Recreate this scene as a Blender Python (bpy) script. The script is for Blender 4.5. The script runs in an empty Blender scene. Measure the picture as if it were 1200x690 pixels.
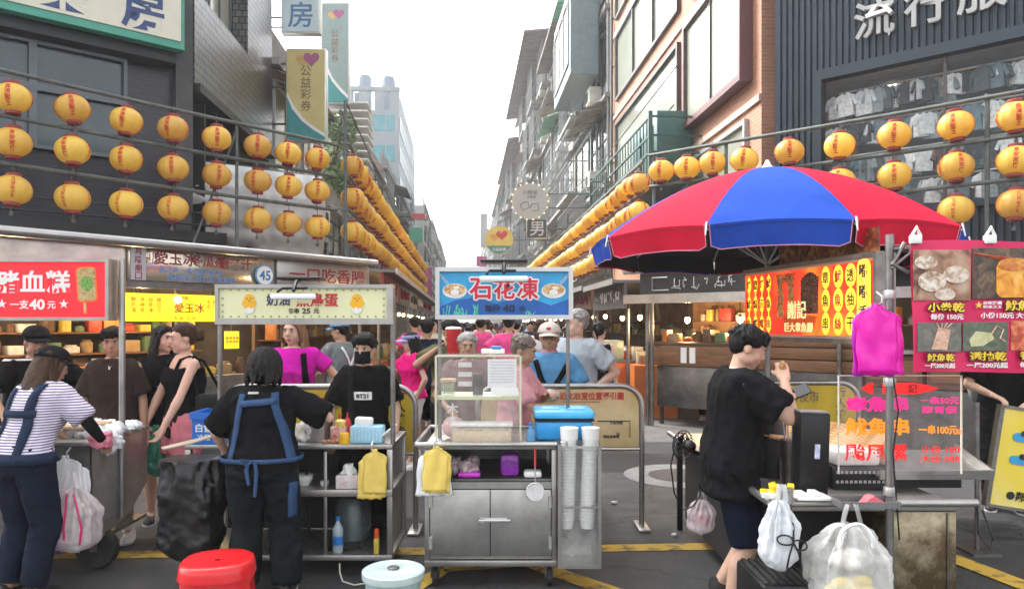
import bpy, bmesh, math, random
from math import sin, cos, pi, radians, sqrt, atan2
from mathutils import Vector, Matrix, noise
from mathutils.bvhtree import BVHTree
random.seed(7)
SC = bpy.context.scene
COL = SC.collection
F = 870.0
HZ = 380.0
# ---------------------------------------------------------------- camera
cam_d = bpy.data.cameras.new("camera")
cam = bpy.data.objects.new("camera", cam_d)
COL.objects.link(cam)
cam.location = (0, 0, 1.6)
cam.rotation_euler = (pi / 2, 0, 0)
cam_d.sensor_width = 36
cam_d.lens = F / 1200 * 36
cam_d.shift_y = 35 / 1200
cam_d.clip_end = 2000
cam_d.clip_start = 0.05
SC.camera = cam
# ---------------------------------------------------------------- sky, sun, exposure
SUN_EL, SUN_AZ = radians(44), radians(-48)      # azimuth from +Y towards +X
w = bpy.data.worlds.new("World"); SC.world = w; w.use_nodes = True
nt = w.node_tree; nt.nodes.clear()
out = nt.nodes.new("ShaderNodeOutputWorld"); bg = nt.nodes.new("ShaderNodeBackground")
sky = nt.nodes.new("ShaderNodeTexSky"); sky.sky_type = 'NISHITA'; sky.sun_disc = False
sky.sun_elevation = SUN_EL; sky.sun_rotation = SUN_AZ
sky.air_density = 1.0; sky.dust_density = 5.0; sky.ozone_density = 1.0
hs = nt.nodes.new("ShaderNodeHueSaturation"); hs.inputs["Saturation"].default_value = 0.10
nt.links.new(sky.outputs[0], hs.inputs["Color"])
nt.links.new(hs.outputs[0], bg.inputs["Color"]); bg.inputs["Strength"].default_value = 0.15
nt.links.new(bg.outputs[0], out.inputs["Surface"])
sd = bpy.data.lights.new("sun", 'SUN'); sun = bpy.data.objects.new("sun", sd); COL.objects.link(sun)
sd.energy = 1.3; sd.angle = radians(16); sd.color = (1, 0.95, 0.87)
sun.rotation_euler = Vector((-sin(SUN_AZ) * cos(SUN_EL), -cos(SUN_AZ) * cos(SUN_EL), -sin(SUN_EL))).to_track_quat('-Z', 'Y').to_euler()
SC.view_settings.view_transform = 'Standard'
SC.view_settings.look = 'None'
SC.view_settings.exposure = 2.25
SC.view_settings.gamma = 1
SC.view_settings.use_curve_mapping = False
SC.cycles.max_bounces = 8
SC.cycles.transparent_max_bounces = 16
SC.cycles.volume_bounces = 1
SC.cycles.use_denoising = True
SC.cycles.volume_step_rate = 4
SC.cycles.sample_clamp_indirect = 6

# ---------------------------------------------------------------- measuring
def P(px, py, Y):
    return Vector(((px - 600) / F * Y, Y, 1.6 + (HZ - py) / F * Y))
def Zat(py, Y):
    return 1.6 + (HZ - py) / F * Y
def Xat(px, Y):
    return (px - 600) / F * Y
def G(px, py, z=0.0):
    Y = (1.6 - z) * F / (py - HZ)
    return Vector(((px - 600) / F * Y, Y, z))
SA = radians(3.75)
SD = Vector((-sin(SA), cos(SA), 0)); SN = Vector((cos(SA), sin(SA), 0))
def S(u, v, z=0.0):
    return SN * u + SD * v + Vector((0, 0, z))
def on_line(px, A, D):
    """parameter t where the view ray of column px meets the line A + t D (ground plan)"""
    k = (px - 600) / F
    return (k * A[1] - A[0]) / (D[0] - k * D[1])

# ---------------------------------------------------------------- mesh helper
def T(x=0, y=0, z=0): return Matrix.Translation((x, y, z))
def RX(a): return Matrix.Rotation(a, 4, 'X')
def RY(a): return Matrix.Rotation(a, 4, 'Y')
def RZ(a): return Matrix.Rotation(a, 4, 'Z')
def aim(p0, p1):
    d = Vector(p1) - Vector(p0)
    return Matrix.Translation(Vector(p0)) @ d.to_track_quat('Z', 'Y').to_matrix().to_4x4()

class MB:
    def __init__(s):
        s.v = []; s.f = []
    def add(s, vs, fs, M=None):
        b = len(s.v)
        if M is not None: vs = [M @ Vector(p) for p in vs]
        s.v += [tuple(p) for p in vs]
        s.f += [tuple(i + b for i in f) for f in fs]
        return s
    def box(s, c, d, M=None, b=0.0):
        hx, hy, hz = d[0] / 2, d[1] / 2, d[2] / 2
        if b <= 0:
            vs = [(c[0] + sx * hx, c[1] + sy * hy, c[2] + sz * hz) for sx in (-1, 1) for sy in (-1, 1) for sz in (-1, 1)]
            fs = [(0, 1, 3, 2), (4, 6, 7, 5), (0, 4, 5, 1), (2, 3, 7, 6), (0, 2, 6, 4), (1, 5, 7, 3)]
            return s.add(vs, fs, M)
        b = min(b, hx * .9, hy * .9, hz * .9)
        bm = bmesh.new(); bmesh.ops.create_cube(bm, size=1)
        for p in bm.verts: p.co = Vector((p.co.x * d[0], p.co.y * d[1], p.co.z * d[2])) + Vector(c)
        bmesh.ops.bevel(bm, geom=bm.edges[:], offset=b, segments=2, affect='EDGES', profile=.5)
        bm.verts.index_update()
        s.add([p.co.copy() for p in bm.verts], [[q.index for q in f.verts] for f in bm.faces], M); bm.free()
        return s
    def box2(s, x0, x1, y0, y1, z0, z1, M=None, b=0.0):
        return s.box(((x0 + x1) / 2, (y0 + y1) / 2, (z0 + z1) / 2), (abs(x1 - x0), abs(y1 - y0), abs(z1 - z0)), M, b)
    def cyl(s, p0, p1, r0, r1=None, n=12, M=None, caps=True):
        r1 = r0 if r1 is None else r1
        A = aim(p0, p1); L = (Vector(p1) - Vector(p0)).length
        vs = []; fs = []
        for k, (r, z) in enumerate(((r0, 0), (r1, L))):
            for i in range(n):
                a = 2 * pi * i / n; vs.append(A @ Vector((r * cos(a), r * sin(a), z)))
        for i in range(n): fs.append((i, (i + 1) % n, n + (i + 1) % n, n + i))
        if caps: fs += [tuple(range(n))[::-1], tuple(range(n, 2 * n))]
        return s.add(vs, fs, M)
    def tube(s, pts, r, n=8, M=None, caps=True):
        pts = [Vector(p) for p in pts]; k = len(pts)
        rs = r if isinstance(r, (list, tuple)) else [r] * k
        t = (pts[1] - pts[0]).normalized()
        q = t.to_track_quat('Z', 'Y'); X = q @ Vector((1, 0, 0)); vs = []; fs = []
        for i in range(k):
            t = (pts[min(i + 1, k - 1)] - pts[max(i - 1, 0)]).normalized()
            X = (X - t * X.dot(t)); X = X.normalized() if X.length > 1e-6 else t.orthogonal().normalized(); Yv = t.cross(X)
            for j in range(n):
                a = 2 * pi * j / n; vs.append(pts[i] + (X * cos(a) + Yv * sin(a)) * rs[i])
        for i in range(k - 1):
            for j in range(n): fs.append((i * n + j, i * n + (j + 1) % n, (i + 1) * n + (j + 1) % n, (i + 1) * n + j))
        if caps: fs += [tuple(range(n))[::-1], tuple(range((k - 1) * n, k * n))]
        return s.add(vs, fs, M)
    def lathe(s, prof, c=(0, 0, 0), n=20, M=None, rib=0.0, ribs=0):
        vs = []; fs = []; k = len(prof)
        for (r, z) in prof:
            for i in range(n):
                a = 2 * pi * i / n
                rr = r * (1 + rib * cos(ribs * a)) if ribs else r
                vs.append((c[0] + rr * cos(a), c[1] + rr * sin(a), c[2] + z))
        for i in range(k - 1):
            for j in range(n): fs.append((i * n + j, i * n + (j + 1) % n, (i + 1) * n + (j + 1) % n, (i + 1) * n + j))
        fs += [tuple(range(n))[::-1], tuple(range((k - 1) * n, k * n))]
        return s.add(vs, fs, M)
    def ell(s, c, r, M=None, nu=16, nv=10):
        vs = [(c[0], c[1], c[2] - r[2])]; fs = []
        for i in range(1, nv):
            a = -pi / 2 + pi * i / nv
            for j in range(nu):
                b = 2 * pi * j / nu
                vs.append((c[0] + r[0] * cos(a) * cos(b), c[1] + r[1] * cos(a) * sin(b), c[2] + r[2] * sin(a)))
        vs.append((c[0], c[1], c[2] + r[2])); e = len(vs) - 1
        for j in range(nu): fs.append((0, 1 + (j + 1) % nu, 1 + j))
        for i in range(nv - 2):
            for j in range(nu):
                a = 1 + i * nu; fs.append((a + j, a + (j + 1) % nu, a + nu + (j + 1) % nu, a + nu + j))
        a = 1 + (nv - 2) * nu
        for j in range(nu): fs.append((a + j, a + (j + 1) % nu, e))
        return s.add(vs, fs, M)
    def prism(s, poly, y0, y1, M=None):
        """polygon in the xz plane, from depth y0 (front) to y1 (back)"""
        n = len(poly)
        vs = [(x, y0, z) for x, z in poly] + [(x, y1, z) for x, z in poly]
        fs = [tuple(range(n)), tuple(range(n, 2 * n))[::-1]]
        for i in range(n): fs.append((i, n + i, n + (i + 1) % n, (i + 1) % n))
        return s.add(vs, fs, M)
    def disc(s, c, rx, rz, y0, y1, n=28, M=None):
        return s.prism([(c[0] + rx * cos(2 * pi * i / n), c[1] + rz * sin(2 * pi * i / n)) for i in range(n)], y0, y1, M)
    def grid(s, rows, M=None, thick=0.0):
        """rows of points -> a sheet"""
        k = len(rows); n = len(rows[0]); vs = [p for r in rows for p in r]
        fs = [(i * n + j, i * n + j + 1, (i + 1) * n + j + 1, (i + 1) * n + j) for i in range(k - 1) for j in range(n - 1)]
        return s.add(vs, fs, M)
    def loft(s, rings, M=None, caps=True):
        n = len(rings[0]); vs = [p for r in rings for p in r]; k = len(rings)
        fs = [(i * n + j, i * n + (j + 1) % n, (i + 1) * n + (j + 1) % n, (i + 1) * n + j) for i in range(k - 1) for j in range(n)]
        if caps: fs += [tuple(range(n))[::-1], tuple(range((k - 1) * n, k * n))]
        return s.add(vs, fs, M)
    def mesh(s, me, M=None):
        return s.add([p.co.copy() for p in me.vertices], [tuple(f.vertices) for f in me.polygons], M)
    def data(s, name, smooth=35):
        me = bpy.data.meshes.new(name); me.from_pydata(s.v, [], s.f); me.update()
        bm = bmesh.new(); bm.from_mesh(me); bmesh.ops.recalc_face_normals(bm, faces=bm.faces[:]); bm.to_mesh(me); bm.free()
        if smooth:
            me.polygons.foreach_set("use_smooth", [True] * len(me.polygons))
            me.set_sharp_from_angle(angle=radians(smooth))
        return me
    def build(s, name, m, parent=None, smooth=35, loc=None):
        return link(name, s.data(name, smooth), m, parent, loc)

def link(name, me, m, parent=None, loc=None):
    o = bpy.data.objects.new(name, me); COL.objects.link(o)
    if m is not None:
        me.materials.clear(); me.materials.append(m)
    if parent is not None: o.parent = parent
    if loc is not None: o.location = loc
    return o
def tag(o, label, cat, group=None, kind=None):
    if label: o["label"] = label
    if cat: o["category"] = cat
    if group: o["group"] = group
    if kind: o["kind"] = kind
    return o
def thing(name, label, cat, loc=(0, 0, 0), rotz=0.0, group=None):
    o = bpy.data.objects.new(name, None); COL.objects.link(o)
    o.location = loc; o.rotation_euler = (0, 0, rotz); o.empty_display_size = .1
    return tag(o, label, cat, group)
def struct(name, mb, m, smooth=0):
    o = mb.build(name, m, None, smooth); o["kind"] = "structure"; return o
CH = {}
def copy_thing(o, parent=None):
    c = o.copy(); COL.objects.link(c)
    if parent is not None: c.parent = parent
    for ch in [x for x in COL.objects if x.parent == o] if o not in CH else CH[o]:
        copy_thing(ch, c)
    return c
def remember(o):
    CH[o] = [x for x in COL.objects if x.parent == o]
    for x in CH[o]: remember(x)

# ---------------------------------------------------------------- writing
_tc = {}
def text_data(s, off):
    if (s, off) not in _tc:
        c = bpy.data.curves.new('lettering', 'FONT'); c.body = s; c.size = 1; c.offset = off; c.resolution_u = 3; c.extrude = 0.004
        o = bpy.data.objects.new('lettering', c); COL.objects.link(o)
        dg = bpy.context.evaluated_depsgraph_get()
        me = bpy.data.meshes.new_from_object(o.evaluated_get(dg)); bpy.data.objects.remove(o)
        xs = [v.co.x for v in me.vertices] or [0]; ys = [v.co.y for v in me.vertices] or [0]
        _tc[(s, off)] = ([v.co.copy() for v in me.vertices], [tuple(f.vertices) for f in me.polygons], min(xs), max(xs), min(ys), max(ys))
    return _tc[(s, off)]
def write(mb, s, x, z, h, y=-.005, bold=.012, wide=1.0, vertical=False, M=None, fit=None, d=(0, 0)):
    """letters centred on (x, z), h tall, facing -y; fit: total width"""
    if vertical:
        n = len(s); st = h * 1.12
        for i, ch in enumerate(s): write(mb, ch, x, z + ((n - 1) / 2 - i) * st, h, y, bold, wide, False, M, None, d)
        return mb
    vs, fs, x0, x1, y0, y1 = text_data(s, bold)
    if not vs: return mb
    k = h / max(y1 - y0, .6); kx = k * wide
    if fit: kx = fit / (x1 - x0)
    cx, cy = (x0 + x1) / 2, (y0 + y1) / 2
    return mb.add([(x + d[0] + (p.x - cx) * kx, y - p.z * .3, z + d[1] + (p.y - cy) * k) for p in vs], fs, M)
def outline(mb, s, x, z, h, r, y=-.003, **k):
    for i in range(8):
        a = pi / 4 * i
        write(mb, s, x, z, h, y + .0001 * i, d=(r * cos(a), r * sin(a)), **k)

# ---------------------------------------------------------------- materials
MC = {}
def pbr(name, col, rough=.5, metal=0.0, var=.12, vs=5.0, bump=0.0, bs=40.0, spec=.5, alpha=1.0, trans=0.0, stretch=None, emit=0.0, ecol=None, col2=None, ramp=None, rvar=0.0, sheen=0.0, obj_rand=0.0, sub=0.0):
    if name in MC: return MC[name]
    m = bpy.data.materials.new(name); m.use_nodes = True; N = m.node_tree.nodes; Lk = m.node_tree.links
    b = N["Principled BSDF"]
    b.inputs["Roughness"].default_value = rough; b.inputs["Metallic"].default_value = metal
    b.inputs["Specular IOR Level"].default_value = spec; b.inputs["Alpha"].default_value = alpha
    b.inputs["Transmission Weight"].default_value = trans
    if sheen: b.inputs["Sheen Weight"].default_value = sheen
    if sub:
        b.inputs["Subsurface Weight"].default_value = sub; b.inputs["Subsurface Radius"].default_value = (.02, .008, .005)
    tc = N.new("ShaderNodeTexCoord"); mp = N.new("ShaderNodeMapping")
    if stretch: mp.inputs["Scale"].default_value = stretch
    Lk.new(tc.outputs["Object"], mp.inputs["Vector"])
    c = Vector(col[:3]); c2 = Vector(col2[:3]) if col2 else None
    lo = [max(0, x * (1 - var)) for x in c]; hi = [min(1, x * (1 + var)) for x in c] if c2 is None else list(c2)
    if c2 is not None: lo = list(c)
    n1 = N.new("ShaderNodeTexNoise"); n1.inputs["Scale"].default_value = vs; n1.inputs["Detail"].default_value = 6; n1.inputs["Roughness"].default_value = .6
    Lk.new(mp.outputs[0], n1.inputs["Vector"])
    cr = N.new("ShaderNodeValToRGB"); cr.color_ramp.elements[0].position = ramp[0] if ramp else .3; cr.color_ramp.elements[1].position = ramp[1] if ramp else .7
    cr.color_ramp.elements[0].color = (*lo, 1); cr.color_ramp.elements[1].color = (*hi, 1)
    Lk.new(n1.outputs["Fac"], cr.inputs["Fac"])
    src = cr.outputs["Color"]
    if obj_rand:
        oi = N.new("ShaderNodeObjectInfo"); h = N.new("ShaderNodeHueSaturation"); mr = N.new("ShaderNodeMapRange")
        mr.inputs["To Min"].default_value = 1 - obj_rand; mr.inputs["To Max"].default_value = 1 + obj_rand
        Lk.new(oi.outputs["Random"], mr.inputs["Value"]); Lk.new(mr.outputs[0], h.inputs["Value"]); Lk.new(src, h.inputs["Color"]); src = h.outputs[0]
    Lk.new(src, b.inputs["Base Color"])
    if rvar:
        mr = N.new("ShaderNodeMapRange"); mr.inputs["To Min"].default_value = max(0, rough - rvar); mr.inputs["To Max"].default_value = min(1, rough + rvar)
        Lk.new(n1.outputs["Fac"], mr.inputs["Value"]); Lk.new(mr.outputs[0], b.inputs["Roughness"])
    if bump:
        n2 = N.new("ShaderNodeTexNoise"); n2.inputs["Scale"].default_value = bs; n2.inputs["Detail"].default_value = 4
        Lk.new(mp.outputs[0], n2.inputs["Vector"])
        bp = N.new("ShaderNodeBump"); bp.inputs["Strength"].default_value = bump; bp.inputs["Distance"].default_value = .02
        Lk.new(n2.outputs["Fac"], bp.inputs["Height"]); Lk.new(bp.outputs[0], b.inputs["Normal"])
    if emit:
        b.inputs["Emission Color"].default_value = (*(ecol or col)[:3], 1); b.inputs["Emission Strength"].default_value = emit
        if ecol is None: Lk.new(src, b.inputs["Emission Color"])
    MC[name] = m
    return m
def node_mat(name):
    m = bpy.data.materials.new(name); m.use_nodes = True
    return m, m.node_tree.nodes, m.node_tree.links, m.node_tree.nodes["Principled BSDF"]
def sheet_mat(name, col, opacity=.6, rough=.3, tint=None, vary=.12):
    """thin clear or milky plastic / acrylic: a mix of see-through and surface"""
    if name in MC: return MC[name]
    m, N, Lk, b = node_mat(name)
    b.inputs["Base Color"].default_value = (*col, 1); b.inputs["Roughness"].default_value = rough
    tr = N.new("ShaderNodeBsdfTransparent"); tr.inputs["Color"].default_value = (*(tint or (1, 1, 1)), 1)
    mx = N.new("ShaderNodeMixShader")
    tc = N.new("ShaderNodeTexCoord"); nz = N.new("ShaderNodeTexNoise"); nz.inputs["Scale"].default_value = 14; nz.inputs["Detail"].default_value = 5
    Lk.new(tc.outputs["Object"], nz.inputs["Vector"])
    mr = N.new("ShaderNodeMapRange"); mr.inputs["From Min"].default_value = .3; mr.inputs["From Max"].default_value = .7
    mr.inputs["To Min"].default_value = max(0, opacity - vary); mr.inputs["To Max"].default_value = min(1, opacity + vary)
    Lk.new(nz.outputs["Fac"], mr.inputs["Value"]); Lk.new(mr.outputs[0], mx.inputs[0])
    Lk.new(tr.outputs[0], mx.inputs[1]); Lk.new(b.outputs[0], mx.inputs[2])
    Lk.new(mx.outputs[0], N["Material Output"].inputs["Surface"])
    MC[name] = m
    return m
def brick_mat(name, c1, c2, mortar, bw=.22, bh=.07, msize=.01, rough=.8, axis='X', bump=.3, spec=.4, offset=.5):
    if name in MC: return MC[name]
    m, N, Lk, b = node_mat(name)
    tc = N.new("ShaderNodeTexCoord"); sp = N.new("ShaderNodeSeparateXYZ"); cb = N.new("ShaderNodeCombineXYZ")
    Lk.new(tc.outputs["Object"], sp.inputs[0])
    ad = N.new("ShaderNodeMath"); ad.operation = 'ADD'
    Lk.new(sp.outputs["X"], ad.inputs[0]); Lk.new(sp.outputs["Y"], ad.inputs[1])
    Lk.new(ad.outputs[0], cb.inputs["X"]); Lk.new(sp.outputs["Z"], cb.inputs["Y"])
    br = N.new("ShaderNodeTexBrick"); br.inputs["Scale"].default_value = 1; br.offset = offset
    br.inputs["Brick Width"].default_value = bw; br.inputs["Row Height"].default_value = bh; br.inputs["Mortar Size"].default_value = msize
    br.inputs["Color1"].default_value = (*c1, 1); br.inputs["Color2"].default_value = (*c2, 1); br.inputs["Mortar"].default_value = (*mortar, 1)
    Lk.new(cb.outputs[0], br.inputs["Vector"])
    nz = N.new("ShaderNodeTexNoise"); nz.inputs["Scale"].default_value = 1.2; nz.inputs["Detail"].default_value = 8
    Lk.new(tc.outputs["Object"], nz.inputs["Vector"])
    mr = N.new("ShaderNodeMapRange"); mr.inputs["To Min"].default_value = .6; mr.inputs["To Max"].default_value = 1.4
    Lk.new(nz.outputs["Fac"], mr.inputs["Value"])
    hs = N.new("ShaderNodeHueSaturation"); Lk.new(br.outputs["Color"], hs.inputs["Color"]); Lk.new(mr.outputs[0], hs.inputs["Value"])
    Lk.new(hs.outputs[0], b.inputs["Base Color"])
    bp = N.new("ShaderNodeBump"); bp.inputs["Strength"].default_value = bump; bp.inputs["Distance"].default_value = .01; bp.invert = True
    Lk.new(br.outputs["Fac"], bp.inputs["Height"]); Lk.new(bp.outputs[0], b.inputs["Normal"])
    b.inputs["Roughness"].default_value = rough; b.inputs["Specular IOR Level"].default_value = spec
    MC[name] = m
    return m
def steel_mat(name, col=(.50, .49, .47), rough=.34, dirt=(.30, .29, .275), scale=(1, 1, 14), amt=(.3, .7)):
    """worn brushed stainless steel"""
    if name in MC: return MC[name]
    m, N, Lk, b = node_mat(name)
    tc = N.new("ShaderNodeTexCoord"); mp = N.new("ShaderNodeMapping"); mp.inputs["Scale"].default_value = scale
    Lk.new(tc.outputs["Object"], mp.inputs["Vector"])
    n1 = N.new("ShaderNodeTexNoise"); n1.inputs["Scale"].default_value = 4; n1.inputs["Detail"].default_value = 8; n1.inputs["Roughness"].default_value = .7
    Lk.new(tc.outputs["Object"], n1.inputs["Vector"])
    n2 = N.new("ShaderNodeTexNoise"); n2.inputs["Scale"].default_value = 22; n2.inputs["Detail"].default_value = 6
    Lk.new(mp.outputs[0], n2.inputs["Vector"])
    cr = N.new("ShaderNodeValToRGB"); e = cr.color_ramp.elements
    e[0].position, e[1].position = amt; e[0].color = (*dirt, 1); e[1].color = (*col, 1)
    Lk.new(n1.outputs["Fac"], cr.inputs["Fac"]); Lk.new(cr.outputs[0], b.inputs["Base Color"])
    mr = N.new("ShaderNodeMapRange"); mr.inputs["To Min"].default_value = rough - .1; mr.inputs["To Max"].default_value = rough + .22
    Lk.new(n2.outputs["Fac"], mr.inputs["Value"]); Lk.new(mr.outputs[0], b.inputs["Roughness"])
    bp = N.new("ShaderNodeBump"); bp.inputs["Strength"].default_value = .08; bp.inputs["Distance"].default_value = .01
    Lk.new(n1.outputs["Fac"], bp.inputs["Height"]); Lk.new(bp.outputs[0], b.inputs["Normal"])
    b.inputs["Metallic"].default_value = .9
    MC[name] = m
    return m
def food_mat(name, cols, scale=22, rough=.35):
    """mottled printed / cooked food colours"""
    if name in MC: return MC[name]
    m, N, Lk, b = node_mat(name)
    tc = N.new("ShaderNodeTexCoord"); n1 = N.new("ShaderNodeTexNoise"); n1.inputs["Scale"].default_value = scale; n1.inputs["Detail"].default_value = 5; n1.inputs["Distortion"].default_value = 1.2
    Lk.new(tc.outputs["Object"], n1.inputs["Vector"])
    cr = N.new("ShaderNodeValToRGB"); e = cr.color_ramp.elements
    while len(e) < len(cols): e.new(.5)
    for i, c in enumerate(cols):
        e[i].position = .32 + .36 * i / (len(cols) - 1); e[i].color = (*c, 1)
    Lk.new(n1.outputs["Fac"], cr.inputs["Fac"]); Lk.new(cr.outputs[0], b.inputs["Base Color"])
    b.inputs["Roughness"].default_value = rough
    MC[name] = m
    return m

STEEL = steel_mat("worn_stainless_steel")
STEEL_D = steel_mat("dull_dark_steel", (.25, .245, .235), .4, (.09, .085, .08))
PIPE = steel_mat("galvanised_pipe", (.33, .33, .32), .38, (.12, .11, .10))
ALU = pbr("brushed_aluminium_frame", (.55, .55, .54), .38, .75, .1)
RACK = pbr("grey_green_rack_pipe", (.10, .115, .11), .55, .3, .3, 8)
BLACKP = pbr("black_plastic", (.007, .007, .008), .38, 0, .2, spec=.35)
RUBBER = pbr("black_rubber", (.014, .014, .014), .75, 0, .3, 20, .2, 60)
WHITEP = pbr("white_plastic", (.78, .78, .76), .35, 0, .05)
GLASS = pbr("window_glass", (.035, .05, .055), .06, 0, .3, 1.5, .03, 2, spec=.9)
GLASS_P = pbr("sky_reflection_painted_glass", (.33, .35, .29), .12, .25, .12, .6, .02, 1.5, spec=.9)  # pale sky reflection is put into the base colour of the panes
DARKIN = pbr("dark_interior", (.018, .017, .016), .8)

def voxel(mb, size, smooth=3, fac=.5):
    me = mb.data("tmp", 0); o = bpy.data.objects.new("tmp", me); COL.objects.link(o)
    r = o.modifiers.new("r", 'REMESH'); r.mode = 'VOXEL'; r.voxel_size = size
    if smooth:
        s = o.modifiers.new("s", 'SMOOTH'); s.iterations = smooth; s.factor = fac
    dg = bpy.context.evaluated_depsgraph_get()
    out_ = bpy.data.meshes.new_from_object(o.evaluated_get(dg)); bpy.data.objects.remove(o); bpy.data.meshes.remove(me)
    out_.polygons.foreach_set("use_smooth", [True] * len(out_.polygons))
    return out_
def wrinkle(me, amp, f=(9, 9, 5), seed=0.0, bias=0.0):
    off = Vector((seed * 3.7, seed * 1.3, seed * 2.1))
    ns = [v.normal.copy() for v in me.vertices]
    for v, n in zip(me.vertices, ns):
        p = Vector((v.co.x * f[0], v.co.y * f[1], v.co.z * f[2])) + off
        d = noise.noise(p) + .8 * (1 - 2.4 * abs(noise.noise(Vector((p.x * 1.7 + p.z * .9, p.y * 1.7, p.z * 1.5 - p.x * .6)) + Vector((7, 3, 1))))) + .3 * noise.noise(p * 3.3)
        v.co += n * (d + bias) * amp
    me.update()
def crumpled(name, mb, m, parent, size=.012, amp=.02, f=22, seed=1):
    me = voxel(mb, size, 1); wrinkle(me, amp, (f, f, f), seed)
    return link(name, me, m, parent)
# ================================================================ SETTING
def ground_mat():
    m, N, Lk, b = node_mat("asphalt")
    tc = N.new("ShaderNodeTexCoord")
    n1 = N.new("ShaderNodeTexNoise"); n1.inputs["Scale"].default_value = .35; n1.inputs["Detail"].default_value = 8; n1.inputs["Roughness"].default_value = .65
    n2 = N.new("ShaderNodeTexNoise"); n2.inputs["Scale"].default_value = 90; n2.inputs["Detail"].default_value = 3
    n3 = N.new("ShaderNodeTexVoronoi"); n3.feature = 'DISTANCE_TO_EDGE'; n3.inputs["Scale"].default_value = .55
    n4 = N.new("ShaderNodeTexNoise"); n4.inputs["Scale"].default_value = 3; n4.inputs["Detail"].default_value = 6
    for n in (n1, n2, n4): Lk.new(tc.outputs["Object"], n.inputs["Vector"])
    wv = N.new("ShaderNodeVectorMath"); wv.operation = 'MULTIPLY_ADD'; wv.inputs[1].default_value = (.5, .5, .5)
    Lk.new(n4.outputs["Color"], wv.inputs[0]); Lk.new(tc.outputs["Object"], wv.inputs[2]); Lk.new(wv.outputs[0], n3.inputs["Vector"])
    cr = N.new("ShaderNodeValToRGB"); e = cr.color_ramp.elements
    e[0].position = .32; e[0].color = (.024, .025, .027, 1); e[1].position = .68; e[1].color = (.072, .072, .074, 1)
    Lk.new(n1.outputs["Fac"], cr.inputs[0])
    c2 = N.new("ShaderNodeValToRGB"); e = c2.color_ramp.elements
    e[0].position = .3; e[0].color = (.55, .55, .55, 1); e[1].position = .72; e[1].color = (1.5, 1.5, 1.5, 1)
    Lk.new(n2.outputs["Fac"], c2.inputs[0])
    mx = N.new("ShaderNodeMix"); mx.data_type = 'RGBA'; mx.blend_type = 'MULTIPLY'; mx.inputs[0].default_value = 1
    Lk.new(cr.outputs[0], mx.inputs[6]); Lk.new(c2.outputs[0], mx.inputs[7])
    ck = N.new("ShaderNodeMapRange"); ck.inputs["From Max"].default_value = .012; ck.inputs["To Min"].default_value = .45; Lk.new(n3.outputs["Distance"], ck.inputs["Value"])
    m2 = N.new("ShaderNodeMix"); m2.data_type = 'RGBA'; m2.blend_type = 'MULTIPLY'; m2.inputs[0].default_value = 1
    Lk.new(mx.outputs[2], m2.inputs[6]); Lk.new(ck.outputs[0], m2.inputs[7])
    Lk.new(m2.outputs[2], b.inputs["Base Color"])
    b.inputs["Roughness"].default_value = .75
    mr = N.new("ShaderNodeMapRange"); mr.inputs["To Min"].default_value = .45; mr.inputs["To Max"].default_value = .95
    Lk.new(n4.outputs["Fac"], mr.inputs["Value"]); Lk.new(mr.outputs[0], b.inputs["Roughness"])
    bp = N.new("ShaderNodeBump"); bp.inputs["Strength"].default_value = .5; bp.inputs["Distance"].default_value = .006
    Lk.new(n2.outputs["Fac"], bp.inputs["Height"]); Lk.new(bp.outputs[0], b.inputs["Normal"])
    return m
ASPH = ground_mat()
struct("ground", MB().add([(-400, -60, 0), (400, -60, 0), (400, 800, 0), (-400, 800, 0)], [(0, 1, 2, 3)]), ASPH)
PAINT = pbr("worn_yellow_road_paint", (.11, .09, .045), .7, 0, .1, 9, .3, 60, col2=(.52, .33, .04), ramp=(.33, .5))
WPAINT = pbr("worn_white_road_paint", (.10, .10, .10), .7, 0, .1, 9, .3, 60, col2=(.36, .36, .35), ramp=(.4, .6))
def strip(name, pts, wdt, m, z=.004):
    mb = MB()
    pts = [Vector(p) for p in pts]
    for a, b in zip(pts, pts[1:]):
        d = (b - a).normalized(); n = Vector((-d.y, d.x, 0)) * wdt / 2
        k = max(1, int((b - a).length / .5)); L = []
        for i in range(k + 1):
            p = a.lerp(b, i / k); L.append([Vector((p.x - n.x, p.y - n.y, z)), Vector((p.x + n.x, p.y + n.y, z))])
        mb.grid(L)
    return struct(name, mb, m)
strip("road_marking", [G(-40, 652), G(560, 645), G(835, 640)], .16, PAINT)
strip("road_marking", [G(1110, 652), G(1240, 702)], .17, PAINT, .008)
strip("road_marking", [G(608, 656), G(735, 700)], .15, PAINT, .008)
strip("road_marking", [G(640, 660), G(520, 668), G(470, 700)], .12, PAINT, .012)
# manhole with a pale ring in the crossing
mb = MB(); c = G(800, 557); 
ring = lambda r, z: [(c.x + r * cos(2 * pi * i / 40), c.y + r * 1.0 * sin(2 * pi * i / 40), z) for i in range(41)]
mb.grid([ring(.36, .004), ring(.62, .004)])
struct("road_patch", mb, pbr("pale_concrete", (.24, .24, .235), .8, 0, .2, 8, .3, 50))
mb = MB(); mb.add(ring(.35, .006)[:-1], [tuple(range(40))])
struct("manhole_cover", mb, pbr("cast_iron", (.05, .05, .052), .6, .4, .3, 20, .5, 70)); 
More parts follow.
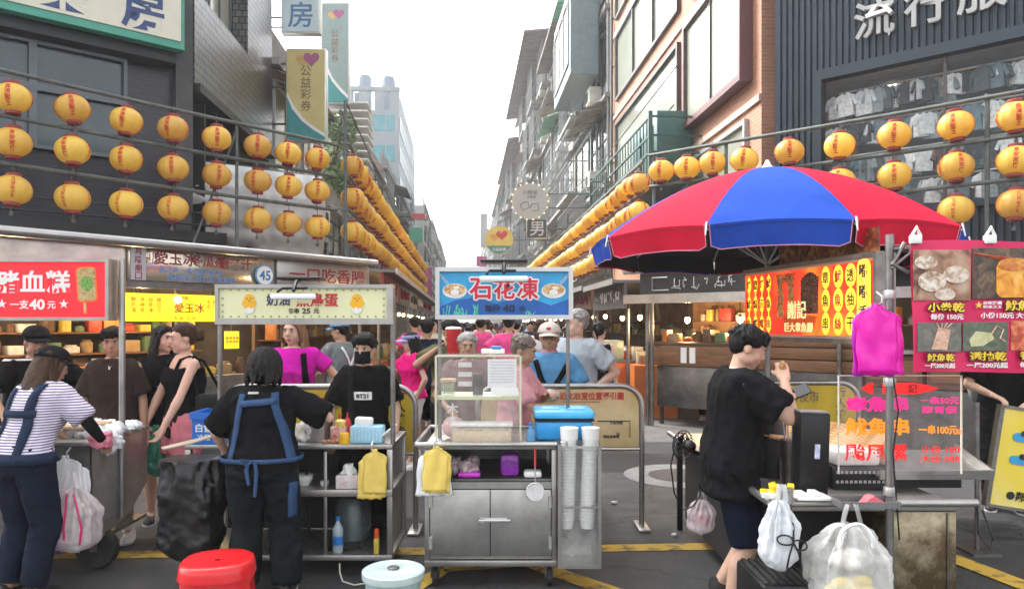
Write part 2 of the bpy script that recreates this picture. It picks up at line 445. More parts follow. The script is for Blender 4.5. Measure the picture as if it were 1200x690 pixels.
# paler market pavement of the stall-lined street
mb = MB()
mb.add([S(-4.3, 12.0, .005), S(5.0, 12.5, .005), S(5.0, 330, .005), S(-4.3, 330, .005)], [(0, 1, 2, 3)])
PAVE = brick_mat("market_pavement", (.26, .245, .23), (.22, .21, .20), (.12, .12, .12), .6, .6, .008, .75, bump=.2)
mb.add([(1.2, 10.1, .006), (9, 9.6, .006), (9, 13.6, .006), (2.4, 12.4, .006)], [(0, 1, 2, 3)])
pv = struct("pavement", mb, pbr("street_concrete", (.13, .125, .12), .75, 0, .25, 2.5, .3, 60))

# ---------------------------------------------------------------- buildings
A_SR = atan2(-cos(SA), sin(SA))      # facade of the right side row: x axis runs towards the camera
A_SL = pi / 2 + SA                   # left side row: x axis runs away from the camera
A_CL = radians(41); A_CR = radians(-42)
FRAME_D = pbr("dark_window_frame", (.022, .026, .03), .5, .3, .15)
FRAME_L = pbr("pale_window_frame", (.35, .36, .36), .45, .3, .12)
CAGE = pbr("galvanised_window_cage", (.2, .21, .21), .5, .5, .2)
ACM = pbr("dirty_cream_casing", (.45, .44, .40), .6, 0, .2, 6)
RUST = pbr("rusty_sheet_roof", (.13, .105, .09), .75, .2, .35, 3, .2, 20)
GREEN_AWN = sheet_mat("green_corrugated_plastic", (.10, .30, .22), .75, .5, (.5, .9, .7))
BROWN_AWN = pbr("tan_slatted_awning", (.33, .27, .20), .7, 0, .3, 5)
def window(parent, x0, x1, z0, z1, nm=2, nh=1, fm=None, gm=None, y=0.0, fw=.06, out=.06):
    fm = fm or FRAME_D; gm = gm or GLASS
    mb = MB()
    for (a, b, c, d) in ((x0 - fw, x1 + fw, z0 - fw, z0), (x0 - fw, x1 + fw, z1, z1 + fw), (x0 - fw, x0, z0, z1), (x1, x1 + fw, z0, z1)):
        mb.box2(a, b, y - out, y + .05, c, d)
    for i in range(1, nm):
        xm = x0 + (x1 - x0) * i / nm; mb.box2(xm - fw * .4, xm + fw * .4, y - out * .8, y + .05, z0, z1)
    for i in range(1, nh):
        zm = z0 + (z1 - z0) * i / nh
        for j in range(nm):
            xa = x0 + (x1 - x0) * j / nm + (fw * .4 if j else 0); xb = x0 + (x1 - x0) * (j + 1) / nm - (fw * .4 if j < nm - 1 else 0)
            mb.box2(xa, xb, y - out * .7, y + .05, zm - fw * .3, zm + fw * .3)
    f = mb.build("window", fm, parent, 0)
    MB().box2(x0, x1, y - .012, y + .02, z0, z1).build("pane", gm, f, 0)
    return f
def air_con(parent, x, z, s=1.0):
    mb = MB(); mb.box((x, -.3 * s, z), (.8 * s, .45 * s, .55 * s), b=.02)
    for q in (-.3, .3): mb.box((x + q * s, -.25 * s, z - .31 * s), (.04, .5 * s, .04))
    o = mb.build("air_conditioner", ACM, parent)
    g = MB(); g.cyl((x - .1 * s, -.526 * s, z), (x - .1 * s, -.54 * s, z), .2 * s, n=14)
    for k in range(4): g.box((x - .1 * s, -.548 * s, z - .15 * s + .1 * s * k), (.4 * s, .008, .015))
    g.build("fan_grille", DARKIN, o)
def cage(parent, x0, x1, z0, z1, dep=.6, m=None, floor=True):
    """a balcony enclosed by a barred cage"""
    mb = MB(); r = .018
    for z in (z0, (z0 + z1) / 2, z1):
        mb.box((((x0 + x1) / 2), -dep, z), (x1 - x0, r * 2, r * 2))
        for x in (x0, x1): mb.box((x, -dep / 2, z), (r * 2, dep - .04, r * 2))
    n = max(3, int((x1 - x0) / .18))
    for i in range(n + 1): mb.box((x0 + (x1 - x0) * i / n, -dep, (z0 + z1) / 2), (.016, .014, z1 - z0 - .04))
    for x in (x0, x1):
        for k in (1, 2, 3): mb.box((x, -dep * k / 4, (z0 + z1) / 2), (.014, .016, z1 - z0 - .04))
    o = mb.build("balcony_cage", m or CAGE, parent, 0)
    if floor: MB().box2(x0 - .02, x1 + .02, -dep - .02, -.003, z0 - .12, z0 - .025).build("balcony_floor", pbr("stained_concrete", (.25, .245, .23), .85, 0, .3, 2.5), parent, 0)
def awning(parent, x0, x1, z, dep, drop, m, name="awning"):
    mb = MB(); n = 14; rows = []
    for i in range(n + 1):
        x = x0 + (x1 - x0) * i / n; dz = .025 * (i % 2)
        rows.append([(x, -.01, z + dz), (x, -dep, z - drop + dz)])
    mb.grid(rows); mb.grid([[(p[0], p[1], p[2] - .03) for p in r] for r in rows])
    o = mb.build(name, m, parent, 0)
    fr = MB()
    for q in (0, .5, 1):
        x = x0 + (x1 - x0) * q; fr.cyl((x, -.01, z - .35), (x, -dep * .95, z - drop - .03), .015, n=6)
        fr.cyl((x, 0, z - .05), (x, -dep, z - drop - .05), .015, n=6)
    fr.cyl((x0, -dep, z - drop - .05), (x1, -dep, z - drop - .05), .015, n=6)
    fr.build("bracket", CAGE, o)
def pipes(parent, xs, z0, z1, m=None):
    for x in xs:
        mb = MB(); mb.cyl((x, -.08, z0), (x, -.08, z1), .045, n=8)
        for k in range(int((z1 - z0) / 1.6)): mb.box((x, -.045, z0 + .8 + k * 1.6), (.13, .09, .03))
        mb.build("drainpipe", m or pbr("grey_pvc_pipe", (.3, .31, .31), .5, 0, .2), parent)

def row_house(label, side, v0, v1, H, wall, seed, u=None, dep=9, floors=4, style="cage", z0=3.4, roof=None, group="old houses along the market street", fm=None):
    rnd = random.Random(seed); L = v1 - v0 - .05
    if side > 0: loc, rz = S(u or 5.03, v1), A_SR
    else: loc, rz = S(u or -4.4, v0), A_SL
    t = thing("house", label, "building", loc, rz, group)
    mb = MB().box2(0, L, 0, dep, 0, H); mb.build("wall", wall, t, 0)
    fh = (H - z0) / floors
    led = MB()
    for k in range(floors + 1):
        z = z0 + fh * k; led.box2(-.02, L + .02, -.22, -.002, z - .09, z + .06)
    led.build("ledge", pbr("stained_concrete", (.25, .245, .23), .85, 0, .3, 2.5), t, 0)
    nb = max(2, int(L / 3.0))
    for k in range(floors):
        za, zb = z0 + fh * k + .75, z0 + fh * (k + 1) - .4
        if zb - za < .6: za = zb - .9
        for j in range(nb):
            xa = L * j / nb + .35; xb = L * (j + 1) / nb - .35
            window(t, xa, xb, za, zb, rnd.choice((2, 3)), rnd.choice((1, 2)), fm or rnd.choice((FRAME_D, FRAME_L)), rnd.choice((GLASS, GLASS, GLASS_P)))
            q = rnd.random()
            if style == "cage":
                if q < .45: cage(t, xa - .2, xb + .2, za - .35, zb + .25, rnd.uniform(.5, .9))
                elif q < .7: awning(t, xa - .2, xb + .2, zb + .35, rnd.uniform(.7, 1.2), rnd.uniform(.3, .6), rnd.choice((GREEN_AWN, BROWN_AWN, RUST)))
                if rnd.random() < .4: air_con(t, (xa + xb) / 2 + rnd.uniform(-.5, .5), za - .35, 1.0)
            elif q < .35: air_con(t, xa + .5, za - .4)
    pipes(t, [rnd.uniform(.1, L - .1) for _ in range(2)], z0, H)
    if roof:
        rb = MB(); zr = H
        rb.add([(-.1, -roof, zr + .15), (L + .1, -roof, zr + .15), (L + .1, dep, zr + 1.3), (-.1, dep, zr + 1.3), (-.1, -roof, zr + .27), (L + .1, -roof, zr + .27), (L + .1, dep, zr + 1.42), (-.1, dep, zr + 1.42)],
               [(0, 1, 2, 3), (4, 5, 6, 7), (0, 1, 5, 4), (1, 2, 6, 5), (3, 0, 4, 7), (2, 3, 7, 6)])
        for i in range(4): rb.box2(L * i / 3 - .05, L * i / 3 + .05, -.1, 0.0, zr, zr + .2)
        rb.build("roof", RUST, t, 0)
    else:
        MB().box2(0, L, .01, .15, H + .001, H + .8).build("parapet", wall, t, 0)
    return t

# --- left corner building: pharmacy, dark windows above the stalls
DARKTILE = brick_mat("dark_blue_tiles", (.010, .010, .020), (.014, .013, .026), (.006, .006, .008), .2, .07, .008, .3, bump=.3)
t = thing("pharmacy_building", "dark tiled corner building with the big cream pharmacy sign and wide dark windows", "building", (-5.2 - .755 * 7, 12 - .656 * 7, 0), A_CL)
L = 7.0
MB().box2(0, L, .02, .4, 0, 13).build("wall", DARKTILE, t, 0)
MB().box2(L - .26, L - .002, -.14, .018, 0, 13).build("corner_pillar", pbr("grey_render", (.06, .06, .065), .7, 0, .25, 3), t, 0)
for k in range(4):      # upper and lower row of wide panes
    xa = L - .95 - 1.22 * (k + 1) + .05; xb = L - .95 - 1.22 * k - .05
    gl = pbr("dusty_blue_glass", (.018, .042, .055), .16, 0, .25, 1.2, .02, 3)
    window(t, xa, xb, 5.02, 5.58, 1, 1, pbr("steel_blue_frame", (.09, .105, .12), .45, .4), gl, 0.0, .05, .1)
    window(t, xa, xb, 4.15, 4.92, 1, 1, MC["steel_blue_frame"], gl, 0.0, .05, .1)
MB().box2(-.05, L - .3, -.3, .018, 5.66, 5.81).build("sign_ledge", FRAME_D, t, 0)
MB().box2(0, L + .3, -.8, .018, 2.86, 3.02).build("canopy", FRAME_D, t, 0)
rl = MB()
for z in (3.12, 3.3): rl.cyl((0, -.75, z), (L + .2, -.75, z), .018, n=6)
for i in range(9): rl.cyl((i * .85, -.75, 3.02), (i * .85, -.75, 3.32), .015, n=6)
rl.build("canopy_rail", FRAME_D, t)
# its wing along the street: patterned metal panels with a slot of windows
WING = brick_mat("embossed_metal_panels", (.11, .115, .125), (.17, .17, .178), (.05, .05, .055), .13, .13, .012, .28, bump=1.0, spec=.8, offset=.5)
WING.node_tree.nodes["Principled BSDF"].inputs["Metallic"].default_value = .75
w2 = MB()
w2.add([Vector((0, 0, 0))], [])
wing = thing("pharmacy_wing", "street side of the corner building clad in embossed grey metal panels above a dark recess", "building", (-5.2, 12.0, 0), A_SL)
MB().box2(0.0, 5.0, .35, 9, 0, 13).build("wall", pbr("sooty_grey_render", (.035, .036, .039), .8, 0, .3, 2), wing, 0)  # very dark grey wall, tone varied by noise
MB().box2(.02, 3.0, -.06, .34, 5.5, 7.05).build("metal_cladding", WING, wing, 0)
MB().box2(3.0, 4.9, -.06, .34, 5.5, 13).build("metal_cladding", WING, wing, 0)
MB().box2(.0, 4.92, -.16, .36, 5.36, 5.497).build("ledge", FRAME_D, wing, 0)
window(wing, .2, 1.5, 7.3, 10.4, 2, 2, MC["steel_blue_frame"], GLASS_P, .3); window(wing, 1.7, 2.9, 7.3, 10.4, 2, 2, MC["steel_blue_frame"], GLASS_P, .3)
for x in (.9, 2.7): window(wing, x - .6, x + .6, 3.4, 5.1, 2, 1, FRAME_D, GLASS, .3)
for k, x in enumerate((.6, 1.2, 2.4)): MB().box2(x, x + .06, -.02, .34, 3.0, 5.35).build("strut", FRAME_D, wing, 0)
# pharmacy sign
CREAM = pbr("cream_sign_face", (.62, .61, .50), .5, 0, .06, 3)
NAVY = pbr("navy_lettering", (.02, .05, .17), .5, 0, .1)
JADE = pbr("jade_sign_border", (.05, .30, .22), .45, 0, .1)
s = thing("pharmacy_sign", "cream sign board with blue letters and jade border, high on the dark corner building", "sign", (-5.2 - .755 * 5.2, 12 - .656 * 5.2, 0), A_CL)
MB().box2(-.5, 4.96, -.5, -.32, 5.82, 7.4, b=.01).build("border", JADE, s, 0)
MB().box2(-.45, 4.9, -.52, -.49, 5.94, 7.3).build("face", CREAM, s, 0)
mb = MB(); write(mb, "藥", 3.32, 6.30, .62, -.525, .02); write(mb, "房", 4.36, 6.28, .62, -.525, .02); write(mb, "東", 2.2, 6.32, .62, -.525, .02); write(mb, "大", 1.1, 6.32, .62, -.525, .02)
mb.build("lettering", NAVY, s, 0)

# --- left row behind
GREYW = pbr("grey_stained_wall", (.19, .19, .19), .85, 0, .35, 1.2)
BEIGEW = brick_mat("beige_small_tiles", (.27, .25, .20), (.24, .22, .18), (.22, .21, .19), .24, .08, .008, .6, bump=.15)
REDW = brick_mat("red_brown_tiles", (.24, .10, .085), (.20, .085, .07), (.14, .11, .10), .24, .08, .01, .6, bump=.15)
WHITW = brick_mat("white_small_tiles", (.36, .37, .36), (.33, .34, .33), (.33, .33, .33), .24, .08, .008, .5, bump=.15)
BLUEW = brick_mat("pale_blue_tiles", (.22, .31, .33), (.20, .28, .31), (.24, .28, .3), .24, .08, .008, .5, bump=.15)
row_house("grey stained house behind the lottery sign on the left side, with barred balconies", -1, 17.2, 23.5, 7.6, GREYW, 3, floors=1, z0=4.2)
row_house("low grey house whose roof carries the leafy tree on the left", -1, 23.7, 30.5, 5.4, GREYW, 4, floors=1, z0=3.2)
t = row_house("red brown tiled house standing past the tree on the left side", -1, 33, 41, 9.3, REDW, 5, floors=3, z0=3.2)
t = row_house("dark grey slim house with louvred roof shed, between tree and red brown house", -1, 30.7, 32.8, 8.0, GREYW, 6, floors=3, z0=3.2)
lv = MB()
for k in range(9): lv.box2(0, 2.0, -.5, 1.5, 8.0 + k * .33, 8.06 + k * .33)
lv.build("louvre", pbr("pale_slat", (.5, .5, .47), .6), t, 0)
row_house("grey house with stacked balconies next to the red brown one", -1, 41.2, 50, 10.3, GREYW, 8, floors=4, z0=3.2)
row_house("beige tiled house at the foot of the blue tower", -1, 50.2, 60, 10.5, BEIGEW, 9, floors=4, z0=3.2)
row_house("white tiled house beyond the blue tower on the left side", -1, 84, 105, 15, WHITW, 10, floors=5, z0=3.4, style="plain")
row_house("far beige block on the left side of the street", -1, 105.5, 140, 16, BEIGEW, 12, floors=5, z0=3.4, style="plain")
row_house("farthest pale block on the left side of the street", -1, 141, 190, 17, BLUEW, 13, floors=5, z0=3.4, style="plain")
# the pale tower with water tanks on its roof
t = thing("office_tower", "tall pale blue tower with turquoise window bands and water tanks on its roof", "building", S(-5.3, 62, -3.1), A_SL)
PALE = pbr("pale_blue_cladding", (.20, .235, .265), .6, 0, .08, 1)
TURQ = pbr("turquoise_glass", (.025, .18, .22), .12, .2, .12, 1)
MB().box2(0, 20, 0, 11, 0, 22.4).build("wall", PALE, t, 0)
for k in range(6):
    z = 8.2 + k * 2.5
    b = MB().box2(.4, 19.6, -.06, -.002, z, z + 1.3); b.box2(-.06, -.002, .4, 10.6, z, z + 1.3); b.build("window_band", TURQ, t, 0)
    mm = MB()
    for i in range(1, 10): mm.box2(-.09, -.062, i * 1.06, i * 1.06 + .08, z, z + 1.3)
    for i in range(1, 18): mm.box2(i * 1.07, i * 1.07 + .08, -.09, -.062, z, z + 1.3)
    mm.build("mullion", PALE, t, 0)
par = MB()
for i in range(9): par.box2(.05, .35, i * 1.25, i * 1.25 + .8, 22.402, 24.0)
for i in range(14): par.box2(i * 1.4 + .4, i * 1.4 + 1.3, .05, .35, 22.402, 24.0)
par.box2(0, .4, -.05, 10.95, 24.0, 24.35); par.build("parapet_frame", PALE, t, 0)
for i in range(5):
    mb = MB(); mb.lathe([(.62, 0), (.62, 1.6), (.5, 1.9), (.12, 2.05)], (3 + .7 * (i % 2), 1.2 + i * 2.1, 24.2 + .3 * (i % 3)), 14)
    mb.box2(2.2, 4.2, .5 + i * 2.1, 1.9 + i * 2.1, 22.403, 24.19 + .3 * (i % 3)); mb.build("water_tank", pbr("pale_tank", (.14, .18, .24), .4, .3), t)

# --- right: pink brick building with large panes
BRICK = brick_mat("pink_facing_brick", (.42, .17, .085), (.35, .135, .068), (.27, .22, .18), .21, .065, .009, .8, bump=.25)
t = thing("brick_building", "pinkish brick building with large reflecting windows in dark frames", "building", S(5.03, 24.8), A_SR)
L = 12.55
MB().box2(0, L, 0, 8, 0, 15).build("wall", BRICK, t, 0)
def xb_(v): return 24.8 - v
FR = pbr("dark_steel_frame", (.07, .065, .065), .45, .4)
BAY = pbr("maroon_bay_frame", (.10, .035, .035), .5, .1)
window(t, xb_(23.9), xb_(17.0), 5.95, 8.05, 1, 1, FR, GLASS_P, 0, .09, .1); window(t, xb_(23.9), xb_(17.0), 8.95, 10.9, 3, 1, FR, GLASS_P, 0, .09, .1)
window(t, xb_(23.9), xb_(17.0), 11.6, 13.4, 3, 1, FR, GLASS_P, 0, .09, .1)
for (za, zb) in ((6.0, 8.0), (8.95, 10.9), (11.6, 13.4)):
    xa, xb = xb_(15.9), xb_(12.75)
    mb = MB()
    mb.box2(xa - .13, xb + .13, -.24, 0.0, za - .15, za - .02); mb.box2(xa - .13, xb + .13, -.24, 0.0, zb + .02, zb + .15)
    mb.box2(xb + .02, xb + .13, -.24, 0.0, za - .02, zb + .02); mb.box2(xa - .13, xa - .02, -.24, 0.0, za - .02, zb + .02)
    mb.build("bay_frame", BAY, t, 0)
    window(t, xa, xb, za, zb, 2, 1, FR, GLASS_P, -.15, .02, .06)
window(t, xb_(16.4), xb_(12.9), 3.7, 5.15, 2, 1, FRAME_L, GLASS_P, 0, .08, .08)
window(t, xb_(23.5), xb_(17.5), 3.6, 5.1, 4, 1, FR, GLASS, 0, .08, .08)
pipes(t, [.25], 3, 15, FR)
for z in (5.5, 8.5, 11.2): MB().box2(0, L, -.05, -.002, z - .12, z).build("band_course", pbr("pale_stone_band", (.42, .33, .28), .8), t, 0)
# fire escape balcony in green steel in front of it
GS = pbr("dark_green_steel", (.03, .075, .065), .5, .2, .2)
t = thing("steel_balcony", "dark green steel landing with rails and a green cabinet, on the brick building", "balcony", S(3.9, 22.5), A_SR)
mb = MB().box2(0, 7.2, 0, 1.1, 4.7, 4.8); mb.build("deck", GS, t, 0)
mb = MB()
for z in (5.2, 5.55, 5.95):
    mb.box2(0, 7.2, -.02, .02, z - .02, z + .02); 
    for x in (0, 7.2): mb.box2(x - .02, x + .02, .02, 1.1, z - .02, z + .02)
for i in range(25): mb.box2(i * .3 - .012, i * .3 + .012, -.012, .012, 4.8, 5.93)
for x in (0, 7.2): mb.box2(x - .04, x + .04, -.04, .04, 4.6, 6.05)
mb.build("railing", GS, t, 0)
mb = MB().box2(4.2, 6.6, .3, 1.08, 4.81, 6.25, b=.02); mb.box2(4.5, 5.2, .27, .3, 5.0, 6.0); mb.box2(5.4, 6.3, .27, .3, 5.0, 6.0)
mb.build("cabinet", pbr("sea_green_paint", (.025, .095, .085), .5, 0, .2), t)
# --- right corner: dark corrugated shop front
CORR = pbr("dark_blue_grey_cladding", (.014, .028, .042), .5, .2, .15, 2)
t = thing("clothes_shop", "dark corrugated metal shop front with a long upper window full of hanging clothes", "shop", (4.25, 12.0, 0), A_CR)
def corr(mb, x0, x1, z0, z1, y=0.0):
    p = .095; x = x0
    pts = []
    while x < x1 - 1e-6:
        e = min(x + p, x1); wv = (e - x)
        pts += [(x, y), (x + wv * .25, y), (x + wv * .35, y - .035), (x + wv * .85, y - .035), (e, y)]; x = e
    mb.grid([[(a, b, z0) for a, b in pts], [(a, b, z1) for a, b in pts]])
mb = MB(); corr(mb, .02, 9.0, 5.5, 13); corr(mb, .02, .66, 0, 5.5); corr(mb, .66, 9.0, 0, 3.25)
mb.box2(0, 9, .002, .1, 5.5, 13); mb.box2(0, .66, .002, .1, 0, 5.5); mb.box2(.66, 9, .002, .1, 0, 3.25)
mb.build("cladding", CORR, t, 0)
mb = MB().box2(.64, 9, -.09, .1, 5.36, 5.52); mb.box2(.64, .76, -.09, .1, 3.3, 5.36); mb.box2(.64, 9, -.09, .1, 3.2, 3.3); mb.build("window_surround", CORR, t, 0)
MB().box2(0, 9, 1.6, 1.7, 0, 13).build("back_wall", pbr("grey_shop_interior", (.10, .11, .115), .8, 0, .2), t, 0)
MB().box2(.1, 9, .1, 1.6, 3.25, 3.3).build("window_floor", DARKIN, t, 0)
MB().box2(.1, 9, .1, 1.6, 5.36, 5.42).build("ceiling", pbr("grey_shop_ceiling", (.3, .31, .31), .8), t, 0)
MB().box2(0, .1, .1, 1.6, 0, 13).build("side_wall", CORR, t, 0)
SG = sheet_mat("clear_shop_glass", (.3, .34, .36), .05, .03, None, .01)
for i in range(5): MB().box2(.78 + i * 1.66, .78 + i * 1.66 + 1.62, .03, .045, 3.31, 5.35).build("shop_window", SG, t, 0)
for i in range(1, 5): MB().box2(.76 + i * 1.66 - .02, .76 + i * 1.66 + .02, .02, .06, 3.31, 5.35).build("mullion", FR, t, 0)
for i in range(2):
    MB().box((1.5 + i * 2.6, .9, 5.33), (.12, .1, .03)).build("ceiling_lamp", pbr("warm_strip_light", (1, .93, .8), .5, emit=2), t, 0)
rails = MB()
for z in (3.74, 4.2, 4.7, 5.2): rails.cyl((.9, .3, z), (8.8, .3, z), .015, n=6)
rails.build("clothes_rail", ALU, t)
cl_cols = [(.03, .04, .05), (.06, .08, .09), (.22, .26, .27), (.50, .55, .56), (.10, .16, .19), (.34, .34, .32), (.10, .06, .06), (.66, .68, .68)]
rc = random.Random(5)
GARM = [pbr("garment_cloth_%d" % i, c, .9, 0, .3, 14) for i, c in enumerate(cl_cols)]
nrow = 0
shirts = []
for i in range(4):       # a few hanging garments as prototypes, in front view
    mb = MB(); wd = rc.uniform(.2, .26); hh = rc.uniform(.38, .46)
    prof = [(-wd * .3, 0), (-wd, -.07), (-wd * 1.35, -.25), (-wd * 1.05, -.28), (-wd * .8, -.16), (-wd * .85, -hh), (wd * .85, -hh * 1.02), (wd * .8, -.16), (wd * 1.05, -.28), (wd * 1.35, -.25), (wd, -.07), (wd * .3, 0), (0, -.04)]
    mb.prism([(a * .72, b) for a, b in prof], -.035, .035); shirts.append(mb.data("garment", 0))
k = 0
for (z, name) in ((3.74, "lowest"), (4.2, "second"), (4.7, "third"), (5.2, "highest")):
    for i in range(34):
        o = bpy.data.objects.new("garment", shirts[rc.randrange(4)].copy()); COL.objects.link(o)
        o.location = Matrix.Translation((4.25, 12, 0)) @ RZ(A_CR) @ Vector((.86 + i * .085 + rc.uniform(-.03, .03), .3 + rc.uniform(-.08, .08), z - .03))
        o.rotation_euler = (0, rc.uniform(-.06, .06), A_CR + rc.uniform(-.6, .6)); q = rc.uniform(.62, .9); o.scale = (q, q, q)
        o.data.materials.append(GARM[rc.choice((0, 0, 1, 1, 2, 2, 3, 3, 4, 4, 5, 6, 7, 7))])
        tag(o, "garment %d from the left on the %s rail behind the upper shop window" % (i + 1, name), "garment", "clothes hanging behind the shop window")
s = thing("clothes_shop_sign", "three raised white characters on the dark corrugated wall", "sign", (4.25, 12.0, 0), A_CR)
for ch, x in (("流", 1.52), ("行", 2.2), ("服", 2.88)):
    mb = MB(); write(mb, ch, x, 6.1, .55, -.1, .014)
    mb2 = MB(); mb2.v = [(p[0], p[1] if i < 0 else p[1], p[2]) for i, p in enumerate(mb.v)]; mb2.f = mb.f
    o = mb.build("letter", pbr("white_sign_letter", (.75, .75, .74), .4, 0, .03), s, 0)
    md = o.modifiers.new("s", 'SOLIDIFY'); md.thickness = .05

# --- right row behind the brick building
row_house("blue grey house with the large boxy bay and caged balconies, next to the brick building", 1, 25.0, 33.0, 15.5, pbr("pale_sage_render", (.24, .285, .27), .8, 0, .25, 1.5), 21, floors=4)
row_house("old house with tan slatted and green awnings on the right side", 1, 33.2, 41.8, 15.6, pbr("weathered_cream_wall", (.32, .295, .225), .85, 0, .25, 1.2), 22, floors=4, roof=.9)
row_house("house under a deep overhanging sheet roof on the right side", 1, 42.0, 60.0, 18.0, BEIGEW, 23, floors=5, roof=1.6)
row_house("house with yellowish awnings and a terrace roof on the right side", 1, 60.3, 80, 16.5, REDW, 24, floors=4, roof=1.4)
row_house("flat roofed grey house far along the right side", 1, 80.3, 108, 17, MC["weathered_cream_wall"], 25, floors=5, roof=1.0)
row_house("pale distant block on the right side", 1, 108.5, 150, 19, WHITW, 26, floors=5, style="plain")
row_house("greenish distant block on the right side", 1, 151, 210, 21, BLUEW, 27, floors=6, style="plain")
row_house("farthest block on the right side before the street fades out", 1, 212, 300, 19, BEIGEW, 28, floors=5, style="plain")
t = thing("bay_window", "big boxy metal bay hanging from the blue grey house", "bay window", S(5.0, 30.5), A_SR)
mb = MB().box2(0, 4.6, -1.25, -.24, 10.4, 13.6, b=.03); mb.build("casing", pbr("teal_grey_cladding", (.13, .19, .21), .5, .2, .15), t, 0)
window(t, .4, 4.2, 10.9, 13.1, 3, 1, FRAME_L, GLASS_P, -1.25)

# leafy tree on the low house on the left
def crown(name, m, parent, blobs, n, rnd, size=.16):
    mb = MB()
    for _ in range(n):
        c, r = rnd.choice(blobs)
        while True:
            p = Vector((rnd.uniform(-1, 1), rnd.uniform(-1, 1), rnd.uniform(-1, 1)))
            if .25 < p.length < 1: break
        q = Vector(c) + p * r; R = Matrix.Rotation(rnd.uniform(0, 6.3), 4, Vector((rnd.uniform(-1, 1), rnd.uniform(-1, 1), rnd.uniform(-1, 1))))
        s = size * rnd.uniform(.6, 1.3)
        mb.add([(-s, 0, 0), (0, -s * .4, 0), (s, 0, s * .15), (0, s * .4, 0)], [(0, 1, 2, 3)], Matrix.Translation(q) @ R)
    return mb.build(name, m, parent, 0)
rt = random.Random(11)
LEAF = pbr("tree_leaves", (.045, .10, .03), .6, 0, .5, 3, col2=(.12, .20, .05))
t = thing("tree", "leafy green tree growing above the low house behind the lottery signs", "tree", S(-4.7, 27.0, 5.6))
mb = MB().tube([(0, 0, -5.6), (.1, 0, -2), (0, .1, 1), (.1, 0, 2.5)], [.2, .17, .12, .05])
for k in range(6):
    a = k * 1.05; mb.tube([(0, 0, .2 + .2 * k), (cos(a) * .7, sin(a) * .7, 1 + .25 * k), (cos(a) * 1.2, sin(a) * 1.2, 1.8 + .3 * k)], [.08, .05, .02], 6)
mb.build("trunk", pbr("bark", (.08, .06, .045), .9, 0, .3, 8, .4, 20), t)
crown("crown", LEAF, t, [((0, 0, 2.2), .9), ((.5, .3, 1.4), .6), ((-.5, .4, 1.3), .7), ((.2, -.6, 1.0), .6), ((.3, .2, 3.1), .6)], 1900, rt, .13)
# ================================================================ LANTERNS AND THEIR RACKS
def lantern_mat():
    m, N, Lk, b = node_mat("yellow_lantern_silk")
    tc = N.new("ShaderNodeTexCoord"); n1 = N.new("ShaderNodeTexNoise"); n1.inputs["Scale"].default_value = 5; n1.inputs["Detail"].default_value = 5
    Lk.new(tc.outputs["Object"], n1.inputs["Vector"])
    cr = N.new("ShaderNodeValToRGB"); e = cr.color_ramp.elements; e[0].position = .3; e[1].position = .75
    e[0].color = (.86, .54, .08, 1); e[1].color = (.95, .69, .18, 1)
    Lk.new(n1.outputs["Fac"], cr.inputs[0])
    oi = N.new("ShaderNodeObjectInfo"); mr = N.new("ShaderNodeMapRange"); mr.inputs["To Min"].default_value = .86; mr.inputs["To Max"].default_value = 1.08
    h = N.new("ShaderNodeHueSaturation"); Lk.new(oi.outputs["Random"], mr.inputs["Value"]); Lk.new(mr.outputs[0], h.inputs["Value"]); Lk.new(cr.outputs[0], h.inputs["Color"])
    mh = N.new("ShaderNodeMapRange"); mh.inputs["To Min"].default_value = .49; mh.inputs["To Max"].default_value = .51; Lk.new(oi.outputs["Random"], mh.inputs["Value"]); Lk.new(mh.outputs[0], h.inputs["Hue"])
    Lk.new(h.outputs[0], b.inputs["Base Color"]); b.inputs["Roughness"].default_value = .42
    b.inputs["Specular IOR Level"].default_value = .4
    tl = N.new("ShaderNodeBsdfTranslucent"); Lk.new(h.outputs[0], tl.inputs["Color"])
    mx = N.new("ShaderNodeMixShader"); mx.inputs[0].default_value = .4
    Lk.new(b.outputs[0], mx.inputs[1]); Lk.new(tl.outputs[0], mx.inputs[2]); Lk.new(mx.outputs[0], N["Material Output"].inputs["Surface"])
    return m
LANT = lantern_mat()
LRED = pbr("lantern_red_print", (.55, .03, .015), .6, 0, .15)
LCAP = pbr("lantern_red_cap", (.28, .035, .03), .55, 0, .2)
TASS = pbr("lantern_wire", (.10, .09, .08), .7)
RL, HL = .20, .166
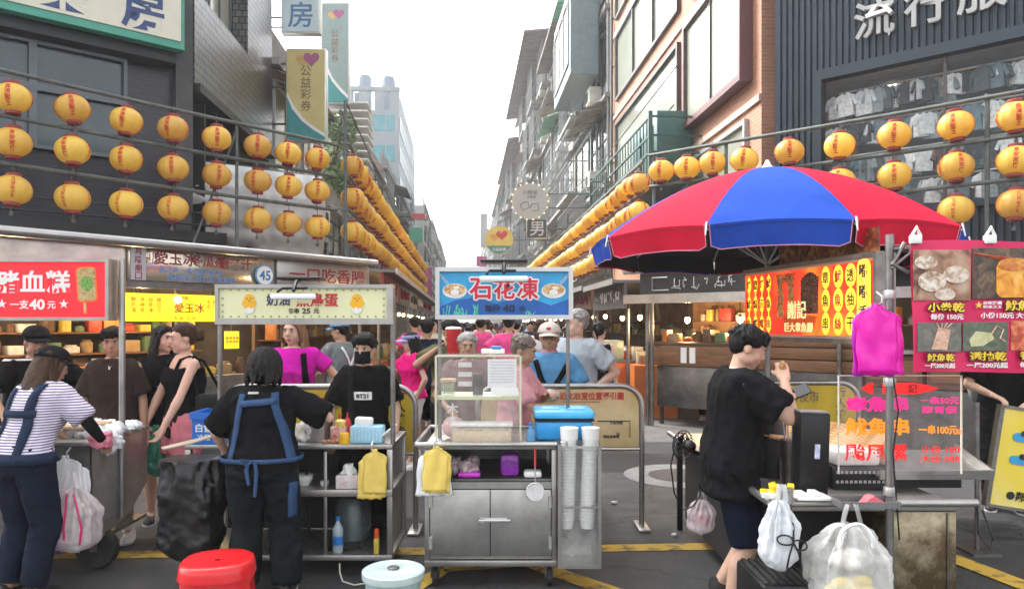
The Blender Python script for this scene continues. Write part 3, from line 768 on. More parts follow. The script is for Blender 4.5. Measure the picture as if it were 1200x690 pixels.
def lantern_parts(chars, simple):
    root = bpy.data.objects.new("lantern", None); COL.objects.link(root)
    prof = []; n = 13
    for i in range(n + 1):
        a = -pi / 2 * .86 + pi * .86 * i / n
        prof.append((RL * cos(a) ** .85, HL * sin(a) / sin(pi / 2 * .86)))
    nn = 48 if not simple else 24
    mb = MB(); vs = []
    mb.lathe(prof, (0, 0, 0), nn, rib=.02 if not simple else 0, ribs=12)
    mb.build("shade", LANT, root, 60)
    mb = MB()
    mb.lathe([(.085, 0), (.085, .035), (.07, .045)], (0, 0, HL - .012), 16); mb.lathe([(.07, -.045), (.085, -.035), (.085, 0)], (0, 0, -HL + .012), 16)
    if simple:
        mb.cyl((0, 0, HL + .03), (0, 0, HL + .16), .006, n=4)
    mb.build("cap", LCAP, root)
    if simple: return root
    mb = MB(); mb.cyl((0, 0, HL + .03), (0, 0, HL + .17), .005, n=5); mb.cyl((0, 0, -HL - .12), (0, 0, -HL - .02), .008, n=5); mb.box((0, 0, -HL - .12), (.035, .035, .05))
    mb.build("wire", TASS, root)
    # writing down the belly, curved onto the surface, front and back-left
    mb = MB()
    for (ang, sz) in ((-.1, 1), (-1.45, .8), (1.5, .8), (2.9, 1)):
        for k, ch in enumerate(chars):
            tmp = MB(); st = .255 / len(chars); write(tmp, ch, 0, .121 - st * (k + .5) + .008, st * .92, 0, .02)
            vs = []
            for (x, y, z) in tmp.v:
                zz = max(-HL * .93, min(HL * .93, z)); f = 0
                t_ = zz / HL * sin(pi / 2 * .86); t_ = max(-.99, min(.99, t_))
                r = RL * (cos(math.asin(t_)) ** .85) * 1.012 + .005 - y * .3
                a = -pi / 2 + ang + x * sz / RL
                vs.append((r * cos(a), r * sin(a), zz))
            mb.add(vs, tmp.f)
    mb.build("lettering", LRED, root, 0)
    return root
PROTO = [lantern_parts("開漳聖王", False), lantern_parts("慶安宮廟", False), lantern_parts("廟口風味小吃", False)]
PROTO_F = lantern_parts("王", True)
for o in PROTO + [PROTO_F]: remember(o)
used = set()
ORD = ["first", "second", "third", "fourth", "fifth", "sixth", "seventh", "eighth", "ninth", "tenth"] 
def ordn(i): return ORD[i] if i < 10 else "%dth" % (i + 1) if (i + 1) % 10 not in (1, 2, 3) or 10 < (i + 1) < 20 else "%d%s" % (i + 1, {1: "st", 2: "nd", 3: "rd"}[(i + 1) % 10])
rl_ = random.Random(3)
def put_lantern(p, loc, rz, label, group):
    if p not in used: used.add(p); o = p
    else: o = copy_thing(p)
    o.location = loc; o.rotation_euler = (rl_.uniform(-.1, .1), rl_.uniform(-.1, .1), rz + rl_.uniform(-.35, .35))
    tag(o, label, "lantern", group)
def ordl(n_, row, side): return "yellow lantern, %s from the left in the %s row of the %s corner rack" % (n_, row, side)
LA = Vector((-6.0, 8.7, 0)); LD = (Vector((-3.17, 12.1, 0)) - LA).normalized()
RA = Vector((5.95, 8.72, 0)); RDv = (Vector((2.30, 12.0, 0)) - RA).normalized()
cols = [15, 85, 148, 203, 254, 302, 338, 372]
ROWZ = [4.29, 3.76, 3.2]; rn = ["top", "middle", "bottom"]
for r in range(3):
    for i, px in enumerate([-62] + cols):
        t_ = on_line(px, LA, LD); p = LA + LD * t_
        if px < 0: continue
        put_lantern(PROTO[r], (p.x, p.y, ROWZ[r] + rl_.uniform(-.02, .02)), 0.35, ordl(ordn(i - 1), rn[r], "left"), "yellow lanterns on the left corner rack")
colr = [775, 805, 835, 872, 925, 984, 1048, 1120, 1190]
ROWR = [4.04, 3.53, 3.02]
for r in range(3):
    for i, px in enumerate(colr):
        t_ = on_line(px, RA, RDv); p = RA + RDv * t_
        if r > 0 and px < 940: continue
        if r == 2 and px < 1100: continue
        put_lantern(PROTO[r], (p.x, p.y, ROWR[r] + rl_.uniform(-.02, .02)), -.3, ordl(ordn(i - (0 if r == 0 else 5 if r == 1 else 7)), rn[r], "right"), "yellow lanterns on the right corner rack")
# rows running down both sides of the street
def street_row(side, u, z, r, v0, n, step):
    for i in range(n):
        v = v0 + i * step
        p = S(u, v, z + rl_.uniform(-.03, .03))
        near = i < 5
        put_lantern(PROTO[r] if near else PROTO_F, p, .9 * side * -1, "yellow lantern, %s from the corner in the %s row along the %s side" % (ordn(i), rn[r], "left" if side < 0 else "right"),
                    "yellow lanterns along the %s side of the street" % ("left" if side < 0 else "right"))
for r in range(3):
    street_row(-1, -1.9, ROWZ[r], r, 12.9, 42, .56)
for r in range(3):
    street_row(1, 3.02, ROWR[r], r, 12.6, 42, .56)
# racks
def rack(label, A, D, t0, t1, rows, posts, top):
    t = thing("lantern_rack", label, "lantern rack")
    for z in rows:
        mb = MB(); a = A + D * t0; b = A + D * t1
        mb.tube([(a.x, a.y, z), ((a.x + b.x) / 2, (a.y + b.y) / 2, z - .02), (b.x, b.y, z)], .028, 8)
        mb.build("rail", RACK, t)
    for q in posts:
        p = A + D * q
        mb = MB(); mb.cyl((p.x, p.y, 2.3), (p.x, p.y, top), .03, n=8)
        mb.build("post", RACK, t)
    return t
OFFL = Vector((-.03, .03, 0))
t = rack("grey pipe rack crossing the left corner and holding three rows of yellow lanterns", LA, LD, -1.5, 4.8, [z + .30 for z in ROWZ], [], 4.7)
for px in (276,):
    p = LA + LD * on_line(px, LA, LD); MB().cyl((p.x, p.y + .05, 2.3), (p.x, p.y + .05, 4.55), .025, n=8).build("post", RACK, t)
    q = LA + LD * on_line(215, LA, LD); MB().cyl((p.x, p.y + .08, 4.5), (q.x, q.y + .1, 2.5), .018, n=6).build("brace", RACK, t)
t = rack("dark pipe rack crossing the right corner above the striped umbrella, with lanterns", RA, RDv, -2.2, 5.0, [z + .30 for z in ROWR], [], 4.7)
for px in (1160, 852, 767):
    p = RA + RDv * on_line(px, RA, RDv); MB().cyl((p.x, p.y + .05, 2.3), (p.x, p.y + .05, 4.38), .028, n=8).build("post", RACK, t)
t = rack("lantern rack of dark pipes running along the left side of the street", S(-1.9, 0), SD, 12.4, 50, [z + .30 for z in ROWZ], [], 4.7)
for v in (12.45, 18, 24, 30, 36): 
    p = S(-1.95, v); MB().cyl((p.x, p.y, 2.3), (p.x, p.y, 5.3 if v < 13 else 4.7), .03, n=8).build("post", RACK, t)
p, q = S(-1.95, 12.45, 5.3), S(-2.0, 30, 4.5); MB().cyl(p, q, .015, n=6).build("stay", RACK, t)
t = rack("lantern rack of dark pipes running along the right side of the street", S(3.02, 0), SD, 12.3, 50, [z + .30 for z in ROWR], [], 4.7)
for v in (16, 22, 28, 34): 
    p = S(3.1, v); MB().cyl((p.x, p.y, 2.3), (p.x, p.y, 4.9), .03, n=8).build("post", RACK, t)
    q = S(5.0, v); MB().cyl((p.x, p.y, 4.6), (q.x, q.y, 5.0), .02, n=6).build("brace", RACK, t)

# padded white sheets hanging behind the left lanterns
TARP = pbr("white_padded_sheet", (.50, .51, .52), .6, 0, .1, 2)
for (a_, b_, z0, z1, lb) in ((205, 296, 3.0, 4.42, "white padded sheet hanging behind the left lanterns, nearer the pillar"), (298, 372, 2.7, 4.5, "white padded sheet hanging behind the left lanterns, under the lottery sign")):
    t = thing("padded_sheet", lb, "tarpaulin", P((a_ + b_) / 2, 300, 13.0 if a_ < 250 else 14.2), A_SL - 1.05, "white padded sheets behind the left lanterns"); t.location.z = 0
    W = (b_ - a_) / F * t.location.y * 1.15; rows = []
    for i in range(25):
        q = i / 24; rows.append([((j / 24 - .5) * W, -.10 * abs(sin(j / 24 * pi * 4) * sin(q * pi * 5)) - .35 * sin(q * pi * .5) * (1 - q) * 2, z1 - (z1 - z0) * q - .5 * max(0, .12 - (j / 24)) * 6 * (1 - q)) for j in range(25)])
    MB().grid(rows).build("sheet", TARP, t, 60); MB().cyl((-W / 2, .02, z1), (W / 2, .02, z1), .02, n=8).build("pole", RACK, t)
    MB().cyl((-W / 2, .02, 2.2), (-W / 2, .02, z1), .02, n=8).build("pole", RACK, t)

# ================================================================ HANGING STREET SIGNS
HEART = pbr("purple_print", (.36, .10, .22), .5, 0, .1)
PINKP = pbr("rose_print", (.60, .12, .15), .5, 0, .1)
BROWNT = pbr("brown_lettering", (.20, .13, .08), .55, 0, .1)
YEL = pbr("pale_yellow_sign_face", (.56, .48, .20), .5, 0, .08, 2)
TEALP = pbr("teal_print", (.05, .26, .27), .5, 0, .1)
WPR = pbr("white_print", (.72, .72, .70), .5, 0, .04)
def heart(mb, cx, cz, s, y):
    pts = []
    for i in range(28):
        a = 2 * pi * i / 28
        pts.append((cx + s * .062 * 16 * sin(a) ** 3 / 1.0, cz + s * .062 * (13 * cos(a) - 5 * cos(2 * a) - 2 * cos(3 * a) - cos(4 * a))))
    return mb.prism(pts, y - .004, y)
def lottery_banner(label, px0, px1, py0, py1, Y, ang=0.0, face=YEL):
    c = P((px0 + px1) / 2, (py0 + py1) / 2, Y); W = (px1 - px0) / F * Y; H = (py1 - py0) / F * Y
    t = thing("lottery_sign", label, "sign", c, ang, "lottery signs on the left side")
    mb = MB().box((0, .1, 0), (W, .2, H), b=.01); mb.build("box", ALU, t)
    MB().box((0, -.006, 0), (W * .94, .01, H * .97)).build("face", face, t, 0)
    # teal swoosh at the bottom
    q = [(-W * .47, -H * .485), (W * .47, -H * .485), (W * .47, -H * .45), (W * .2, -H * .38), (-W * .1, -H * .28), (-W * .34, -H * .15), (-W * .47, -H * .02)]
    MB().prism(q, -.016, -.012).build("swoosh", TEALP, t, 0)
    q = [(-W * .47, -H * .02), (-W * .34, -H * .15), (-W * .1, -H * .28), (W * .2, -H * .38), (W * .47, -H * .45), (W * .47, -H * .415), (W * .22, -H * .345), (-W * .06, -H * .25), (-W * .3, -H * .11), (-W * .47, H * .03)]
    MB().prism(q, -.016, -.012).build("swoosh", WPR, t, 0)
    mb = MB(); heart(mb, -W * .08, H * .37, W * .17, -.012); mb.build("emblem", pbr("gold_print", (.55, .34, .12), .5), t, 0)
    mb = MB(); heart(mb, W * .14, H * .385, W * .2, -.017); mb.build("emblem", HEART, t, 0)
    mb = MB(); write(mb, "公益彩券", 0, H * .07, W * .26, -.013, .01, vertical=True); mb.build("lettering", BROWNT, t, 0)
    mb = MB()
    for k in (-.3, .1, .35): mb.cyl((-W / 2 - 1.1, .1, k * H), (-W / 2, .1, k * H), .025, n=6)
    mb.build("bracket", RACK, t)
    return t
lottery_banner("pale yellow upright lottery sign with a heart emblem, nearer of the two", 335, 382, 57, 166, 17)
lottery_banner("grey teal upright lottery sign behind and above the nearer yellow one", 376, 409, 3, 122, 24, 0.0, pbr("grey_teal_sign_face", (.24, .32, .31), .5, 0, .08, 2))
c = P(352, 14, 19); 
t = thing("pharmacy_street_sign", "pale box sign with blue pharmacy characters, above the yellow lottery sign", "sign", c)
MB().box((0, .12, .45), (1.0, .24, 2.0), b=.01).build("box", ALU, t); MB().box((0, -.006, .45), (.92, .01, 1.92)).build("face", pbr("pale_blue_sign_face", (.42, .52, .56), .5, 0, .06, 3), t, 0)
mb = MB(); write(mb, "房", 0, -.08, .66, -.013, .012); write(mb, "藥", 0, .8, .66, -.013, .012); mb.build("lettering", pbr("blue_lettering", (.06, .16, .30), .5), t, 0)
mb = MB()
for z in (-.35, -.1, .5): mb.cyl((-1.4, .12, z), (-.5, .12, z), .025, n=6)
mb.build("bracket", RACK, t)
# clutter of small far signs on the left
def plate(name, label, px0, px1, py0, py1, Y, col, txt=None, tcol=(.7, .7, .7), vertical=True, group=None):
    c = P((px0 + px1) / 2, (py0 + py1) / 2, Y); W = (px1 - px0) / F * Y; H = (py1 - py0) / F * Y
    t = thing(name, label, "sign", c, 0, group)
    MB().box((0, .1, 0), (W, .2, H), b=.01).build("box", ALU, t); MB().box((0, -.006, 0), (W * .94, .01, H * .96)).build("face", pbr("sign_face_" + "_".join("%d" % (q * 100) for q in col), col, .5), t, 0)
    if txt:
        mb = MB()
        if vertical: write(mb, txt, 0, 0, min(W * .7, H / len(txt) * .8), -.013, .012, vertical=True)
        else: write(mb, txt, 0, 0, H * .6, -.013, .012)
        mb.build("lettering", pbr("sign_ink_" + "_".join("%d" % (q * 100) for q in tcol), tcol, .5), t, 0)
    MB().cyl((-W / 2 - .8 if px0 < 543 else W / 2, .1, 0), (-W / 2 if px0 < 543 else W / 2 + .8, .1, 0), .03, n=6).build("bracket", RACK, t)
    return t
plate("shop_sign", "red crosswise sign reaching out over the left lantern rows", 482, 499, 250, 257, 34, (.5, .06, .08))
plate("shop_sign", "green and white shop sign low on the far left side", 479, 496, 266, 284, 36, (.10, .38, .27))
plate("shop_sign", "pink upright sign at the far end of the left side", 497, 507, 312, 350, 55, (.62, .12, .30))
plate("shop_sign", "small magenta square sign just left of the round lottery sign", 558, 571, 300, 312, 48, (.6, .12, .32))
plate("shop_sign", "white upright sign on a distant house, right side of the street", 563, 571, 250, 290, 70, (.6, .6, .6))
# round signs on the right
c = P(621, 236, 24); R_ = 21 / F * 24
t = thing("round_shop_sign", "round white sign with a line drawing and a ring of small bulbs", "sign", c)
mb = MB(); mb.disc((0, 0), R_, R_, 0, .16, 36); mb.build("disc", pbr("round_sign_face", (.45, .45, .44), .5, 0, .04), t, 30)
mb = MB(); write(mb, "小時候", 0, R_ * .5, R_ * .26, -.006, .0); write(mb, "冰果室", .05, R_ * .25, R_ * .17, -.006, .0)
mb.tube([(-R_ * .55, -.01, -R_ * .2), (-R_ * .35, -.01, -R_ * .05), (-R_ * .1, -.01, -R_ * .05), (-R_ * .05, -.01, -R_ * .35), (-R_ * .4, -.01, -R_ * .5), (-R_ * .55, -.01, -R_ * .2)], .008, 4)
mb.tube([(0, -.01, -R_ * .4), (R_ * .1, -.01, -R_ * .15), (R_ * .45, -.01, -R_ * .1), (R_ * .5, -.01, -R_ * .5), (R_ * .1, -.01, -R_ * .55)], .008, 4)
mb.build("drawing", pbr("charcoal_print", (.05, .05, .05), .6), t, 0)
mb = MB()
for i in range(18):
    a = 2 * pi * i / 18; mb.ell((R_ * 1.03 * cos(a), -.01, R_ * 1.03 * sin(a)), (.03, .03, .03), None, 8, 6)
mb.build("bulb", pbr("warm_bulb_ring", (.9, .75, .4), .4, emit=.2), t)
mb = MB()
for z in (.25, -.2): mb.cyl((R_, .08, z), (R_ + 1.5, .08, z), .025, n=6)
mb.build("bracket", RACK, t)
plate("dark_square_sign", "dark square sign with one white character hanging under the round white sign", 617, 641, 257, 279, 24.2, (.05, .065, .08), "男", (.6, .6, .6))
c = P(585, 281, 30); R_ = 16.5 / F * 30
t = thing("round_lottery_sign", "round yellow lottery sign with a red heart and teal base, over the street", "sign", c)
MB().disc((0, 0), R_, R_, 0, .18, 36).build("disc", pbr("round_lottery_face", (.68, .50, .10), .5, 0, .06), t, 30)
q = [(R_ * .97 * cos(a), R_ * .97 * sin(a)) for a in [pi + .45 + (pi - .9) * i / 16 for i in range(17)]]
MB().prism(q, -.006, -.002).build("base_stripe", TEALP, t, 0)
mb = MB(); heart(mb, R_ * .2, R_ * .35, R_ * .4, -.003); mb.build("emblem", pbr("red_heart_print", (.62, .06, .06), .5), t, 0)
mb = MB(); heart(mb, -R_ * .35, R_ * .2, R_ * .33, -.003); mb.build("emblem", pbr("orange_print", (.7, .3, .05), .5), t, 0)
mb = MB(); write(mb, "公益彩券", 0, -R_ * .68, R_ * .24, -.008, .012); mb.build("lettering", WPR, t, 0)
MB().cyl((R_, .09, 0), (R_ + 1.6, .09, 0), .03, n=6).build("bracket", RACK, t)

for lb, pts in (("black overhead cable sagging along the right house fronts", [S(4.6, 16, 6.4), S(4.5, 22, 6.1), S(4.6, 30, 6.5), S(4.6, 45, 6.6)]), ("thin overhead cable running above the right cable", [S(4.7, 16, 7.3), S(4.6, 24, 7.0), S(4.7, 34, 7.4), S(4.7, 50, 7.5)]), ("black overhead cable hanging along the left house fronts", [S(-4.0, 14, 5.0), S(-3.9, 19, 4.75), S(-4.0, 26, 5.1), S(-4.0, 40, 5.3)])):
    t = tag(MB().tube(pts, .014, 6).build("overhead_cable", BLACKP), lb, "cable")
STAIN = sheet_mat("dark_grease_stain", (.02, .02, .02), .4, .8, None, .35)
def stain(c, rx, ry, seed, z):
    q = [(c.x + rx * cos(a) * (1 + .35 * noise.noise(Vector((cos(a) * 1.5, sin(a) * 1.5, seed)))), c.y + ry * sin(a) * (1 + .35 * noise.noise(Vector((cos(a) * 1.5, sin(a) * 1.5, seed + 9)))), z) for a in [2 * pi * i / 40 for i in range(40)]]
    return struct("road_stain", MB().add(q, [tuple(range(40))]), STAIN)
for i, (px, py, rx, ry) in enumerate(((480, 620, .2, .3), (180, 640, .3, .2), (1160, 620, .3, .3))): stain(G(px, py), rx, ry, i * 3.3, .0135 + .0005 * i)
PAT = pbr("newer_asphalt_patch", (.022, .022, .024), .8, 0, .3, 30, .5, 80)
c = G(770, 575); struct("road_patch", MB().add([(c.x - .9, c.y + .9, .0022), (c.x + 2.6, c.y + .8, .0022), (c.x + 2.7, c.y + 2.0, .0022), (c.x - .8, c.y + 2.1, .0022)], [(0, 1, 2, 3)]), PAT)
for lb, px, py, r_ in (("scrap of white paper on the road beside the barrier leg", 720, 590, .03), ("crumpled receipt on the road left of the central cart", 478, 668, .025), ("small pale wrapper on the road near the yellow line on the right", 790, 628, .022)):
    c = G(px, py); t = tag(crumpled("litter", MB().ell((c.x, c.y, .012), (r_, r_ * .7, .01)), WHITEP, None, .005, .006, 60), lb, "litter")
# ================================================================ MARKET STALLS
TEXT_RED = pbr("red_lettering", (.50, .02, .03), .5, 0, .08)
TEXT_DRED = pbr("wine_lettering", (.24, .012, .03), .5, 0, .08)
TEXT_BLK = pbr("black_lettering", (.015, .015, .015), .5)
TEXT_BLU = pbr("blue_print", (.10, .25, .55), .5)
WHT = pbr("white_lettering", (.80, .80, .79), .45, 0, .02)
FASCIA = pbr("mirror_fascia_plate", (.50, .46, .40), .22, .6, .35, 3, .15, 5)
WARM = pbr("warm_light_bulb", (1, .62, .28), .5, emit=5)
def scribble(mb, x0, x1, z, h, seed, y=-.06, r=.011):
    """loose hand drawn strokes, too far off in the photograph to read"""
    q = random.Random(seed); x = x0
    while x < x1:
        wd = h * q.uniform(.5, 1.0)
        for k in range(q.randrange(2, 5)):
            a = [(x + wd * q.random(), y, z + h * (q.random() - .5)) for _ in range(q.choice((2, 3, 3)))]
            if q.random() < .6: a = [(a[0][0], y, a[0][2]), (a[1][0], y, a[0][2]), (a[1][0], y, a[1][2])]
            if (Vector(a[0]) - Vector(a[1])).length < .02 or (len(a) > 2 and (Vector(a[1]) - Vector(a[2])).length < .02): continue
            mb.tube(a, r, 4)
        x += wd * 1.25
COOL = pbr("cool_light_tube", (.9, .95, 1), .5, emit=4)
WOOD = pbr("brown_stall_wood", (.19, .085, .035), .55, 0, .4, 3, .15, 30, stretch=(1, 1, 9))
DWOOD = pbr("dark_plank_wood", (.13, .058, .027), .6, 0, .4, 3, .15, 30, stretch=(1, 1, 9))
GOODS = [pbr("goods_%s" % n, c, .5, 0, .3, 8) for n, c in (("tan", (.35, .24, .12)), ("cream", (.5, .45, .34)), ("green", (.10, .18, .08)), ("orange", (.6, .22, .04)), ("red", (.4, .05, .03)), ("white", (.6, .6, .58)), ("brown", (.13, .07, .035)), ("yellow", (.6, .45, .07)))]
rs = random.Random(21)
OR_ = ["first", "second", "third", "fourth", "fifth", "sixth", "seventh", "eighth", "ninth", "tenth"] + ["%dth" % k for k in range(11, 40)]
def goods_row(stall, x0, x1, y, z, hmax, where):
    """boxes, jars and trays standing on a shelf or counter: each one a thing of its own"""
    x = x0; k = 0; B = Matrix.Translation(stall.location) @ RZ(stall.rotation_euler.z)
    while x < x1 - .08:
        wd = rs.uniform(.08, .24); h = rs.uniform(.35, 1) * hmax
        if x + wd > x1: break
        mb = MB(); jar = rs.random() < .45
        if jar: mb.lathe([(wd * .4, 0), (wd * .45, h * .1), (wd * .45, h * .75), (wd * .3, h * .85), (wd * .3, h)], (0, 0, 0), 10)
        else: mb.box2(-wd / 2, wd / 2 - .015, -.09, .09, 0, h, b=.008)
        m = rs.choice(GOODS); kind = "jar" if jar else "box"
        o = mb.build("goods_" + kind, m); o.location = B @ Vector((x + wd / 2, y + rs.uniform(-.02, .02), z)); o.rotation_euler.z = stall.rotation_euler.z + rs.uniform(-.12, .12)
        tag(o, "%s %s, %s from the left on the %s" % (m.name.split("_")[1], kind, OR_[k], where), kind, "goods on the " + where)
        x += wd + rs.uniform(.0, .05); k += 1
def bulb(parent, x, y, z, r=.045, drop=.25, lamp=0):
    mb = MB(); mb.cyl((x, y, z), (x, y, z + drop), .006, n=5); mb.lathe([(.02, 0), (.03, -.03), (.02, -.05)], (x, y, z + .05), 8); o = mb.build("lamp_cord", BLACKP, parent)
    MB().ell((x, y, z - r * .6), (r, r, r * 1.2), None, 10, 8).build("bulb", WARM, o)
    if lamp:
        ld = bpy.data.lights.new("lamp_light", 'POINT'); ld.energy = lamp; ld.color = (1, .66, .34); ld.shadow_soft_size = .06
        q = bpy.data.objects.new("lamp_light", ld); COL.objects.link(q); q.parent = o; q.location = (x, y, z - .12)

# left corner: long stall front running obliquely, goods and shelves behind
A0 = Vector((-5.14, 7.46, 0)); A1 = Vector((-2.1, 11.5, 0)); DL = (A1 - A0); LL = DL.length; AL = atan2(DL.y, DL.x)
X0 = -1.6
t = thing("corner_food_stall", "long stainless stall on the left corner with a lit shelf of goods behind the customers", "stall", A0, AL)
MB().box2(X0, LL - .2, -.10, 2.2, 2.50, 2.56, b=.01).build("roof", STEEL, t)
mb = MB(); mb.cyl((X0, -.16, 2.53), (LL - .15, -.16, 2.53), .05, n=12); mb.build("roof_edge", pbr("polished_roof_edge", (.42, .42, .42), .3, .7, .15, 3), t)
MB().box2(X0, LL - .2, 0, .06, 2.10, 2.49).build("fascia", FASCIA, t, 0)
MB().box2(X0, LL - .2, -.03, .05, 2.02, 2.097).build("fascia_rail", STEEL_D, t, 0)
for x in (X0, 1.9, LL - .25): MB().cyl((x, .1, 0), (x, .1, 2.02), .03, n=8).build("post", PIPE, t)
MB().box2(X0, LL - .3, .5, 1.2, .0, .92, b=.01).build("counter", STEEL_D, t)
MB().box2(X0, LL - .2, 2.2, 2.3, 0, 2.5).build("back_wall", pbr("dim_stall_back", (.07, .06, .05), .8, 0, .4, 3), t, 0)
for z in (.95, 1.22, 1.5, 1.78):
    MB().box2(X0, 3.2, 1.75, 2.19, z - .02, z).build("shelf", WOOD, t, 0); goods_row(t, X0 + .1, 3.2, 1.93, z + .001, .22, "%s shelf of the left corner stall" % {.95: "lowest", 1.22: "second", 1.5: "third", 1.78: "top"}[z])
goods_row(t, X0 + .2, LL - .5, .8, .921, .28, "counter of the left corner stall")
for x in (-.6, .5, 2.0, 3.5): bulb(t, x, 1.2, 1.95, lamp=9)
MB().box((.9, 1.9, 1.99), (1.2, .05, .04)).build("tube_lamp", COOL, t)
mb = MB(); write(mb, "豬血糕", .6, 2.22, .12, -.006, .01, wide=1.3); mb.build("lettering", TEXT_BLK, t, 0)
# sign groups on the fascia, measured from the photograph
def fx(px): return on_line(px, A0, DL.normalized())
def panel(label, px0, px1, z0, z1, face, y=-.04, name="shop_sign"):
    x0, x1 = fx(px0), fx(px1); c = A0 + DL.normalized() * ((x0 + x1) / 2)
    s = thing(name, label, "sign", (c.x, c.y, (z0 + z1) / 2), AL)
    W, H = x1 - x0, z1 - z0
    MB().box((0, y, 0), (W, .03, H), b=.005).build("board", face, s)
    return s, W, H, y - .016
MIRR = pbr("mirror_sign_plate", (.52, .47, .38), .16, .75, .3, 2.2, .2, 4)
s, W, H, y = panel("mirrored fascia sign with wine red drink names above the yellow sign", 148, 300, 2.105, 2.485, MIRR)
mb = MB(); write(mb, "愛玉冰", -W * .17, H * .24, .17, y, .018); write(mb, "冬瓜茶", W * .08, H * .22, .15, y, .018); write(mb, "薏蕃汁", W * .3, H * .2, .15, y, .018)
write(mb, "百年", -W * .345, H * .29, .085, y, .014); write(mb, "老店", -W * .345, H * .12, .085, y, .014); mb.build("lettering", TEXT_DRED, s, 0)
mb = MB(); write(mb, "愛玉冰", -W * .22, -H * .12, .075, y, .01); write(mb, "冬瓜茶仙草冰", W * .05, -H * .14, .075, y, .01); write(mb, "檸檬愛玉 薏仁湯 青草茶", W * .03, -H * .36, .08, y, .008); mb.build("lettering", TEXT_BLU, s, 0)
MB().box((-W / 2 + .1, y - .012, 0), (.17, .02, H * .98)).build("side_board", pbr("grey_sign_plate", (.42, .42, .44), .4), s, 0)
mb = MB(); write(mb, "基隆廟口", -W / 2 + .1, 0, .082, y - .024, .008, vertical=True); mb.build("lettering", TEXT_DRED, s, 0)
s, W, H, y = panel("steel fascia sign with four and more wine red characters, next to the number disc", 322, 430, 2.12, 2.47, pbr("dull_sign_steel", (.36, .35, .33), .3, .6, .2, 3))
mb = MB(); write(mb, "一口吃香腸", W * .03, 0, .21, y, .016, fit=W * .82); mb.build("lettering", TEXT_DRED, s, 0)
c = A0 + DL.normalized() * fx(305)
s = thing("stall_number", "round white number disc reading forty five in blue, between two fascia signs", "sign", (c.x, c.y, Zat(323, c.y)), AL)
mb = MB(); mb.disc((0, 0), .135, .135, -.10, -.075, 30); mb.build("disc", pbr("blue_disc_rim", (.15, .34, .55), .5), s); MB().disc((0, 0), .12, .12, -.104, -.101, 30).build("face", WHT, s, 0)
mb = MB(); write(mb, "45", 0, 0, .13, -.108, .02); mb.build("lettering", pbr("number_blue", (.02, .19, .42), .5), s, 0)
# yellow hanging sign
YSIGN = pbr("bright_yellow_sign", (.85, .66, .02), .45, 0, .04, 3, emit=.28)
x0, x1 = fx(150), fx(262); c = A0 + DL.normalized() * ((x0 + x1) / 2)
s = thing("shop_sign", "bright yellow hanging sign for jelly ice in red characters, under the mirrored fascia", "sign", (c.x, c.y, 1.80), AL)
W = x1 - x0; H = .33
MB().box((0, .1, 0), (W, .06, H), b=.006).build("board", YSIGN, s)
mb = MB(); write(mb, "愛玉冰", W * .15, .0, .12, .066, .016, wide=1.05); write(mb, "招牌", W * .1, .12, .04, .066, .008); mb.build("lettering", TEXT_RED, s, 0)
mb = MB(); write(mb, "大 50   小 35", W * .1, -.125, .05, .066, .01)
for i, q in enumerate(("酸梅湯", "洛神茶", "仙草凍", "綠豆沙")): write(mb, q, -W * .42 + i * .1, .03, .055, .066, .006, vertical=True)
for i, q in enumerate(("梅汁", "冬瓜")): write(mb, q, W * .43 - .08 * i, .05, .05, .066, .006, vertical=True)
mb.build("lettering", pbr("orange_red_lettering", (.5, .09, .01), .5), s, 0)
MB().ell((W * .02, .05, .1), (.04, .04, .045), None, 10, 8).build("bulb", WARM, s)
mb = MB(); mb.cyl((-W * .4, .1, .16), (-W * .4, .1, .24), .008, n=5); mb.cyl((W * .4, .1, .16), (W * .4, .1, .24), .008, n=5); mb.build("hanger", PIPE, s)
c = A0 + DL.normalized() * fx(275)
s = thing("price_board", "small yellow menu board with rows of dark characters, right of the yellow hanging sign", "sign", (c.x, c.y - .1, Zat(398, c.y)), AL)
MB().box((0, 0, 0), (.2, .02, .22), b=.003).build("board", YSIGN, s)
mb = MB()
for i in range(4): write(mb, "檸檬", -.07 + .047 * i, 0, .04, -.012, .006, vertical=True)
mb.build("lettering", pbr("brown_red_lettering", (.3, .03, .01), .5), s, 0)
MB().cyl((0, .012, .11), (0, .012, .36), .006, n=5).build("hanger", PIPE, s)

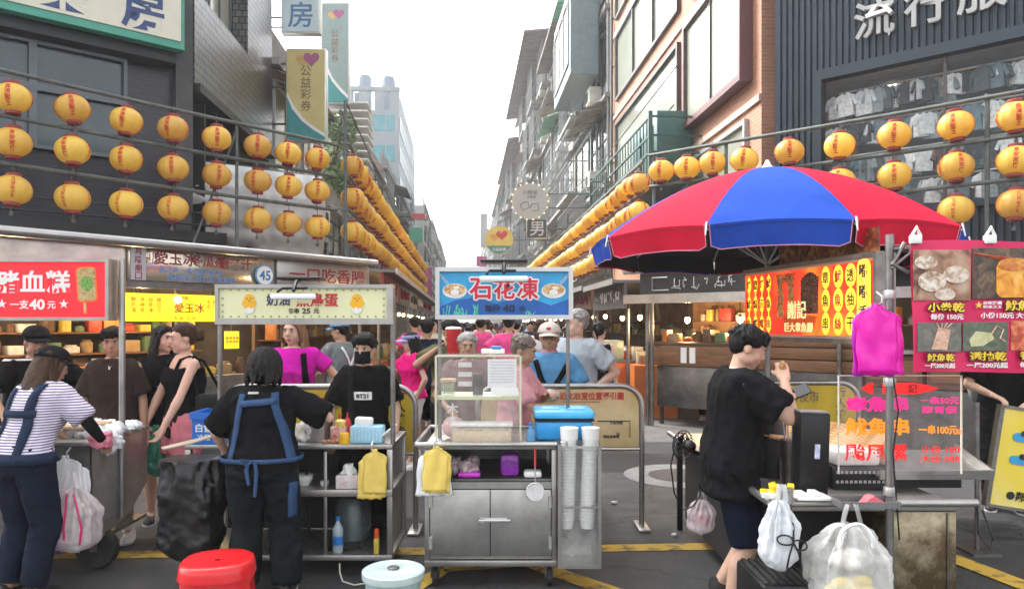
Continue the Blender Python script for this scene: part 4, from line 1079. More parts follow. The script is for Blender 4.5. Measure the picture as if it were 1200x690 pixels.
# stalls lined along the left and right side of the street
def line_stall(label, u0, u1, v0, v1, z, faceside, fcol, words_, seed, where=None):
    """stall of the row: posts, roof, lit fascia, counter with goods"""
    r_ = random.Random(seed); Ls = v1 - v0
    if faceside > 0: loc, rz = S(u0, v0), A_SL       # on the left side, faces right
    else: loc, rz = S(u0, v1), A_SR
    t = thing("market_stall", label, "stall", loc, rz, "stalls lining the market street")
    dep = abs(u1 - u0)
    MB().box2(0, Ls, -.25, dep, z, z + .05).build("roof", STEEL_D, t, 0)
    MB().box2(0, Ls, -.27, -.25, z - .03, z + .07).build("roof_edge", ALU, t, 0)
    MB().box2(0, Ls, -.05, 0, z - .42, z - .01).build("fascia", fcol, t, 0)
    mb = MB(); scribble(mb, Ls * .1, Ls * .85, z - .21, .22, seed); mb.build("lettering", r_.choice((WHT, TEXT_DRED, TEXT_BLK)), t, 0)
    for x in (.05, Ls - .05): MB().cyl((x, .03, 0), (x, .03, z - .43), .03, n=8).build("post", PIPE, t)
    MB().box2(.1, Ls - .1, .15, .9, 0, .9).build("counter", r_.choice((STEEL_D, WOOD, pbr("orange_counter", (.5, .13, .02), .45, 0, .15))), t, 0)
    MB().box2(0, Ls, dep - .05, dep, 0, z - .01).build("back_wall", pbr("warm_stall_back", (.20, .13, .07), .8, 0, .4, 3), t, 0)
    for zz in (1.0, 1.35, 1.7):
        MB().box2(.1, Ls - .1, dep - .5, dep - .06, zz - .02, zz).build("shelf", WOOD, t, 0)
    if where:
        goods_row(t, .15, Ls - .15, dep - .25, 1.351, .28, "upper shelf of the " + where); goods_row(t, .2, Ls - .2, .45, .901, .3, "counter of the " + where)
    for k in range(2): bulb(t, Ls * (k + .5) / 2, .4, z - .55)
    return t
FA = [pbr("fascia_" + n, c, .4, .2, .25, 3, .1, 6) for n, c in (("red", (.22, .03, .03)), ("slate", (.08, .08, .09)), ("cream", (.4, .37, .3)), ("brown", (.10, .055, .04)), ("blue", (.06, .13, .25)))]
wl = ["蚵仔煎", "天婦羅", "鼎邊趖", "營養三明治", "泡泡冰", "滷肉飯", "魯麵", "螃蟹羹", "麻油雞", "豆簽羹", "一口香腸", "紅燒鰻"]
cn = ["red", "slate grey", "cream", "brown", "blue"]
v = 12.2
for i in range(8):
    line_stall("market stall with a %s fascia, %s from the corner on the left side" % (cn[i % 5], ordn(i)), -1.35, -3.4, v, v + 2.9, 2.45, 1, FA[i % 5], wl[i], 40 + i, "%s left market stall" % ordn(i) if i < 3 else None); v += 3.0
v = 15.6
for i in range(8):
    line_stall("market stall with a %s fascia, %s behind the wooden stalls on the right side" % (cn[(i + 3) % 5], ordn(i)), 2.75, 4.9, v, v + 2.9, 2.35, -1, FA[(i + 3) % 5], wl[11 - i], 60 + i, "%s right market stall" % ordn(i) if i < 3 else None); v += 3.0
# ---------------------------------------------------------------- wooden corner stall on the right
t = thing("wooden_food_stall", "wooden stall with plank drawers and steel canopy behind the man with the phone", "stall", (2.0, 12.0, 0), A_CR)
MB().box2(-.1, 4.2, -.15, 2.0, 2.0, 2.06).build("roof", STEEL_D, t, 0)
MB().box2(-.12, 4.2, -.18, -.151, 1.93, 2.07).build("roof_edge", STEEL, t, 0)
MB().box2(.05, 4.2, .05, .1, 2.061, 2.42).build("sign_board", pbr("chalk_black_board", (.03, .028, .028), .6, 0, .4, 5), t, 0)
mb = MB(); mb.tube([(.55, .04, 2.34), (.28, .04, 2.34), (.28, .04, 2.14), (.58, .04, 2.14)], .009, 4); scribble(mb, .62, 1.75, 2.24, .2, 5, .042, .008); scribble(mb, 2.3, 3.2, 2.24, .2, 6, .042, .008)
for k in range(5): mb.tube([(1.9 + k * .05, .04, 2.12), (1.95 + k * .09, .04, 2.3), (2.0 + k * .05, .04, 2.38)], .008, 4)
mb.build("lettering", pbr("chalk_white_lettering", (.55, .55, .53), .6), t, 0)
MB().cyl((-.15, -.1, 2.47), (4.2, -.1, 2.5), .07, n=10).build("rolled_awning", pbr("dirty_white_canvas", (.5, .5, .49), .7, 0, .15), t)
for x in (.28, .36, 1.98, 3.2): MB().cyl((x, -.1, 0), (x, -.1, 1.99), .032, n=10).build("post", PIPE, t)
MB().box2(.25, 2.0, .12, .8, .95, 1.28, b=.01).build("counter_front", WOOD, t); MB().box2(.25, 2.0, .1, .85, 1.285, 1.32).build("counter_top", DWOOD, t)
MB().box2(.3, 2.0, .15, .8, .3, .94, b=.01).build("steel_front", STEEL_D, t)
for x in (.32, 1.95): MB().box2(x, x + .05, .2, .25, 0, .3).build("leg", STEEL_D, t)
for k in range(4):
    MB().box2(2.06, 3.4, -.02, .5, .95 + k * .17, .95 + k * .17 + .155, b=.008).build("drawer", WOOD, t)
MB().box2(2.06, 3.4, 0, .5, 0, .94).build("drawer_base", STEEL_D, t, 0)
MB().box2(0, 4.2, 1.9, 2.0, 0, 2.0).build("back_wall", pbr("brown_stall_back", (.30, .17, .08), .8, 0, .4, 3), t, 0)
for zz in (1.35, 1.65): MB().box2(.2, 4, 1.5, 1.88, zz - .02, zz).build("shelf", WOOD, t, 0); goods_row(t, .3, 4, 1.7, zz + .001, .25, ("lower" if zz < 1.5 else "upper") + " shelf of the wooden stall")
for x in (.75, .9): MB().box2(x, x + .1, .108, .118, 1.0, 1.24).build("notice", WHT, t, 0)
for x in (.6, 1.5, 2.6): bulb(t, x, .6, 1.7, lamp=14)
goods_row(t, .3, 2.0, .4, 1.321, .2, "counter of the wooden stall"); goods_row(t, 2.1, 3.4, .25, 1.632, .25, "drawers of the wooden stall")
line_stall("stall with a slate fascia beside the orange counter, right behind the barrier guests", 2.75, 4.9, 12.35, 15.3, 2.3, -1, FA[1], "", 91, "slate stall")
mb = MB(); c = S(2.7, 12.9)
ot = thing("orange_counter", "bright orange food counter with a small glass case, beside the wooden stall", "counter", S(2.55, 14.3), A_SR)
MB().box2(-.6, 1.2, 0, .5, 0, .92, b=.01).build("front", pbr("bright_orange_panel", (.62, .12, .015), .4, 0, .15), ot); MB().box2(-.62, 1.22, -.02, .52, .925, .95).build("top", STEEL_D, ot)
MB().box2(.2, .8, .05, .4, .955, 1.3, b=.01).build("case", pbr("pale_green_case", (.35, .42, .3), .3), ot); MB().box2(-.5, .1, .05, .4, .955, 1.15, b=.01).build("orange_box", pbr("orange_box", (.7, .25, .03), .5), ot)
# stalls behind the umbrella, chamfer side further right
t = thing("dark_food_stall", "dim stall with brown wooden cases behind the red light box sign", "stall", (4.55, 9.3, 0), A_CR)
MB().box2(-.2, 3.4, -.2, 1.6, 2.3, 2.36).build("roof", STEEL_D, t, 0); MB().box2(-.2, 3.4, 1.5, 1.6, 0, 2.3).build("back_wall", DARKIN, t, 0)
MB().box2(-.2, 3.4, .1, .8, 0, .8).build("counter", STEEL_D, t, 0)
for k in range(5): MB().box2(-.15 + k * .7, .5 + k * .7, .12, .7, .82, 1.22, b=.01).build("case", DWOOD, t); MB().box2(-.1 + k * .7, .45 + k * .7, .10, .115, .9, 1.15).build("label_plate", WOOD, t, 0)
MB().box2(-.2, 3.4, .05, .75, 1.235, 1.28).build("counter_top", STEEL, t, 0)
for x in (-.15, 1.7, 3.3): MB().cyl((x, -.1, 0), (x, -.1, 2.3), .03, n=8).build("post", PIPE, t)
for k in range(4): MB().lathe([(.16, 0), (.11, .1), (.03, .16)], (.1 + k * .8, .2, 1.42), 12).build("lamp_shade", pbr("yellow_lamp_shade", (.7, .5, .08), .4, emit=.6), t)
for zz in (1.6,): MB().box2(-.2, 3.4, 1.1, 1.48, zz - .02, zz).build("shelf", WOOD, t, 0); goods_row(t, -.1, 3.3, 1.3, zz + .001, .3, "shelf of the dim stall")

# ---------------------------------------------------------------- big parasol
t = thing("market_umbrella", "large red and blue striped parasol shading the grilled squid cart", "umbrella", (2.15, 6.25, 0))
UR = pbr("crimson_umbrella_cloth", (.50, .008, .035), .85, 0, .2, 2.2, .25, 8, spec=.12); UB = pbr("cobalt_umbrella_cloth", (.014, .06, .36), .85, 0, .2, 2.2, .25, 8, spec=.12)
UIN = pbr("black_umbrella_lining", (.02, .02, .022), .8)
WPIPE = pbr("white_piping", (.75, .7, .72), .6)
NP = 10; SEG = 2 * pi / NP
RU, ZR, ZT = 1.5, 2.27, 2.90
offa = -pi / 2 - SEG / 2 - radians(16)
def up(a, q, dz=0.0):
    """point on the canopy at angle a, fraction q of the radius; ribs are straight chords between corners"""
    seg = SEG; k = math.floor((a - offa) / seg + 1e-6); f = (a - offa) / seg - k
    A = offa + k * seg; Bv = A + seg
    c0 = Vector((cos(A), sin(A), 0)); c1 = Vector((cos(Bv), sin(Bv), 0))
    p = c0.lerp(c1, f) * RU * q
    sag = .05 * sin(pi * f) * q
    z = ZT - (ZT - ZR) * (q ** 1.75) + sag * .5 + dz
    return Vector((p.x, p.y, z))
for k in range(NP):
    A = offa + k * SEG
    m = UB if k % 2 == 0 else UR
    mb = MB(); rows = []
    for i in range(13):
        q = .02 + .98 * i / 12; rows.append([up(A + SEG * min(.9999, j / 10), q) for j in range(11)])
    mb.grid(rows)
    o = mb.build("canopy_panel", m, t, 60); o["label"] = ("blue" if k % 2 == 0 else "red") + " canopy panel"
    # valance
    mb = MB(); rows = []; bl = []
    for i in range(5):
        q = i / 4; row = []
        for j in range(15):
            f = .02 + .96 * j / 14
            p = up(A + SEG * f, 1.0); e = min(f, 1 - f) * 15
            dl = .17 * (1 - .35 * max(0, 1 - e) ** 2)
            d = Vector((p.x, p.y, 0)).normalized()
            row.append(p + Vector((0, 0, -dl * q)) - d * (.035 * q + .008 * sin(f * 16) * q))
        rows.append(row)
    mb.grid(rows); vl = mb.build("valance", m, t, 60)
    mb = MB(); mb.tube([rows[0][0]] + [r[0] for r in rows[1:]] + rows[-1][1:] + [r[-1] for r in rows[::-1]][1:], .004, 5); mb.build("piping", pbr("pink_piping", (.6, .25, .35), .6), vl)
    mb = MB(); rows = []
    for i in range(6):
        q = .05 + .95 * i / 5; rows.append([up(A + SEG * min(.9999, j / 6), q, -.02) for j in range(7)])
    mb.grid(rows)
    rows = []
    for i in range(2): rows.append([up(A + SEG * (.02 + .96 * j / 6), .995) + Vector((0, 0, -.16 * i)) - Vector((up(A + SEG / 2, 1).x, up(A + SEG / 2, 1).y, 0)).normalized() * (.02 + .03 * i) for j in range(7)])
    mb.grid(rows); mb.build("lining", UIN, t, 60)
    p = up(A, 1.0); q = up(A, .05)
    mb = MB(); mb.tube([up(A, x, -.03) for x in (.04, .3, .6, .85, 1.0)], .009, 6); mb.cyl(up(A, .55, -.04), (0, 0, 2.1), .008, n=6); mb.build("rib", ALU, t)
    mb = MB(); d = Vector((p.x, p.y, 0)).normalized(); mb.cyl(p + Vector((0, 0, .02)), p + d * .02 + Vector((0, 0, -.07)), .007, .005, n=8); mb.build("rib_tip", WHITEP, t)
MB().cyl((0, 0, 0.06), (0, 0, 2.8), .024, n=12).build("pole", PIPE, t)
mb = MB(); mb.lathe([(.06, 0), (.05, .03), (.03, .05), (.012, .09)], (0, 0, ZT - .01), 12); mb.build("finial", WHITEP, t)
MB().lathe([(.26, 0), (.26, .05), (.06, .09), (.06, .2)], (0, 0, .001), 20).build("base", BLACKP, t)

# ================================================================ CARTS
def wheel(parent, c, r, wdt, axis='x', caster=True):
    mb = MB(); R = RY(pi / 2) if axis == 'x' else RX(pi / 2)
    M = T(*c) @ R
    mb.lathe([(r * .62, -wdt / 2), (r * .92, -wdt / 2), (r, -wdt * .3), (r, wdt * .3), (r * .92, wdt / 2), (r * .62, wdt / 2)], (0, 0, 0), 26, M); o = mb.build("wheel", RUBBER, parent)
    mb = MB(); mb.lathe([(r * .1, -wdt * .45), (r * .6, -wdt * .4), (r * .6, wdt * .4), (r * .1, wdt * .45)], (0, 0, 0), 20, M); mb.build("rim", STEEL_D, o)
    if caster:
        mb = MB()
        for s_ in (-1, 1):
            if axis == 'x': mb.box((c[0] + s_ * (wdt / 2 + .008), c[1], c[2] + r * .6), (.006, .05, r * 1.4))
            else: mb.box((c[0], c[1] + s_ * (wdt / 2 + .008), c[2] + r * .6), (.05, .006, r * 1.4))
        mb.box((c[0], c[1], c[2] + r * 1.3), (wdt + .03, wdt + .03, .01)); mb.build("caster_fork", STEEL_D, o)
def sign_lamp(parent, x, z, y, wdt):
    """a flat clamp lamp over the top edge of a light box, its white tube in front"""
    mb = MB(); mb.box((x, y + .02, z + .035), (wdt, .16, .018), b=.006); mb.tube([(x, y + .02, z + .03), (x, y - .10, z + .01), (x, y - .16, z - .05)], .012, 6); mb.tube([(x - wdt * .35, y - .16, z - .055), (x - wdt * .3, y - .1, z - .03), (x + wdt * .25, y - .1, z - .03)], .008, 6)
    o = mb.build("clamp_lamp", BLACKP, parent)
    MB().box((x, y - .165, z - .085), (wdt * 1.0, .03, .034), b=.012).build("lamp_tube", pbr("white_lamp_cover", (.78, .80, .82), .3, 0, .02), o)
# ---- cart in the centre: grass jelly
CX, CY = -.13, 4.5
def cx(px, Y=4.5): return Xat(px, Y) - CX
t = thing("food_cart", "stainless cart with two doors and the blue jelly sign, in the centre", "cart", (CX, CY, 0))
xl, xr, D = -.40, .40, .72
zt = .872
mb = MB(); mb.box2(xl, xr, 0, D, zt - .03, zt, b=.004); mb.build("counter", STEEL, t)
mb = MB()
for (a, b) in (((xl - .05, -.03, zt + .005), (xr, -.03, zt + .005)), ((xl - .05, -.03, zt + .005), (xl - .05, D + .03, zt + .005)), ((xl - .05, D + .03, zt + .005), (xr, D + .03, zt + .005))): mb.cyl(a, b, .014, n=8)
mb.build("rim_rail", STEEL, t)
for x in (xl + .015, xr - .015):
    for y in (.015, D - .015): MB().box((x, y, .485), (.03, .03, .71), b=.003).build("corner_post", STEEL, t)
mb = MB(); mb.box2(xl + .031, xr - .031, .02, D - .02, .175, .195); mb.build("bottom_shelf", STEEL, t, 0)
MB().box2(xl, xr, -.004, .03, .135, .17, b=.003).build("bottom_rail", STEEL, t); MB().box2(xl + .031, xr - .031, .0, .024, .605, .645).build("middle_rail", STEEL, t, 0)
MB().box2(xl + .031, xr - .031, .025, D, .648, .66).build("inner_shelf", STEEL_D, t, 0)
for sx in (xl, xr - .006): MB().box2(sx, sx + .006, .03, D - .03, .18, zt - .03).build("side_panel", STEEL, t, 0)
MB().box2(xl + .031, xr - .031, D - .02, D - .01, .18, zt - .03).build("back_panel", STEEL_D, t, 0)
for i, (a, b) in enumerate(((xl + .034, -.004), (.0, xr - .034))):
    d_ = MB().box2(a, b, -.008, .018, .20, .60, b=.004).build("door", STEEL, t)
    if i == 0:
        mb = MB(); mb.box((.02, -.022, .42), (.16, .018, .028), b=.004); mb.cyl((-.07, -.03, .42), (.12, -.03, .42), .008, n=8); mb.cyl((-.05, -.01, .42), (-.05, -.035, .42), .016, n=10); mb.build("latch", ALU, d_)
    mb = MB()
    for z in (.28, .53): mb.cyl(((a + .004) if i == 0 else (b - .004), -.012, z - .035), ((a + .004) if i == 0 else (b - .004), -.012, z + .035), .012, n=8)
    mb.build("hinge", ALU, d_)
for x in (xl + .06, xr - .04):
    for y in (.06, D - .06): wheel(t, (x, y, .058), .058, .03)
# sign with frame on two posts
for x in (-.335, .49): MB().cyl((x, .28, zt), (x, .28, 1.98), .012, n=10).build("sign_post", PIPE, t)
SY = .26
mb = MB(); w0, w1, z0, z1 = -.36, .52, 1.632, 1.965
fr = MB(); f_ = .028
fr.box2(w0, w1, SY - .03, SY + .07, z1 - f_, z1); fr.box2(w0, w1, SY - .03, SY + .07, z0, z0 + f_); fr.box2(w0, w0 + f_, SY - .03, SY + .07, z0 + f_, z1 - f_); fr.box2(w1 - f_, w1, SY - .03, SY + .07, z0 + f_, z1 - f_)
sb = fr.build("sign_frame", ALU, t, 0)
BLUEF = pbr("sea_blue_print", (.02, .20, .50), .35, 0, .25, 3, col2=(.03, .42, .70), ramp=(.35, .65))
MB().box2(w0 + f_, w1 - f_, SY - .012, SY + .06, z0 + f_, z1 - f_).build("sign_face", BLUEF, sb, 0)
cxs, czs = (w0 + w1) / 2, (z0 + z1) / 2
mb = MB()
q = [(w0 + f_, z0 + f_), (w1 - f_, z0 + f_), (w1 - f_, z0 + .13), (cxs + .3, z0 + .09), (cxs + .12, z0 + .15), (cxs - .05, z0 + .1), (cxs - .2, z0 + .14), (cxs - .32, z0 + .12), (w0 + f_, z0 + .08)]
mb.prism(q, SY - .0155, SY - .0125); mb.build("reef_print", pbr("deep_blue_print", (.01, .10, .38), .4, 0, .15), sb, 0)
mb = MB(); ra = random.Random(2)
for k in range(26):
    x = w0 + .05 + ra.random() * .22 if k < 20 else cxs + .12 + ra.random() * .07; hgt = ra.uniform(.02, .07 if k < 20 else .03)
    mb.tube([(x, SY - .0165, z0 + f_ + .002), (x + ra.uniform(-.02, .02), SY - .0165, z0 + f_ + hgt)], .0035, 4)
mb.build("seaweed_print", pbr("sea_green_print", (.12, .55, .42), .4, 0, .4, 30), sb, 0)
for x in (w0 + .125, w1 - .125):
    MB().disc((x, czs + .015), .078, .047, SY - .016, SY - .013, 28).build("bowl_print", WPR, sb, 0)
    MB().disc((x, czs + .024), .068, .034, SY - .019, SY - .0165, 28).build("dessert_print", food_mat("amber_jelly_print", [(.30, .12, .03), (.55, .30, .10), (.75, .55, .32)], 40), sb, 0)
    mb = MB(); mb.disc((x, czs + .005), .028, .02, SY - .021, SY - .0195, 14); mb.disc((x + .01, czs + .035), .02, .01, SY - .021, SY - .0195, 14); mb.build("milk_print", WPR, sb, 0)
    mb = MB(); 
    for k in (-1, 1): mb.tube([(x - .1 * (1 if x < 0 else -1), SY - .018, czs + .12 + .008 * k), (x - .04 * (1 if x < 0 else -1), SY - .018, czs + .055 + .008 * k)], .0018, 4)
    mb.build("chopstick_print", WPR, sb, 0)
mo = MB(); ml = MB()
for ch, x in (("石", -.15), ("花", 0.0), ("凍", .15)):
    outline(mo, ch, cxs + x, czs + .03, .135, .010, SY - .018, bold=.02); write(ml, ch, cxs + x, czs + .03, .135, SY - .0215, .022)
mo.build("letter_outline", WHT, sb, 0); ml.build("lettering", pbr("rose_red_lettering", (.60, .015, .05), .4), sb, 0)
mb = MB(); write(mb, "毎份", cxs - .075, czs - .095, .048, SY - .0215, .02); write(mb, "40", cxs + .03, czs - .095, .05, SY - .0215, .025, wide=1.15); write(mb, "元", cxs + .115, czs - .1, .036, SY - .0215, .016)
mb.build("lettering", pbr("navy_black_lettering", (.012, .02, .05), .5), sb, 0)
sign_lamp(t, cxs - .0, z1, SY - .03, .30)
# cup dispenser bin on the cart's right end
t2 = t
bx0, bx1 = .405, .665; bz0, bz1 = .14, .875; by0, by1 = -.06, .16
mb = MB()
mb.box2(bx0, bx0 + .008, by0, by1, bz0, bz1); mb.box2(bx1 - .008, bx1, by0, by1, bz0, bz1); mb.box2(bx0 + .008, bx1 - .008, by1 - .008, by1, bz0, bz1); mb.box2(bx0 + .008, bx1 - .008, by0, by1 - .008, bz0, bz0 + .02)
mb.box2(bx0 + .008, bx0 + .02, by0, by0 + .01, bz0 + .02, bz1); mb.box2(bx1 - .02, bx1 - .008, by0, by0 + .01, bz0 + .02, bz1); mb.box2(bx0 + .02, bx1 - .02, by0, by0 + .01, .5, .51)
mb.build("cup_bin", STEEL, t, 0)
MB().box2(bx0 + .02, bx1 - .02, by0 + .004, by0 + .007, bz0 + .02, .499).build("clear_front", sheet_mat("scuffed_clear_acrylic", (.6, .62, .6), .08, .15, None, .06), t, 0)
MB().box2(bx0 + .02, bx1 - .02, by0 + .004, by0 + .007, .511, .86).build("clear_front", MC["scuffed_clear_acrylic"], t, 0)
mb = MB(); mb.box2(bx0 + .03, bx1 - .03, by0 + .02, by0 + .04, .855, .868)
for x in (bx0 + .05, bx1 - .02): mb.cyl((x, by0, .87), (x, by0, .90), .01, n=8)
mb.build("wing_bolt", ALU, t)
for k, x in enumerate((.47, .60)):
    o = MB(); n = 26
    z = .36
    for i in range(26):
        o.lathe([(.040, 0), (.046, .05), (.05, .052), (.05, .056)], (x + .02 * (i / 26 - .5) * (1 if k else .7), .04, z + i * .0195), 18)
    cs = thing("cup_stack", "stack of white paper cups, %s of the two in the side bin" % ("left" if k == 0 else "right"), "cups", (CX, CY, 0), 0, "stacks of white cups in the bin")
    o.build("cups", pbr("white_paper_cup", (.74, .74, .73), .5, 0, .04), cs)
    mb = MB(); mb.lathe([(.052, .0), (.056, .07), (.058, .072), (.054, .075)], (x + .01, .04, z + 26 * .0195 + .03), 20); mb.build("top_cup", WHITEP, cs)
# --- cart beside it: iron eggs
BX, BY = -1.42, 4.72
t = thing("food_cart", "open steel cart with the cream egg sign, between the apron woman and the masked man", "cart", (BX, BY, 0))
xl, xr, D, zt = -.66, .66, .62, .835
MB().box2(xl, xr, 0, D, zt - .028, zt, b=.004).build("counter", STEEL, t)
for x in (xl + .018, .23, xr - .018):
    for y in (.018, D - .018):
        if x == .23 and y > .1: continue
        MB().box((x, y, .455 if x != .23 else .46), (.036 if x != .23 else .02, .036 if x != .23 else .02, .70 if x != .23 else .66), b=.003).build("leg", STEEL, t)
MB().box2(xl, xr, -.004, D, .505, .55, b=.004).build("shelf", STEEL, t)
MB().box2(xl, xr, -.004, D, .10, .135, b=.004).build("bottom_shelf", STEEL, t)
MB().box2(xr - .036, xr - .03, .04, D - .04, .14, zt - .03).build("side_panel", STEEL, t, 0)
MB().box2(xl + .04, xr - .04, D - .012, D - .006, .14, zt - .03).build("back_panel", DARKIN, t, 0)
for x in (xl + .06, xr - .06):
    for y in (.08, D - .08): wheel(t, (x, y, .05), .05, .03)
for x in (-.455, .655): MB().cyl((x, .05, zt), (x, .05, 1.83), .016, n=10).build("sign_post", PIPE, t)
w0, w1, z0, z1, SY = -.475, .66, 1.60, 1.855, .04
fr = MB(); f_ = .024
fr.box2(w0, w1, SY - .03, SY + .07, z1 - f_, z1); fr.box2(w0, w1, SY - .03, SY + .07, z0, z0 + f_ * 1.6); fr.box2(w0, w0 + f_, SY - .03, SY + .07, z0 + f_ * 1.6, z1 - f_); fr.box2(w1 - f_ * 1.6, w1, SY - .03, SY + .07, z0 + f_ * 1.6, z1 - f_)
sb = fr.build("sign_frame", STEEL, t, 0)
MB().box2(w0 + f_, w1 - f_ * 1.6, SY - .012, SY + .06, z0 + f_ * 1.6, z1 - f_).build("sign_face", pbr("lemon_cream_print", (.70, .70, .42), .45, 0, .04), sb, 0)
xc, zc = (w0 + w1) / 2 - .008, (z0 + z1) / 2 + .007
mb = MB()
for i in range(21):
    for z in (z0 + f_ * 1.6 + .012, z1 - f_ - .012):
        x = w0 + .045 + i * .0515; mb.disc((x, z), .007, .007, SY - .0165, SY - .0135, 8)
for i in range(1, 4):
    for x in (w0 + .045, w0 + .045 + 20 * .0515): mb.disc((x, z0 + .04 + i * .042), .007, .007, SY - .0165, SY - .0135, 8)
mb.build("dot_border", pbr("grey_green_print", (.33, .36, .22), .5), sb, 0)
for x in (xc - .345, xc + .345):
    mb = MB(); mb.disc((x, zc + .022), .034, .038, SY - .0165, SY - .0135, 20); mb.disc((x, zc - .012), .037, .03, SY - .0163, SY - .0133, 20); mb.disc((x - .034, zc), .012, .017, SY - .016, SY - .0136, 10); mb.disc((x + .034, zc), .012, .017, SY - .016, SY - .0136, 10); mb.build("chick_print", pbr("chick_yellow_print", (.80, .42, .015), .5, 0, .06), sb, 0)
    mb = MB(); q = [(x - .036, zc - .025), (x - .02, zc - .036), (x - .005, zc - .022), (x + .012, zc - .036), (x + .036, zc - .025), (x + .028, zc - .055), (x + .01, zc - .066), (x - .014, zc - .066), (x - .03, zc - .052)]
    mb.prism(q, SY - .0185, SY - .0168); mb.build("eggshell_print", WPR, sb, 0)
    mb = MB()
    for e in (-.012, .012): mb.disc((x + e, zc + .03), .004, .004, SY - .0185, SY - .0168, 8)
    mb.prism([(x - .005, zc + .018), (x + .006, zc + .02), (x + .001, zc + .010)], SY - .0185, SY - .0168); mb.build("face_print", pbr("dark_brown_print", (.10, .02, .01), .5), sb, 0)
mb = MB(); write(mb, "奶油", xc - .16, zc + .022, .075, SY - .0155, .016); mb.build("lettering", pbr("indigo_lettering", (.03, .03, .12), .5), sb, 0)
mb = MB(); write(mb, "黑鳥蛋", xc + .09, zc + .022, .088, SY - .0155, .022, fit=.27); mb.build("lettering", TEXT_RED, sb, 0)
mb = MB(); write(mb, "毎串", xc - .06, zc - .048, .034, SY - .0155, .016); write(mb, "25", xc + .02, zc - .048, .034, SY - .0155, .018, wide=1.2); write(mb, "元", xc + .085, zc - .048, .034, SY - .0155, .016); mb.build("lettering", TEXT_BLK, sb, 0)
sign_lamp(t, xc - .01, z1, SY - .03, .28)
# --- left cart: pig blood cake
AX, AY, AR = -3.2, 4.65, radians(1)
t = thing("food_cart", "stainless cart with the red blood cake sign, at the left edge", "cart", (AX, AY, 0), AR)
MB().box2(-.62, .56, 0, .78, .835, .862, b=.004).build("counter", STEEL, t)
mb = MB()
for x in (.55, .544): mb.add([(x, .02, .83), (x, .76, .83), (x, .76, .46), (x, .52, .30), (x, .30, .25), (x, .02, .20)], [(0, 1, 2, 3, 4, 5)])
mb.build("end_panel", STEEL, t, 0)
MB().box2(.553, .556, .03, .35, .33, .81).build("clear_cover", MC["scuffed_clear_acrylic"], t, 0)
MB().box2(-.6, .54, .02, .03, .2, .834).build("front_panel", STEEL_D, t, 0); MB().box2(-.6, .54, .03, .76, .2, .22).build("bottom_shelf", STEEL_D, t, 0)
wheel(t, (.48, .22, .135), .135, .075, 'y'); wheel(t, (-.5, .4, .135), .135, .075, 'x')
MB().cyl((.57, .36, .3), (.57, .36, 2.04), .02, n=12).build("sign_post", STEEL, t)
MB().box2(.55, .59, .34, .38, .78, .80).build("bracket", STEEL, t)
w0, w1, z0, z1, SY = -.85, .535, 1.625, 2.035, .28
fr = MB(); f_ = .022
fr.box2(w0, w1, SY - .03, SY + .09, z1 - f_, z1); fr.box2(w0, w1, SY - .03, SY + .09, z0, z0 + f_); fr.box2(w0, w0 + f_, SY - .03, SY + .09, z0 + f_, z1 - f_); fr.box2(w1 - f_, w1, SY - .03, SY + .09, z0 + f_, z1 - f_)
sb = fr.build("sign_frame", STEEL, t, 0)
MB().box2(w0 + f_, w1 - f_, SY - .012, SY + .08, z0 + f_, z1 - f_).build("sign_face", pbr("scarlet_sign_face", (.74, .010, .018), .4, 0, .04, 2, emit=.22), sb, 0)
mb = MB(); write(mb, "豬血糕", .03, 1.882, .15, SY - .0165, .024, fit=.50); write(mb, "一支", -.055, 1.732, .06, SY - .0165, .024); write(mb, "40", .06, 1.732, .07, SY - .0165, .03, wide=1.1); write(mb, "元", .155, 1.728, .05, SY - .0165, .022)
for x in (-.17, .235):
    mb.prism([(x + (.033 if i % 2 == 0 else .012) * sin(i * pi / 5), 1.735 + (.033 if i % 2 == 0 else .012) * cos(i * pi / 5)) for i in range(10)], SY - .0165, SY - .0135)
mb.build("lettering", WHT, sb, 0)
mb = MB(); 
def rr(cx_, cz_, w_, h_, r_, rot=0):
    p = []
    for (sx, sz, a0) in ((1, 1, 0), (-1, 1, pi / 2), (-1, -1, pi), (1, -1, 3 * pi / 2)):
        for i in range(5): a = a0 + pi / 2 * i / 4; p.append((sx * (w_ / 2 - r_) + r_ * cos(a), sz * (h_ / 2 - r_) + r_ * sin(a)))
    return [(cx_ + x * cos(rot) - z * sin(rot), cz_ + x * sin(rot) + z * cos(rot)) for x, z in p]
mb.prism(rr(.385, 1.865, .135, .235, .03, .06), SY - .0155, SY - .0133); mb.prism(rr(.375, 1.705, .025, .075, .008, .06), SY - .0155, SY - .0133); mb.build("cake_glow_print", pbr("orange_outline_print", (.85, .16, .02), .5), sb, 0)
mb = MB(); mb.prism(rr(.385, 1.865, .115, .215, .025, .06), SY - .0175, SY - .0158); mb.build("cake_print", food_mat("peanut_cake_print", [(.22, .10, .03), (.45, .28, .10), (.60, .45, .22), (.10, .22, .04)], 55), sb, 0)
mb = MB(); mb.disc((.385, 1.87), .04, .05, SY - .0195, SY - .0178, 12); mb.build("herb_print", food_mat("coriander_print", [(.03, .14, .02), (.12, .34, .05), (.35, .42, .12)], 70), sb, 0)
MB().prism(rr(.375, 1.712, .016, .06, .005, .06), SY - .0175, SY - .0158).build("stick_print", pbr("stick_tan_print", (.6, .4, .2), .5), sb, 0)
